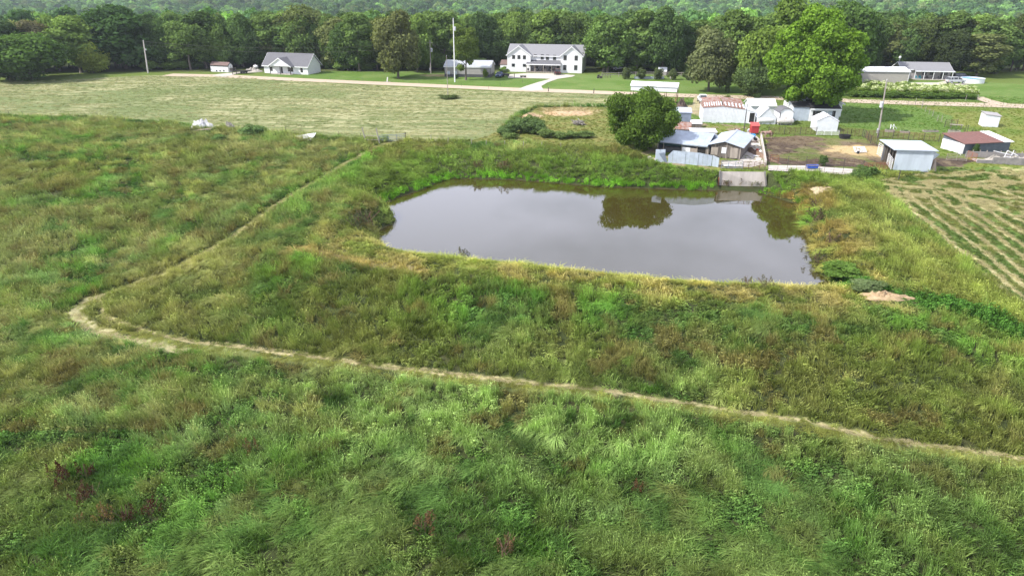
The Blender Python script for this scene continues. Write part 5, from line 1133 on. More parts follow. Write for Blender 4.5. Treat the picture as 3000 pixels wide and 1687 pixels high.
for p, q in (((0, 0, 0), (.4, 0, 2.0)), ((.4, 0, 2.0), (2.2, 0, 1.2)), ((1.2, .5, 0), (1.6, .5, 2.0)), ((.2, 0, 1), (2, .4, .6)), ((-1.6, .2, 1.8), (1.6, .5, 1.1))): MB().tube(p, q, .06).build('pipe', M_white, e)
# ---------------------------------------------------------------- grey barn, trailer, ranch house, pool
B = Bd('grey_barn', 'large beige-grey metal barn with white roof behind the flowering hedge', 'barn', at('E', 908, 872), at('E', 1392, 880)); he = B.f('E', 925, 718)[1]; say('grey barn', B, he); W = 9
hr = ztop(B.w(0, W/2)[:2], 'E', 675); hr = min(max(hr, he+.6), he+2); print(hr)
gable(B, W, he, hr, 'x', M_beige, M_roofw, .25, trim=M_white, sheetw=16, rsheet=16)
for x_ in (-.02, B.L-.1): MB().box(x_, x_+.14, -.1, -.045, 0, he).build('corner_trim', M_white, B.e)
p = at('E', 775, 845); e = thing('travel_trailer', 'white travel trailer parked between the giant maple and the grey barn', 'trailer', p, 1.35)
MB().prism([(-3, -1.2, .6), (3, -1.2, .6), (3.2, -1.2, 1.5), (2.8, -1.2, 3.1), (2.2, -1.2, 3.4), (-2.6, -1.2, 3.4), (-3.1, -1.2, 2.9)], (0, 2.4, 0)).build('body', M_white, e)
MB().box(-3.2, -3.12, -.8, .8, 1.8, 2.5).build('rear_window', M_glass, e); MB().box(-3.22, -3.1, -1.0, 1.0, .65, 1.4).build('storage_panel', M_wains, e)
for yy in (-1.2, 1.0): MB().lathe([(.35, 0), (.35, .2)], 14, (0, yy, .35), 'y').build('wheel', M_rubber, e)
a = at('E', 1440, 795); b = at('E', 1822, 803)
B = Bd('ranch_house', 'long low ranch house with grey roof and shaded porch beside the pool', 'house', a, b); say('ranch', B)
W = 8.5; he = B.f('E', 1820, 712, -1.8)[1]; xl = B.f('E', 1335, 720, 1)[0]; hr = ztop(B.w(B.L/2, W/2)[:2], 'E', 632); hr = min(max(hr, he+1), he+2.4); print('ranch he hr xl', he, hr, xl)
gable(B, W, he, hr, 'x', M_greyw, M_shing2, .4, x0=xl, L=B.L-xl, trim=M_white)
MB().prism([(0, -2.2, he-.35), (B.L+.4, -2.2, he-.35), (B.L+.4, -.3, he-.0), (0, -.3, he-.0)], (0, 0, .12)).build('porch_roof', M_shing2, B.e); MB().box(0, B.L+.4, -2.28, -2.22, he-.5, he-.2).build('fascia', M_white, B.e)
MB().box(0, B.L, -2.2, -.01, 0, .15).build('porch_floor', M_conc, B.e)
for k in range(5): MB().box(.05+k*(B.L-.25)/4, .2+k*(B.L-.25)/4, -2.15, -2.0, .15, he-.35).build('porch_post', M_white, B.e)
for (xa, xb, ya, yb) in [(1635, 1665, 722, 755), (1780, 1802, 728, 758), (1560, 1590, 722, 755)]:
    (x0, z1) = B.f('E', xa, ya); (x1, z0) = B.f('E', xb, yb); win(B.e, x0, x1, z0, z1)
x0 = B.f('E', 1735, 760)[0]; MB().box(x0, x0+1.0, -.06, -.01, .15, 2.2).build('door', M_frame, B.e)
e2 = thing('satellite_dish', 'white satellite dish on a mast behind the ranch house gable', 'dish', B.w(xl+.3, W*.6, 0)); MB().tube((0, 0, 2), (0, 0, hr+1.2), .04).build('mast', M_silver, e2); MB().lathe([(.02, 0), (.3, .06), (.42, .18), (.42, .2)], 14, (0, -.1, hr+1.4), 'y').build('dish', M_white, e2)
def chair(p, rz, m, label, group=None):
    e = thing('patio_chair', label, 'chair', p, rz, group); MB().box(-.28, .28, -.28, .28, .4, .46).build('seat', m, e); MB().box(-.28, .28, .24, .3, .46, 1.0).build('backrest', m, e)
    for x in (-.27, .22):
        for y in (-.27, .22): MB().box(x, x+.05, y, y+.05, 0, .4).build('leg', m, e)
M_teal = mat('teal_plastic', (.02, .32, .40), rough=.4)
chair(B.w(1.0, -1.6, .15), .3, M_teal, 'teal chair nearest the left post of the ranch house porch'); chair(B.w(2.0, -1.2, .15), -.3, M_teal, 'second teal chair on the ranch house porch, nearer the wall')
chair(B.w(4.2, -1.3, .15), 0, M_frame, 'dark chair left of the ranch porch middle post'); chair(B.w(6.0, -1.2, .15), 0.2, M_frame, 'dark chair in the middle of the ranch house porch'); chair(B.w(7.6, -1.4, .15), .1, M_wains, 'grey-black chair near the ranch house door')
a = V3(at('E', 1975, 838)); b = V3(at('E', 2205, 842)); R = float(np.linalg.norm(b-a))/2; c = (a+b)/2+V3((0, R*.6, 0)); e = thing('swimming_pool', 'round white above-ground pool with blue water right of the parked pickup', 'pool', tuple(c))
for k in range(24):
    t0, t1 = 2*pi*k/24, 2*pi*(k+1)/24; MB().prism([(R*cos(t0), R*sin(t0), 0), (R*cos(t1), R*sin(t1), 0), (R*cos(t1), R*sin(t1), 1.3), (R*cos(t0), R*sin(t0), 1.3)], (-.06*cos(t0), -.06*sin(t0), 0)).build('wall_panel', M_white, e)
MB().lathe([(R-.08, 1.0), (R-.08, 1.12)], 32).build('water', mat('pool_water', (.03, .30, .55), (.03, .36, .62), rough=.08), e); MB().lathe([(R+.04, 1.3), (R+.06, 1.36)], 32).v
rm = MB()
for k in range(24):
    t0, t1 = 2*pi*k/24, 2*pi*(k+1)/24; rm.bar((R*cos(t0), R*sin(t0), 1.33), (R*cos(t1), R*sin(t1), 1.33), .18, .06)
rm.build('rim', M_white, e)
# ---------------------------------------------------------------- fences, gates, poles
def seg_frame(a, b):
    a = V3(a); b = V3(b); d = b-a; L = float(np.hypot(d[0], d[1])); return a, L, atan2(d[1], d[0]), (b[2]-a[2])/max(L, 1e-6)
RAILC = {}
def panel(a, b, h, m, label, name='corral_panel', cat='fence panel', rails=6, stiles=4, r=.035, post=None, group='corral panels', z0=.25):
    a, L, rz, sl = seg_frame(a, b); e = thing(name, label, cat, tuple(a), rz, group)
    rm = MB().tube((0, 0, 0), (L, 0, sl*L), r, n=6).mesh('rail', m)
    for k in range(rails): inst('rail', rm, e, (0, 0, z0+(h-z0)*k/(rails-1)))
    sm_ = MB().tube((0, 0, z0-.1), (0, 0, h), r*1.05, n=6).mesh('stile', m)
    for k in range(stiles): inst('stile', sm_, e, ((L)*k/(stiles-1), 0, sl*L*k/(stiles-1)))
    if post:
        pm = MB().tube((0, 0, -.4), (0, 0, h+.15), r*1.7, n=6).mesh('post', post); inst('post', pm, e); inst('post', pm, e, (L, 0, sl*L))
    return e
def run(reg, pts, n, h, m, fmt, **kw):
    "n panels along a polyline; every panel is a thing"
    P = [V3(at(reg, *p)) for p in pts]; ln = [float(np.linalg.norm(b-a)) for a, b in zip(P, P[1:])]; T_ = sum(ln)
    def pt(s):
        for (a, b), l in zip(zip(P, P[1:]), ln):
            if s <= l+1e-6: return a+(b-a)*min(1, s/l)
            s -= l
        return P[-1]
    for k in range(n): panel(pt(T_*k/n), pt(T_*(k+1)/n), h, m, fmt % (ordn2[k] if k < len(ordn2) else 'last'), **kw)
ordn2 = ['first', 'second', 'third', 'fourth', 'fifth', 'sixth', 'seventh', 'eighth', 'ninth', 'tenth', 'eleventh', 'twelfth', 'thirteenth', 'fourteenth', 'fifteenth', 'sixteenth', 'seventeenth']
run('G', [(440, 722), (765, 726), (1055, 728)], 3, 1.45, M_rustpipe, 'dark pipe panel behind the horse paddock, %s from the horse', post=M_dpole)
panel(at('G', 1060, 738), at('G', 1348, 742), 1.1, M_white, 'white pipe gate in front of the ribbed white gable shed', 'farm_gate', 'gate', rails=5, stiles=4, group=None)
run('G', [(1352, 745), (1650, 752)], 2, 1.45, M_rustpipe, 'dark pipe panel beside the black trough, %s from the white gate', post=M_dpole)
run('H', [(130, 765), (320, 768), (525, 778), (735, 800), (1050, 815), (1290, 822)], 6, 1.45, M_rustpipe, 'rusty pipe panel behind the pale blue shed, %s counted from the leaning utility pole', post=M_dpole)
run('H', [(150, 770), (235, 850), (400, 905)], 4, 1.4, M_rustpipe, 'old brown pipe panel left of the pale blue shed, %s from the back fence', post=M_dpole, rails=5)
run('G', [(455, 1095), (710, 1105), (1010, 1112), (1330, 1130), (1660, 1160)], 5, 1.3, M_rustpipe, 'thin rusty panel behind the concrete alley, %s from the manure strip', rails=4, stiles=3, r=.025, post=M_dpole)
run('G', [(440, 1185), (840, 1202), (1260, 1225), (1475, 1240), (1640, 1258)], 5, 1.5, M_wire, 'thin dark wire panel along the pond side of the concrete alley, %s from the ramp', rails=4, stiles=3, r=.016, post=M_dpole)
run('H', [(130, 1190), (435, 1180)], 2, 1.3, M_orange, 'orange rusted pipe gate left of the pale blue shed, %s from the left', name='rusty_gate', cat='gate', rails=6, group='orange rusted gates')
panel(at('H', 300, 985), at('H', 380, 1045), 2.2, M_white, 'tall white pipe gate at the back corner of the open shed', 'farm_gate', 'gate', rails=7, stiles=3, group=None)
panel(at('H', 425, 1105), at('H', 480, 1185), 1.9, M_white, 'short white pipe gate at the front corner of the open shed', 'farm_gate', 'gate', rails=7, stiles=3, group=None)
panel(at('H', 1190, 1062), at('H', 1450, 1075), 1.3, M_woodl, 'pale pipe gate between the open shed and the concrete bunker', 'farm_gate', 'gate', rails=5, stiles=3, group=None)
panel(at('H', 1452, 1040), at('H', 1568, 1085), 1.5, M_orange, 'orange rusted gate leaning at the left end of the concrete bunker', 'rusty_gate', 'gate', rails=7, stiles=3, group=None)
panel(at('H', 1325, 960), at('H', 1375, 1000), 1.9, M_white, 'white pipe gate leaning on the white end of the red-roofed shed', 'farm_gate', 'gate', rails=6, stiles=3, group=None)
panel(at('F', 1590, 1168), at('F', 1862, 1172), 1.45, M_galvb, 'grey-green pipe gate above the concrete ramp, on the left', 'farm_gate', 'gate', rails=6, stiles=4, group=None)
panel(at('F', 1872, 1174), at('F', 2150, 1190), 1.35, M_rustpipe, 'rusty red-brown pipe gate above the concrete ramp, on the right', 'farm_gate', 'gate', rails=6, stiles=5, group=None)
panel(at('H', 1170, 628), at('H', 1325, 625), 1.5, M_rustpipe, 'brown pipe gate in the paddock corner behind the picnic table', 'farm_gate', 'gate', rails=6, stiles=3, post=M_dpole, group=None)
panel(at('G', 460, 1090), at('G', 565, 1098), 1.4, M_orange, 'orange rusted panel at the start of the alley beside the manure strip', rails=5, stiles=2, group=None)
panel(at('I', 2070, 398), at('I', 2350, 380), 1.35, M_galvb, 'grey-green pipe gate standing in the tall grass of the meadow fence', 'farm_gate', 'gate', rails=5, stiles=4, r=.045, group=None)
def post(p, h, m, label, r=.07, lean=(0, 0), name='fence_post', group=None, cat='post'):
    e = MB().tube((0, 0, -.5), (lean[0], lean[1], h), r, r*.9, 7).build(name, m); e.location = p; return tag(e, label, cat, group)
post(at('I', 1925, 400), 2.9, M_pole, 'leaning grey wooden post left of the meadow gate, the outer one', .11, (-.55, 0))
post(at('I', 2072, 408), 2.9, M_pole, 'leaning grey wooden post holding the meadow gate', .12, (-.5, 0))
post(at('I', 2350, 385), 1.8, M_dpole, 'short dark post at the right end of the meadow gate', .09)
e = thing('fence_rail', 'pale rails between the two leaning posts of the meadow gate', 'fence', at('I', 1925, 400)); a, L, rz, sl = seg_frame(at('I', 1925, 400), at('I', 2072, 408)); e.rotation_euler.z = rz
for z in (.6, 1.4): MB().bar((-.2, 0, z), (L-.2, 0, z+.05), .07).build('rail', M_woodl, e)
# posts in rows with wires
def postrow(r, pts, h, m, where, name='fence_post', rad=.05, wires=3, group=None, each=None):
    P = [V3(at(r, *p)) for p in pts]; g_ = group or 'fence posts '+where
    for k, p in enumerate(P):
        q = k+1; lab = '%s fence post %s' % ({1: 'first'}.get(q, ordn2[k] if k < 12 else 'farther'), where)
        post(tuple(p), h*random.uniform(.92, 1.08), m, lab, rad, (random.uniform(-.08, .08), random.uniform(-.08, .08)), group=g_)
    if wires:
        mb = MB()
        for a, b in zip(P, P[1:]):
            for k in range(wires): mb.tube(a+(0, 0, h*(.35+.6*k/max(1, wires-1))), b+(0, 0, h*(.35+.6*k/max(1, wires-1))), .012, n=3, caps=False)
        o = mb.build('wire_strands', M_wire); tag(o, 'wire strands on posts %s' % where, 'wire')
postrow('H', [(875, 392), (925, 428), (970, 467), (1015, 490), (1075, 556), (1130, 563)], 1.35, M_pole, 'down the pasture edge, counted from the road')
postrow('H', [(1428, 698), (1465, 690), (1512, 738), (1556, 745), (1635, 752), (1680, 775)], 1.4, M_dpole, 'above the red-roofed shed, counted from the planter')
postrow('H', [(700, 338), (795, 348), (890, 362), (1040, 355), (1200, 352), (1440, 360), (1675, 370), (1920, 375), (2165, 388)], 1.3, M_wire, 'along the near verge of the right-hand road', wires=2, rad=.03)
postrow('A', [(90, 1118), (222, 1122), (505, 1150), (775, 1165), (1055, 1180), (1120, 1188), (1210, 1192), (1360, 1205), (1640, 1225)], 1.25, M_dpole, 'between the meadow and the cut hay, from the left', wires=0, rad=.05)
postrow('C', [(540, 1368), (700, 1388), (930, 1408), (1068, 1415), (1245, 1425), (1425, 1432), (1605, 1440), (1790, 1450)], 1.3, M_pole, 'in the tall weeds above the pond, from the left', wires=0, rad=.05)
postrow('B', [(915, 1292), (1430, 1340), (1640, 1350)], 1.4, M_dpole, 'beside the tin sheet in the meadow fence, from the left', wires=0, rad=.05)
postrow('B', [(700, 740), (835, 748), (975, 745), (1090, 760), (1345, 775), (1660, 790)], 1.1, M_wire, 'between road and lawn of the gabled house, from the left', wires=2, rad=.03)
postrow('C', [(420, 808), (830, 838), (1090, 862), (1205, 838), (1420, 800)], 1.0, M_wire, 'between road and lawn of the grey shed, from the left', wires=0, rad=.035)
postrow('E', [(1480, 1050), (1550, 1058), (1985, 1015), (2105, 1012), (2110, 975)], 1.5, M_pole, 'around the right end of the flowering hedge, from the left', wires=0, rad=.05)
postrow('C', [(1668, 888), (2105, 905)], 1.3, M_dpole, 'at the drive mouth by the hayfield, from the left', wires=0, rad=.12)
post(at('H', 578, 1308), 1.6, M_dpole, 'single dark post in the hayfield corner below the pale blue shed', .07)
post(at('F', 1352, 170), .9, M_white, 'short white marker on the lawn right of the thick-trunked oak', .1) if False else None
post(at('D', 1272, 890), .9, M_white, 'short white marker on the lawn right of the thick-trunked oak', .13, name='marker_post')
# utility poles
M_polel = mat('pale_pole_wood', (.55, .52, .48), (.42, .39, .36), rough=.95, scale=3, stretch=(1, 1, .12))
def upole(name, label, r, bx, by, tx, ty, rad, m, xf=None, arm=False, meter=False, cat='utility pole'):
    p = V3(at(r, bx, by)); H = ztop(p, r, ty); u, v = px(r, tx, ty); d = V3(ray(u, v)); t = p[1]/d[1]; top = V3((d[0]*t, p[1], H)); H -= p[2]; lean = top[0]-p[0]
    e = thing(name, label, cat, tuple(p)); MB().tube((0, 0, -.6), (lean, 0, H), rad, rad*.6, 10).build('shaft', m, e)
    if xf:
        z, sx, s = xf; c = (lean*z/H+sx, -.1, z); MB().lathe([(.02, z-.5*s), (.28*s, z-.48*s), (.3*s, z+.4*s), (.16*s, z+.55*s)], 12, (c[0], c[1], 0)).build('transformer', M_silver, e); MB().bar((lean*z/H, 0, z), c, .08).build('bracket', M_silver, e)
    if arm: MB().bar((lean-.9, 0, H-.5), (lean+.9, 0, H-.5), .1).build('cross_arm', M_pole, e)
    MB().lathe([(.05, H), (.05, H+.18), (.02, H+.25)], 8, (lean, 0, 0)).build('insulator', M_white, e)
    if meter: MB().box(-.45, -.12, -.12, .12, .9, 1.8).build('meter_box', M_silver, e); MB().tube((-.25, 0, 1.8), (-.1, 0, 3.6), .04).build('conduit', M_silver, e)
    print(name, round(H, 1), round(lean, 2)); return e, top
_, t1 = upole('utility_pole', 'grey utility pole leaning left at the edge of the hayfield', 'A', 1428, 708, 1382, 395, .25, M_polel, xf=(7.6, .5, .6))
_, t2 = upole('utility_pole', 'pale utility pole with a transformer left of the grey shed', 'C', 535, 712, 525, 400, .2, M_pole, xf=(7.6, .45, 1.2), arm=True, meter=True)
_, t3 = upole('light_pole', 'very tall white light pole in front of the grey shed', 'C', 766, 795, 750, 182, .2, M_white, xf=(15.5, .45, 1.1), cat='light pole')
_, t4 = upole('utility_pole', 'leaning utility pole with transformer and meter box by the paddock fence', 'E', 1105, 1385, 1195, 812, .19, M_pole, xf=(6.4, -.35, 1.1), meter=True)
upole('wooden_post', 'tall dark wooden post between the rusty barrel and the white barn', 'F', 1882, 690, 1930, 335, .11, M_dpole, cat='post')
upole('field_mast', 'thin bare mast standing alone in the cut hayfield', 'C', 700, 945, 685, 545, .10, M_pole, cat='post')
upole('thin_post', 'thin dark mast behind the leaning utility pole', 'E', 1220, 870, 1228, 795, .06, M_dpole, cat='post')
def wire(a, b, sag, label):
    a = V3(a); b = V3(b); mb = MB(); n = 12; P = [a+(b-a)*k/n-V3((0, 0, sag*4*(k/n)*(1-k/n))) for k in range(n+1)]
    for p, q in zip(P, P[1:]): mb.tube(p, q, .022, n=3, caps=False)
    o = mb.build('overhead_wire', M_wire); tag(o, label, 'wire')
wire(t1-(0, 0, .3), t2-(0, 0, .3), 2.0, 'overhead wire crossing in front of the left woods to the transformer pole')
wire(t1-(0, 0, 1.3), t2-(0, 0, 1.6), 2.2, 'lower overhead wire below the one crossing the left woods'); wire(t2-(0, 0, .3), t3-(0, 0, 9), 1.0, 'overhead wire between the transformer pole and the tall light pole')
wire(t1-(0, 0, 1), at('A', 1090, 705), .1, 'guy wire slanting left from the leaning hayfield pole')
# ---------------------------------------------------------------- vehicles
def vehicle(label, p, rz, kindv, col, cat, name='vehicle'):
    e = thing(name, label, cat, p, rz)
    if kindv == 'pickup': lower = [(-2.75, .55), (2.8, .55), (2.85, .95), (2.75, 1.12), (1.35, 1.25), (-2.75, 1.2)]; cab = [(1.35, 1.25), (.65, 1.85), (-.75, 1.88), (-1.05, 1.25)]; wx = (1.85, -1.75); w = .98; L = 2.8
    elif kindv == 'topper': lower = [(-2.75, .55), (2.8, .55), (2.85, .95), (2.75, 1.12), (1.35, 1.25), (-2.75, 1.2)]; cab = [(1.35, 1.25), (.65, 1.85), (-2.3, 1.88), (-2.7, 1.25)]; wx = (1.85, -1.75); w = .98; L = 2.8
    elif kindv == 'car': lower = [(-2.3, .4), (2.3, .4), (2.35, .7), (2.2, .9), (1.1, 1.0), (-2.2, 1.0), (-2.35, .7)]; cab = [(1.1, 1.0), (.4, 1.45), (-1.1, 1.46), (-2.0, 1.0)]; wx = (1.45, -1.4); w = .88; L = 2.3
    else: lower = [(-2.3, .45), (2.3, .45), (2.38, .8), (2.2, 1.05), (1.1, 1.15), (-2.3, 1.15)]; cab = [(1.1, 1.15), (.5, 1.75), (-2.0, 1.78), (-2.3, 1.15)]; wx = (1.5, -1.45); w = .93; L = 2.3
    mb = MB(); n = len(lower); V = []
    for s_, k in ((-1, 1.0), (1, 1.0)):
        V += [(x, s_*w, z) for x, z in lower]
    mb.add(V, [tuple(range(n)), tuple(range(2*n-1, n-1, -1))]+[(i, n+i, n+(i+1) % n, (i+1) % n) for i in range(n)])
    me = mb.build('body', col, e); bv = me.modifiers.new('bevel', 'BEVEL'); bv.width = .08; bv.segments = 2
    def pr(pts, ww, m, nm, top=.86):
        z0, z1 = min(q[1] for q in pts), max(q[1] for q in pts); k = lambda z: ww*(1-(1-top)*(z-z0)/(z1-z0)); V = [(x, -k(z), z) for x, z in pts]+[(x, k(z), z) for x, z in pts]; n = len(pts)
        return MB().add(V, [tuple(range(n)), tuple(range(2*n-1, n-1, -1))]+[(i, n+i, n+(i+1) % n, (i+1) % n) for i in range(n)]).build(nm, m, e)
    pr(cab, w*.94, M_glass, 'windows')
    z1 = max(q[1] for q in cab); xs = [q[0] for q in cab if q[1] > z1-.1]; MB().box(min(xs)-.05, max(xs)+.05, -w*.82, w*.82, z1-.03, z1+.05).build('roof', col, e)
    for s_ in (-1, 1):
        for xx in (max(xs)-.6, (min(xs)+max(xs))/2-.5, min(xs)+.1): MB().bar((xx, s_*w*.95, cab[0][1]), (xx, s_*w*.83, z1), .09).build('pillar', col, e)
        MB().bar((cab[0][0], s_*w*.93, cab[0][1]), (cab[1][0], s_*w*.82, z1), .07).build('pillar', col, e)
        MB().box(cab[0][0]-.45, cab[0][0]-.25, s_*(w+.14)-.12, s_*(w+.14)+.12, cab[0][1]+.05, cab[0][1]+.3).build('mirror', M_frame, e)
        for x in wx:
            wh = MB().lathe([(.38, -.13), (.4, 0), (.38, .13)], 14, (x, s_*(w-.06), .4), 'y').build('wheel', M_rubber, e); MB().lathe([(.2, -.15), (.2, .15)], 10, (x, s_*(w-.05), .4), 'y').build('rim', M_silver, wh)
        MB().box(L-.0, L+.06, s_*w*.75-.18, s_*w*.75+.18, .78, .98).build('headlight', M_silver, e); MB().box(-L-.02, -L+.03, s_*w*.85-.08, s_*w*.85+.08, .7, 1.0).build('tail_light', M_red, e)
    MB().box(L-.0, L+.07, -w*.5, w*.5, .62, 1.0).build('grille', M_frame, e)
    return e
def up(p): return (p[0], p[1], .1)
vehicle('white pickup truck facing the camera left of the white barn', up(at('D', 1095, 1040)), -pi/2-.12, 'pickup', M_white, 'pickup truck', 'pickup_truck')
M_dblue = mat('dark_blue_paint', (.02, .03, .06), rough=.25); M_dred = mat('dark_red_brown_paint', (.06, .025, .025), rough=.3); M_bpaint = mat('mid_blue_paint', (.05, .10, .26), rough=.3)
vehicle('silver pickup with a white camper top parked left of the pool', up(at('E', 1880, 845)), .06, 'topper', M_silver, 'pickup truck', 'pickup_truck')
vehicle('dark suv parked behind the silver pickup beside the pool', up(at('E', 1935, 800)), .1, 'suv', M_dblue, 'car', 'parked_suv')
vehicle('dark maroon minivan seen from behind on the drive of the two-storey house', up(at('C', 1753, 722)), pi/2, 'suv', M_dred, 'car', 'parked_minivan')
vehicle('blue car parked at the right corner of the grey shed', up(at('C', 1197, 748)), -pi/2-.2, 'car', M_bpaint, 'car', 'parked_car')
vehicle('silver pickup half hidden at the wood edge left of the garden', at('D', 262, 715), .1, 'pickup', M_silver, 'pickup truck', 'pickup_truck')
# utility cart
e = thing('utility_cart', 'black open utility cart parked beside the blue car', 'cart', up(at('C', 1250, 742)), .4); MB().box(-1.3, 1.3, -.7, .7, .35, .8).build('body', M_frame, e)
for x in (-.6, .7):
    for y in (-.65, .6): MB().bar((x, y, .8), (x, y, 1.9), .06).build('frame_bar', M_frame, e)
MB().box(-.7, .8, -.7, .7, 1.9, 1.96).build('roof', M_frame, e)
for x in (-.85, .85):
    for y in (-.75, .6): MB().lathe([(.32, 0), (.32, .18)], 12, (x, y, .32), 'y').build('wheel', M_rubber, e)
# flatbed trailer, gravel pile
p = at('B', 510, 712); e = thing('flatbed_trailer', 'dark flatbed trailer parked left of the gabled white house', 'trailer', up(p), -.03)
MB().box(-3.2, 2.4, -1.1, 1.1, .75, .9).build('deck', M_frame, e); MB().bar((-3.2, 0, .8), (-4.6, 0, .75), .16).build('tongue', M_frame, e); MB().box(-4.6, -3.9, -.5, .5, .8, 1.7).build('hitch_frame', M_dpole, e); MB().box(-3.3, -3.2, -1.1, 1.1, .9, 1.8).build('headboard', M_frame, e)
for x in (-.4, .5):
    for y in (-1.15, .9): MB().lathe([(.4, 0), (.4, .25)], 12, (x, y, .4), 'y').build('wheel', M_rubber, e)
heap('gravel_pile', 'pale gravel pile between the flatbed trailer and the gabled house', 'pile', at('B', 600, 694), 3.2, 2.0, 1.1, M_stone, 3)
for x, y, l in ((402, 722, 'left'), (438, 718, 'right')): post(at('B', x, y), 2.2, M_dpole, 'dark wooden gate post at the gabled house driveway, %s one' % l, .12)
heap('white_tarp_heap', 'peaked white tarp heap in the meadow edge at the left', 'tarp', at('I', 150, 238), 2.7, 1.5, 1.25, mat('tarp_white', (.58, .56, .55), (.66, .65, .65), rough=.7, scale=2), 13)
heap('grey_rock', 'small grey boulder in the weeds right of the white tarp heap', 'rock', at('I', 445, 232), 1.1, .8, .9, M_stone, 14)
e = thing('broken_boards', 'collapsed reddish boards lying below the white tarp heap', 'boards', at('I', 180, 278), .1)
for k in range(5): MB().bar((-2+random.random(), -.6+.3*k, .3), (1.6, -.7+.32*k, .5+.2*random.random()), .28, .05).build('board', M_woodl if k % 2 else M_rust, e)
a = V3(at('I', 1120, 362)); b = V3(at('I', 1345, 375)); e = thing('fallen_tin_sheet', 'flat pale tin sheet lying tilted in the meadow fence line', 'metal sheet', tuple(a))
d_ = b-a; sheets(e, 'tin_sheet', M_roofw, (0, 0, .2), tuple(d_+(0, -1.0, .15)), tuple(d_+(.1, 3.0, .9)), (0, .8, .4), 3, 4, .05, jitter=.04)
# brush pile
p = at('C', 1955, 1205); e = thing('brush_pile', 'grey pile of old boards and branches in the weedy plot', 'brush pile', p)
for k in range(26):
    an = random.uniform(0, 3.14); L = random.uniform(1.2, 2.8); z = random.uniform(.1, .9); c = (random.uniform(-1, 1), random.uniform(-1, 1)); MB().bar((c[0]-cos(an)*L/2, c[1]-sin(an)*L/2, z), (c[0]+cos(an)*L/2, c[1]+sin(an)*L/2, z+random.uniform(-.4, .5)), random.uniform(.06, .16)).build('branch', random.choice([M_wood, M_pole]), e)
heap('clay_mound', 'orange clay mound right of the round weeds in the plot, the larger', 'mound', at('C', 1880, 1092), 4.2, 2.2, .35, M_earth, 31); heap('clay_mound', 'small orange clay mound at the left of the weedy plot', 'mound', at('C', 1490, 1128), 1.9, 2.2, .4, M_earth, 32)
heap('straw_heap', 'orange-tan heap of loose straw right of the pond below the bank', 'heap', tuple(at('L', 785, 1105)), 2.6, 1.0, .5, M_earth, 33, rz=-.12)
heap('rubble_heap', 'broken grey rubble on the bank right of the concrete ramp', 'heap', at('L', 285, 262), 1.5, 2.2, .35, M_chips, 34)
heap('white_rock', 'pale boulder at the left foot of the tin fence', 'rock', at('F', 672, 1045), .75, .5, .45, M_conc, 35)
e = MB().bar((0, 0, .03), (1.1, .0, .03), .25, .1).build('floating_board', M_white); e.location = at_z('J', 1445, 128, WATER); tag(e, 'small white board floating at the far pond edge', 'board')
# ---------------------------------------------------------------- yard things
def simple(nm, lab, cat, mb, m, p, rz=0, group=None):
    o = mb.build(nm, m); o.location = p; o.rotation_euler.z = rz; return tag(o, lab, cat, group)
p = at_z('F', 2010, 718, .03); e = thing('feed_box', 'red painted feed box with a slanted lid beside the horse', 'feeder', p, -.05)
MB().prism([(-.75, -.6, .35), (-.75, -.6, 1.75), (-.75, .7, 2.15), (-.75, .7, .35)], (1.5, 0, 0)).build('body', M_red, e); MB().prism([(-.85, -.75, 1.72), (-.85, .8, 2.2), (-.85, .8, 2.27), (-.85, -.75, 1.8)], (1.7, 0, 0)).build('lid', mat('faded_red', (.62, .10, .09), rough=.5), e)
for x in (-.65, .6):
    for y in (-.5, .55): MB().box(x, x+.1, y, y+.1, 0, .35).build('leg', M_frame, e)
p = at_z('F', 1985, 800, .03); e = thing('barrel_cart', 'light blue barrel lying on a low frame in the concrete yard', 'barrel', p, 0)
MB().lathe([(.05, -.75), (.33, -.73), (.36, -.4), (.36, .4), (.33, .6), (.05, .62)], 14, (-.1, 0, .95), 'x').build('barrel', M_cyan, e)
for y in (-.35, .35): MB().bar((-1.0, y, .5), (1.0, y, .5), .09).build('frame_rail', M_frame, e)
for x in (-.7, .7):
    for y in (-.42, .3): MB().lathe([(.25, 0), (.25, .12)], 12, (x, y, .26), 'y').build('wheel', M_rubber, e)
e2 = thing('rusty_barrel', 'rusty steel drum lying on its side with an open dark end', 'barrel', at('F', 1800, 690), .1); MB().lathe([(.36, -.5), (.37, 0), (.36, .5)], 14, (0, 0, .37), 'x').build('drum', M_rust, e2); MB().lathe([(.31, -.52), (.31, -.505)], 12, (0, 0, .37), 'x').build('open_end', M_dark, e2)
for k, (x, y, w, d, h, rz, m, lab) in enumerate([(2040, 850, 1.0, .8, .08, .05, M_white, 'white flat panel lying in the yard below the blue barrel'), (2005, 880, .35, 1.6, .06, .25, M_woodl, 'pale plank lying along the yard left of the white panel'), (2045, 1000, 1.1, .6, .08, -.2, M_white, 'white board lying at the lower end of the yard'), (1680, 1120, 1.6, .8, .05, .1, M_white, 'pale sheet lying on the concrete behind the grey-green gate')]):
    simple('loose_panel', lab, 'panel', MB().box(-w/2, w/2, -d/2, d/2, .02, .02+h), m, at_z('F', x, y, .05), rz)
simple('red_bucket', 'red bucket among junk by the yard wall', 'bucket', MB().lathe([(.2, 0), (.27, .5)], 12), M_red, at_z('F', 2052, 945, .04)); simple('white_jug', 'white plastic jug among junk by the yard wall', 'jug', MB().lathe([(.25, 0), (.28, .4), (.1, .6), (.08, .65)], 12), M_white, at_z('F', 2095, 965, .04))
simple('grey_can', 'small grey can standing below the dark wooden post', 'can', MB().lathe([(.2, 0), (.22, .5)], 10), M_silver, at('F', 1935, 690)); simple('white_can', 'white can in the clutter left of the red feed box', 'can', MB().lathe([(.2, 0), (.2, .45), (.1, .5)], 10), M_white, at('F', 1950, 680))
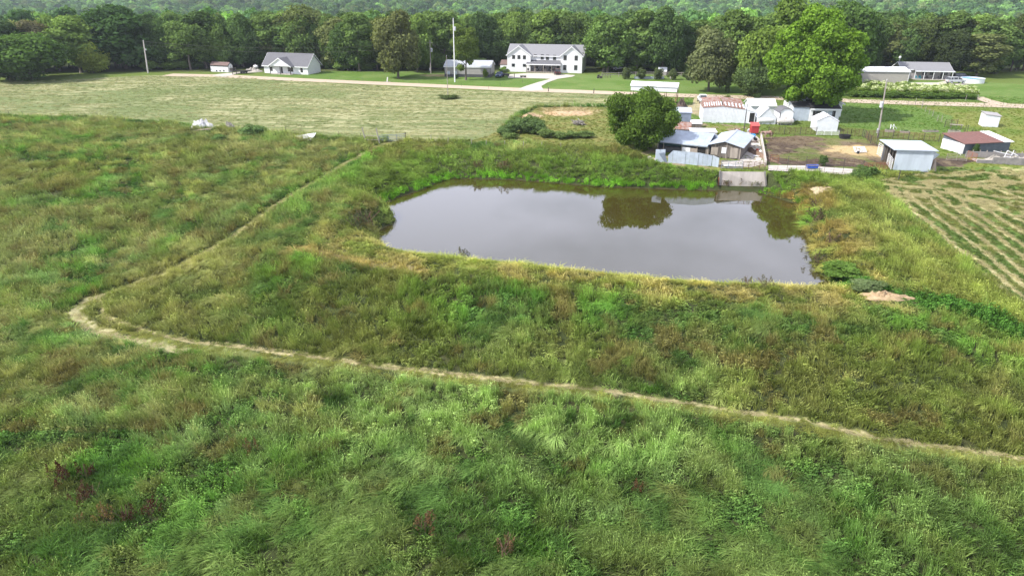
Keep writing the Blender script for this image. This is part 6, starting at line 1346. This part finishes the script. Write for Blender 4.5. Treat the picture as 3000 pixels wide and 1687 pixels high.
e = thing('wood_scraps', 'dark clutter of wood scraps under the blue barrel', 'scraps', at_z('F', 1990, 828, .04))
for k in range(14):
    an = random.uniform(0, 6.28); MB().bar((random.uniform(-.9, .9), random.uniform(-.3, .3), .1), (random.uniform(-.9, .9)+cos(an)*.5, random.uniform(-.3, .3), .15+random.random()*.25), .09).build('scrap', random.choice([M_wood, M_frame, M_rust]), e)
# troughs
def trough(label, c, L, W, H, m, frame=None, rz=0):
    e = thing('water_trough', label, 'trough', c, rz); mb = MB(); n = 20; o = []; 
    for k in range(n):
        t = 2*pi*k/n; cx, cy = cos(t), sin(t); q = (abs(cx)**.5*math.copysign(1, cx)*L/2, abs(cy)**.5*math.copysign(1, cy)*W/2); o.append(q)
    V = [(x*.9, y*.9, 0) for x, y in o]+[(x, y, H) for x, y in o]+[(x*.9, y*.86, H) for x, y in o]+[(x*.85, y*.8, H*.7) for x, y in o]; F = [(a*n+k, a*n+(k+1) % n, (a+1)*n+(k+1) % n, (a+1)*n+k) for a in range(3) for k in range(n)]+[tuple(3*n+k for k in range(n))]
    ob = mb.add(V, F).build('tub', m, e)
    if frame:
        ob.location.z = .25
        for x in (-L/2-.05, L/2+.0):
            for y in (-W/2-.05, W/2): MB().box(x, x+.06, y, y+.06, 0, H+.3).build('leg', frame, e)
        for y in (-W/2-.06, W/2+.01): MB().box(-L/2-.05, L/2+.06, y, y+.05, H+.22, H+.3).build('frame_rail', frame, e)
trough('big black rubber stock tank in the paddock near the white gate', at('G', 1422, 772), 2.0, 1.5, .75, M_rubber)
trough('bright blue trough in a pale metal frame on the concrete alley', at('G', 1005, 1172), 2.0, .7, .5, M_blue, M_woodl)
e = thing('hay_cradle', 'white pipe hay cradle lying over hay in the paddock', 'hay feeder', at('G', 1600, 955), .1)
for k in range(9): MB().bar((-1.0+k*.26, -.7, .25), (-.6+k*.26, .9, .85), .07).build('bar', M_white, e)
for y, z in ((-.7, .25), (.9, .85)): MB().bar((-1.05+(y+.7)*.25, y, z), (1.15+(y+.7)*.25, y, z), .08).build('bar', M_white, e)
heap('hay_bale', 'brown loosened hay lying under the white hay cradle', 'hay', at('G', 1590, 950), 1.3, .6, .55, M_chips, 41)
post(at('G', 1595, 968), .45, M_rubber, 'small black bucket in front of the hay cradle', .22, name='bucket', cat='bucket')
# raised beds, table
def bed(label, r, x, y, L, W, h, rz=0, plants=0):
    e = thing('raised_bed', label, 'planter', at(r, x, y), rz)
    for k, (x0, x1, y0, y1) in enumerate([(-L/2, L/2, -W/2, -W/2+.06), (-L/2, L/2, W/2-.06, W/2), (-L/2, -L/2+.06, -W/2+.07, W/2-.07), (L/2-.06, L/2, -W/2+.07, W/2-.07)]): MB().box(x0, x1, y0, y1, 0, h).build('side_board', M_woodl, e)
    MB().box(-L/2+.08, L/2-.08, -W/2+.08, W/2-.08, .02, h-.08).build('soil', M_soil, e)
    for k in range(plants):
        o = inst('plant', gp[5], e, (random.uniform(-L/2, L/2)*.8, random.uniform(-W/2, W/2)*.6, h-.1), (0, 0, k), .6); o.data = PLANT
PLANT = gp[5].copy(); PLANT.materials.clear(); PLANT.materials.append(mat('garden_leaves', (.05, .12, .03), (.08, .16, .04), rough=.7))
bed('raised wooden planter with a pale left side, nearest the utility pole', 'H', 465, 690, 1.7, 1.0, .5, -.3, 4); bed('raised wooden planter with green plants, second from the utility pole', 'H', 660, 700, 1.7, 1.0, .4, -.3, 6)
bed('long low dark planter box right of the two raised wooden planters', 'H', 990, 690, 3.0, .8, .35, -.03, 3); bed('tall raised planter with weathered sides next to the picnic table', 'H', 1290, 712, 2.0, 1.4, .7, -.35, 3)
e = thing('work_table', 'grey weathered slatted table beside the tall planter', 'table', at('H', 1315, 650), -.45)
for k in range(4): MB().box(-1.2, 1.2, -.45+k*.23, -.26+k*.23, .85, .9).build('board', M_woodl, e)
for x in (-1.0, .9):
    for y in (-.35, .3): MB().box(x, x+.08, y, y+.08, 0, .85).build('leg', M_wood, e)
e = thing('toy_slide', 'small white plastic climbing frame behind the first planter', 'toy', at('H', 498, 655), .2)
for x in (-.4, .3): MB().bar((x, 0, 0), (x+.1, .2, 1.0), .12).build('side', M_white, e)
MB().bar((-.4, .1, .6), (.4, .1, .6), .1).build('step', M_white, e); MB().bar((.2, .1, .9), (1.0, -.1, .1), .3, .08).build('slide', M_white, e)
# garden behind the carport: rail fence, beehive-like planters, arbor
P = [at('D', 80, 785), at('D', 250, 780), at('D', 420, 775), at('D', 700, 775), at('D', 880, 780), at('D', 1060, 790)]
e = thing('rail_fence', 'long grey two-rail board fence around the garden at the wood edge', 'fence', P[0]); q0 = V3(P[0])
for a, b in zip(P, P[1:]):
    a = V3(a)-q0; b = V3(b)-q0; n = max(1, int(np.linalg.norm(b-a)/3))
    for z in (.75, 1.35): MB().bar(a+(0, 0, z), b+(0, 0, z), .05, .16).build('rail', M_pole, e)
    for k in range(n): c = a+(b-a)*k/n; MB().box(c[0]-.07, c[0]+.07, c[1]-.07, c[1]+.07, -.1, 1.5).build('post', M_pole, e)
for k, x in enumerate([(440), (480), (540), (610), (675)]):
    e = thing('garden_box', 'pale grey square garden box in the row behind the lawn, %s from the left' % ordn2[k], 'planter', at('D', x, 797), 0, 'garden boxes'); MB().box(-1, 1, -.6, .6, 0, .65).build('side_board', M_galv, e); MB().box(-.9, .9, -.5, .5, .62, .7).build('soil', M_soil, e)
for k, (x, l) in enumerate([(775, 'left'), (815, 'right')]): post(at('D', x, 802), .8, M_conc, 'pale planter urn right of the grey garden boxes, %s one' % l, .3, name='planter_urn', cat='planter')
e = thing('log_play_frame', 'low weathered wooden frame and rails left of the garden', 'frame', at('D', 110, 792))
for x in (-1.8, -.9, 0, .9, 1.8): MB().box(x, x+.12, 0, .12, 0, 1.3).build('post', M_wood, e); 
for z in (.6, 1.2): MB().bar((-1.8, 0, z), (1.9, 0, z), .1).build('rail', M_wood, e)
post(at('C', 1340, 752), 1.3, M_dpole, 'short dark lamp post on the drive of the two-storey house', .12, name='yard_lamp'); e = thing('lawn_roller', 'small dark garden cart on the edge of the house drive', 'cart', up(at('C', 1425, 752))); MB().box(-1, 1, -.4, .4, .2, .55).build('body', M_dpole, e); MB().lathe([(.25, -.5), (.25, .5)], 10, (-.6, 0, .25), 'y').build('wheel', M_rubber, e); MB().lathe([(.25, -.5), (.25, .5)], 10, (.6, 0, .25), 'y').build('wheel', M_rubber, e)
e = thing('road_marker', 'small white leaning marker on a flat base by the road', 'marker', at('C', 112, 795)); MB().bar((0, 0, 0), (.25, 0, 1.5), .3, .1).build('board', M_white, e); MB().box(-1, 1, -.4, .4, 0, .12).build('base', M_woodl, e)
e = thing('lawn_tractor', 'dark lawn tractor on the lawn right of the two-storey house', 'tractor', at('C', 2160, 758)); MB().box(-.7, .7, -.35, .35, .3, .75).build('body', M_dpole, e); MB().box(-.6, -.1, -.3, .3, .75, 1.1).build('seat', M_rubber, e)
for x in (-.5, .5):
    for y in (-.45, .35): MB().lathe([(.28, 0), (.28, .12)], 10, (x, y, .28), 'y').build('wheel', M_rubber, e)
heap('hay_roll', 'dark weathered round bale at the foot of the carport leg', 'hay bale', at('F', 1080, 390), 1.5, 1.3, 1.9, mat('old_hay', (.07, .05, .045), (.13, .10, .08), rough=1), 44)
# ---------------------------------------------------------------- horse
def horse():
    p = at('G', 430, 778); e = thing('horse', 'roan horse with a brown mane and tail standing by the red feed box', 'horse', p, pi+.15)
    J = [(-.62, 0, 1.28, .30), (-.2, 0, 1.22, .33), (.3, 0, 1.25, .33), (.62, 0, 1.28, .26), (.9, 0, 1.36, .19), (1.15, 0, 1.38, .15), (1.32, 0, 1.36, .14), (1.5, 0, 1.2, .11), (1.68, 0, 1.02, .075), (1.74, 0, .95, .06)]
    E = [(i, i+1) for i in range(len(J)-1)]
    def leg(root, pts):
        n0 = len(J); J.extend(pts); E.append((root, n0)); E.extend((n0+i, n0+i+1) for i in range(len(pts)-1))
    for s_ in (-1, 1):
        y = .17*s_; f = .06*s_
        leg(3, [(.55+f, y, .98, .13), (.56+f, y, .66, .075), (.57+f, y, .60, .07), (.56+f, y, .22, .045), (.60+f, y, .08, .06), (.62+f, y, .02, .075)])
        leg(0, [(-.62-f, y, 1.0, .19), (-.52-f, y, .80, .13), (-.76-f, y, .56, .075), (-.72-f, y, .24, .045), (-.70-f, y, .08, .06), (-.66-f, y, .02, .075)])
    me = bpy.data.meshes.new('body'); me.from_pydata([j[:3] for j in J], E, []); me.materials.append(mat('roan_coat', (.36, .25, .21), (.22, .10, .06), rough=.7, scale=2.2, lo=.45, hi=.62)); o = bpy.data.objects.new('body', me); link(o, e)
    md = o.modifiers.new('skin', 'SKIN'); sv = me.skin_vertices[0].data
    for v, j in zip(sv, J): v.radius = (j[3], j[3])
    sv[1].use_root = True; s2 = o.modifiers.new('sub', 'SUBSURF'); s2.levels = 1; s2.render_levels = 2
    M_mane = mat('dark_brown_hair', (.10, .03, .018), rough=.8)
    MB().prism([(.7, 0, 1.5), (1.05, 0, 1.58), (1.35, 0, 1.53), (1.3, 0, 1.38), (1.0, 0, 1.3), (.75, 0, 1.36)], (0, -.2, 0)).build('mane', M_mane, e)
    MB().tube((-.88, 0, 1.35), (-1.05, 0, 1.0), .07, .1, 8).build('tail', M_mane, e); MB().tube((-1.05, 0, 1.0), (-1.0, 0, .45), .1, .03, 8).build('tail_end', M_mane, e)
    for y in (-.07, .07): MB().tube((1.3, y, 1.46), (1.32, y*1.3, 1.62), .04, .01, 6).build('ear', M_mane, e)
    for y in (-.1, .1): MB().lathe([(.005, -.02), (.02, 0), (.005, .02)], 6, (1.43, y*.98, 1.29), 'y').build('eye', M_dark, e)
horse()
# ---------------------------------------------------------------- shrubs, flowering hedge, weeds
def bush(label, p, w, h, color, name='shrub', group=None, flower=False, k=None, cat='shrub'):
    L, w0, h0 = KINDS['small']; t_, c_ = L[random.randrange(2) if k is None else k]
    e = thing(name, label, cat, p, random.uniform(0, 6.28), group); e.scale = (w/w0, w/w0, h/h0); inst('stems', t_, e); c = inst('foliage', c_, e); c.color = (color[0]*1.5, color[1]*1.45, color[2]*1.4, 1)
    if flower: b_ = inst('blossoms', FLOW[random.randrange(2)], e); b_.color = (.62, .66, .40, 1)
    return e
C_, R_ = lobes(5.2, 4.6, 12, 5, 1.4); FLOW = [leaf_cloud([c for c in C_ if c[2] > 3.0], [r for c, r in zip(C_, R_) if c[2] > 3.0], 520, .34, 8+i, cull=False, name='blossoms') for i in range(2)]
n = 0
for row, (y0, y1) in enumerate([((880, 935), 0), ((925, 968), 0), ((965, 990), 0)]):
    for k in range(17 if row < 2 else 14):
        x = 800+k*(76 if row < 2 else 92)+random.uniform(-14, 14)+row*20; y = y0[0]+(y0[1]-y0[0])*k/16+random.uniform(-5, 5); n += 1
        if x > 2090: continue
        bush('yellow-green flowering shrub in the %s row of the long hedge, %s' % (['back', 'middle', 'front'][row], '%s from left' % ordn2[k]), at('E', x, y+14), random.uniform(3.0, 3.9), random.uniform(2.0, 2.7) if row < 2 else 1.7, (.15, .22, .045) if row < 2 else (.075, .13, .03), 'flowering_shrub', 'flowering shrubs of the long hedge', row < 2)
bush('small brownish-green tree at the left end of the flowering hedge', at('E', 740, 962), 3.2, 3.0, (.085, .11, .035))
bush('low round bush at the right end of the blue corrugated alley', at('H', 60, 1290), 3.4, 1.2, (.06, .105, .03)); bush('leafy bush at the front corner of the concrete alley', at('G', 1700, 1260), 3.2, 1.7, (.07, .12, .035))
bush('small leafy tree growing at the alley fence behind the blue trough', at('G', 1130, 1130), 1.5, 1.9, (.055, .09, .03)); bush('dark bush against the red-roofed shed wall', at('H', 1555, 980), 1.2, 2.0, (.045, .08, .025))
bush('small shrub in front of the grey shed', at('C', 1058, 750), 2.0, 2.8, (.12, .17, .04)); bush('dark shrub at the foot of the tall light pole', at('C', 784, 762), 1.6, 1.3, (.04, .07, .025)); bush('round pale green shrub left of the two-storey house', at('C', 1238, 718), 3.6, 2.6, (.12, .19, .045))
bush('tuft of daylilies by the farm lane and road', at('D', 1338, 1008), 2.6, 1.1, (.11, .14, .045)); bush('weeds around the foot of the thin mast', at('C', 705, 955), 5.5, 1.0, (.07, .10, .035)); bush('low shrub on the lawn edge by the road, left of the giant maple', at('D', 1650, 1010), 2.2, 1.6, (.05, .08, .03))
for k, x in enumerate([320, 480, 640, 790, 945]): bush('young orchard tree with thin crown in the garden, %s from the left' % ordn2[k], at('D', x, 800+k*3), 3.2, 3.6, (.07, .095, .04), 'orchard_tree', 'young orchard trees', cat='tree')
bush('yellow-green sapling clump at the wood edge left of the garden', at('D', 400, 735), 7, 2.6, (.13, .20, .03)); bush('thin sapling on the lawn left of the drooping roadside tree', at('D', 1345, 945), 1.6, 5.0, (.07, .10, .035), 'sapling', cat='tree')
for k, (x, y, w, h, c, l) in enumerate([(690, 330, 5, 2.3, (.10, .165, .06), 'tall grey-green weeds in the meadow edge right of the grey boulder'), (340, 385, 3.6, 1.3, (.085, .145, .045), 'dark green weeds below the white tarp heap'), (760, 305, 4, 1.7, (.10, .16, .06), 'weeds just right of the tallest meadow-edge weeds'), (1530, 500, 3, 1.0, (.09, .15, .045), 'green weeds below the meadow gate, to its left')]):
    bush(l, at('I', x, y), w, h, c)
bush('large green willowy bush on the pond bank at the lower right', tuple(at('L', 440, 930)), 4.4, 1.5, (.085, .15, .032)); bush('grey-green bush on the bank corner below the large green one', tuple(at('L', 620, 1030)), 3.6, .9, (.10, .14, .06))
for k, (x, y, w, h) in enumerate([(1240, 1310, 3.6, 1.9), (1320, 1290, 4, 2.6), (1400, 1280, 4, 3.1), (1490, 1285, 4, 3.2), (1575, 1300, 4, 2.8), (1660, 1325, 3.6, 1.7), (1800, 1335, 3.6, 1.3), (1900, 1330, 3.4, 1.2), (2030, 1325, 3.6, 1.3), (1370, 1245, 3.6, 2.7), (1520, 1240, 3.6, 2.8), (1290, 1340, 3.4, 1.2)]):
    bush('green ragweed clump on the mound in the weedy plot, %s' % ['far left', 'second', 'third', 'fourth', 'fifth', 'sixth', 'seventh', 'eighth', 'far right', 'behind at left', 'behind at right', 'front left'][k], at('C', x, y), w, h, (.085, .135, .05) if k < 5 else (.10, .15, .05), 'weed_clump', 'weed clumps of the mound')
mb = MB(); gg = np.random.default_rng(77); P_ = []; 
# understory at the foot of the woods
gl = random.Random(21); UC = {}
for k in range(64):
    x = 390+k*34+gl.uniform(-12, 12)
    if 1225 < x < 1490 or 500 < x < 820 or 2130 < x < 2400 or x > 2520: continue
    p = at_z('W', x, float(edge_y(x))+gl.uniform(-1.5, 1.0), 0)
    mk = min(marks, key=lambda m_: abs(m_[0]-x)); ck = (mk[1], x > mk[0]); UC[ck] = UC.get(ck, -1)+1
    bush('undergrowth bush at wood foot, %s, %s of %s' % (ordn2[UC[ck]], 'right' if x > mk[0] else 'left', mk[1].replace('the ', '', 1)), p, gl.uniform(5, 8), gl.uniform(2.5, 4.5), gl.choice([DG, MG, MG, (.06, .10, .03)]), 'undergrowth_bush', 'undergrowth at the foot of the woods')
# reddish dock plants
def dock_mesh(seed, n=7, h=1.5):
    g_ = np.random.default_rng(seed); C_ = []; 
    V = []; F = []; S = []
    for i in range(n):
        bx, by = g_.normal(size=2)*.28; lx, ly = g_.normal(size=2)*.16; hh = h*g_.uniform(.6, 1.1)
        for k in range(46):
            t = g_.uniform(.35, 1); c = np.array((bx+lx*t, by+ly*t, hh*t)); r = .13*(1.15-t); q = c+g_.normal(size=3)*r*np.array((1, 1, .5)); a_ = unit(g_.normal(size=3))*.05; b_ = unit(g_.normal(size=3))*.04; n0 = len(V); V += [q-a_, q-b_, q+a_, q+b_]; F.append((n0, n0+1, n0+2, n0+3)); S.append(g_.random())
    me = npmesh('seed_spikes', np.array(V), np.array(F), M_leaf); add_shade(me, S); return me
DM = [dock_mesh(1, 9, 1.5), dock_mesh(2, 5, 1.3)]
DL = MB(); 
for i in range(7): DL.tube((random.gauss(0, .2), random.gauss(0, .2), 0), (random.gauss(0, .3), random.gauss(0, .3), 1.1), .014, n=4, caps=False)
DLm = DL.mesh('stalks', M_rustpipe)
for k, (r, x, y, s, c, l) in enumerate([('N', 560, 620, 1.5, (.10, .028, .018), 'biggest dark red dock plant at the left foreground'), ('N', 740, 570, 1.1, (.10, .028, .018), 'single dark red dock spike right of the biggest one'), ('N', 700, 800, 1.25, (.12, .045, .025), 'reddish dock plant below the biggest one'), ('N', 780, 770, 1.1, (.09, .03, .02), 'narrow dark red dock next to the second plant'),
      ('N', 900, 930, 1.0, (.32, .15, .06), 'orange-brown dock plant between the red ones'), ('N', 1085, 930, 1.25, (.10, .035, .022), 'dark red dock plant right of the orange one'), ('N', 1280, 870, 1.0, (.10, .022, .018), 'crimson dock spikes standing alone in the foreground'), ('N', 670, 960, .7, (.36, .16, .07), 'small orange dock leaves at the lower left'), ('N', 2110, 380, 1.0, (.22, .08, .04), 'rusty brown dock plant farther right in the foreground'), ('N', 1960, 590, .8, (.16, .07, .04), 'brown dock beside the white-flowered hollow'),
      ('O', 110, 1170, 1.3, (.20, .08, .04), 'reddish dock plant at the lower centre of the foreground'), ('O', 575, 1330, 1.4, (.22, .10, .05), 'tall brown dock near the bottom edge of the meadow'), ('O', 1400, 930, .7, (.20, .06, .035), 'small red dock in a hollow at the right foreground'), ('L', 250, 400, 2.2, (.17, .10, .05), 'brown seed stalks on the right pond bank, upper clump'), ('L', 260, 510, 2.4, (.15, .09, .045), 'brown seed stalks on the right pond bank, middle clump'), ('L', 350, 680, 2.2, (.16, .10, .045), 'brown seed stalks on the right pond bank, lower clump'), ('L', 235, 850, 2.0, (.10, .065, .035), 'dark dead stalks hanging over the water at the pond corner'), ('J', 330, 640, 2.8, (.13, .10, .05), 'brown bent reeds on the left spit of the pond'), ('J', 230, 680, 2.6, (.12, .10, .05), 'olive-brown reeds left of the spit reeds'),
      ('J', 1500, 40, 2.2, (.20, .11, .055), 'reddish seed stalks on the far bank of the pond, left'), ('J', 1780, 60, 2.2, (.22, .11, .06), 'reddish seed stalks on the far bank of the pond, right'), ('K', 1560, 1215, 1.5, (.22, .15, .08), 'pinkish brown seed stalks on the near pond edge, left clump'), ('K', 1740, 1230, 1.5, (.20, .13, .07), 'pinkish brown seed stalks on the near pond edge, right clump'), ('K', 1400, 250, 1.6, (.26, .14, .08), 'rusty seed stalks at the foot of the ramp, left'), ('K', 1500, 268, 1.5, (.26, .15, .08), 'rusty seed stalks at the foot of the ramp, middle'), ('K', 1345, 262, 1.6, (.20, .16, .07), 'green-brown stalks at the left corner of the ramp foot'), ('K', 1600, 275, 1.3, (.22, .18, .08), 'pale stalks at the ramp foot, right of the middle'), ('K', 1700, 280, 1.5, (.20, .17, .07), 'pale stalks at the right corner of the ramp foot'), ('J', 1350, 985, 1.6, (.18, .13, .08), 'brown reed tips on the near pond edge, left of middle'), ('J', 1950, 1030, 1.7, (.15, .14, .07), 'taller reed tips on the near pond edge near the middle')]):
    e = thing('dock_plant', l, 'plant', at(r, x, y), k*1.3, 'seed stalks and dock plants'); e.scale = (s, s, s*.95 if r in 'NO' else s*.55)
    o = inst('seed_spikes', DM[k % 2], e); o.color = (c[0]*.55+.01, c[1]*.8+.008, c[2]*.8+.005, 1); inst('stalks', DLm, e)
# ---------------------------------------------------------------- far farm on the horizon hills
def farbox(label, r, x, y, L, W, h, wm, rm, name='farm_building'):
    u, v = px(r, x, y); d = ray(u, v); best = None
    for D in range(700, 3500, 20):
        t = D/d[1]; z = CAMH+d[2]*t
        if z <= float(hgt(d[0]*t, D))+6: best = (d[0]*t, D, float(hgt(d[0]*t, D))+3); break
    best = best or (d[0]*1500/d[1], 1500, 0)
    B = Bd(name, label, 'building', best, (best[0]+L, best[1], best[2])); gable(B, W, h, h+3, 'x', wm, rm, .5)
farbox('distant pale farm building with a brown roof on the hill beyond the woods', 'C', 670, 30, 22, 12, 7, M_beige, M_brownroof); farbox('distant long white barn on the hill beyond the woods', 'C', 370, 12, 34, 14, 7, M_white, M_roofw); farbox('distant red barn on the hill beyond the woods', 'C', 875, 22, 12, 12, 10, M_red, M_redroof); farbox('distant white house right of the far red barn', 'C', 780, 26, 14, 10, 6, M_white, M_shing2)
# ---------------------------------------------------------------- the air between here and the hills
def haze():
    m = bpy.data.materials.new('haze'); m.use_nodes = True; t = m.node_tree; t.nodes.clear(); o = t.nodes.new('ShaderNodeOutputMaterial'); v = t.nodes.new('ShaderNodeVolumePrincipled')
    v.inputs['Density'].default_value = .00012; v.inputs['Color'].default_value = (.80, .90, 1, 1); v.inputs['Anisotropy'].default_value = .2; t.links.new(v.outputs[0], o.inputs['Volume'])
    ob = MB().box(-9800, 9800, -9700, 9900, -130, 260).build('haze', m); tag(ob, kind='stuff')
haze()
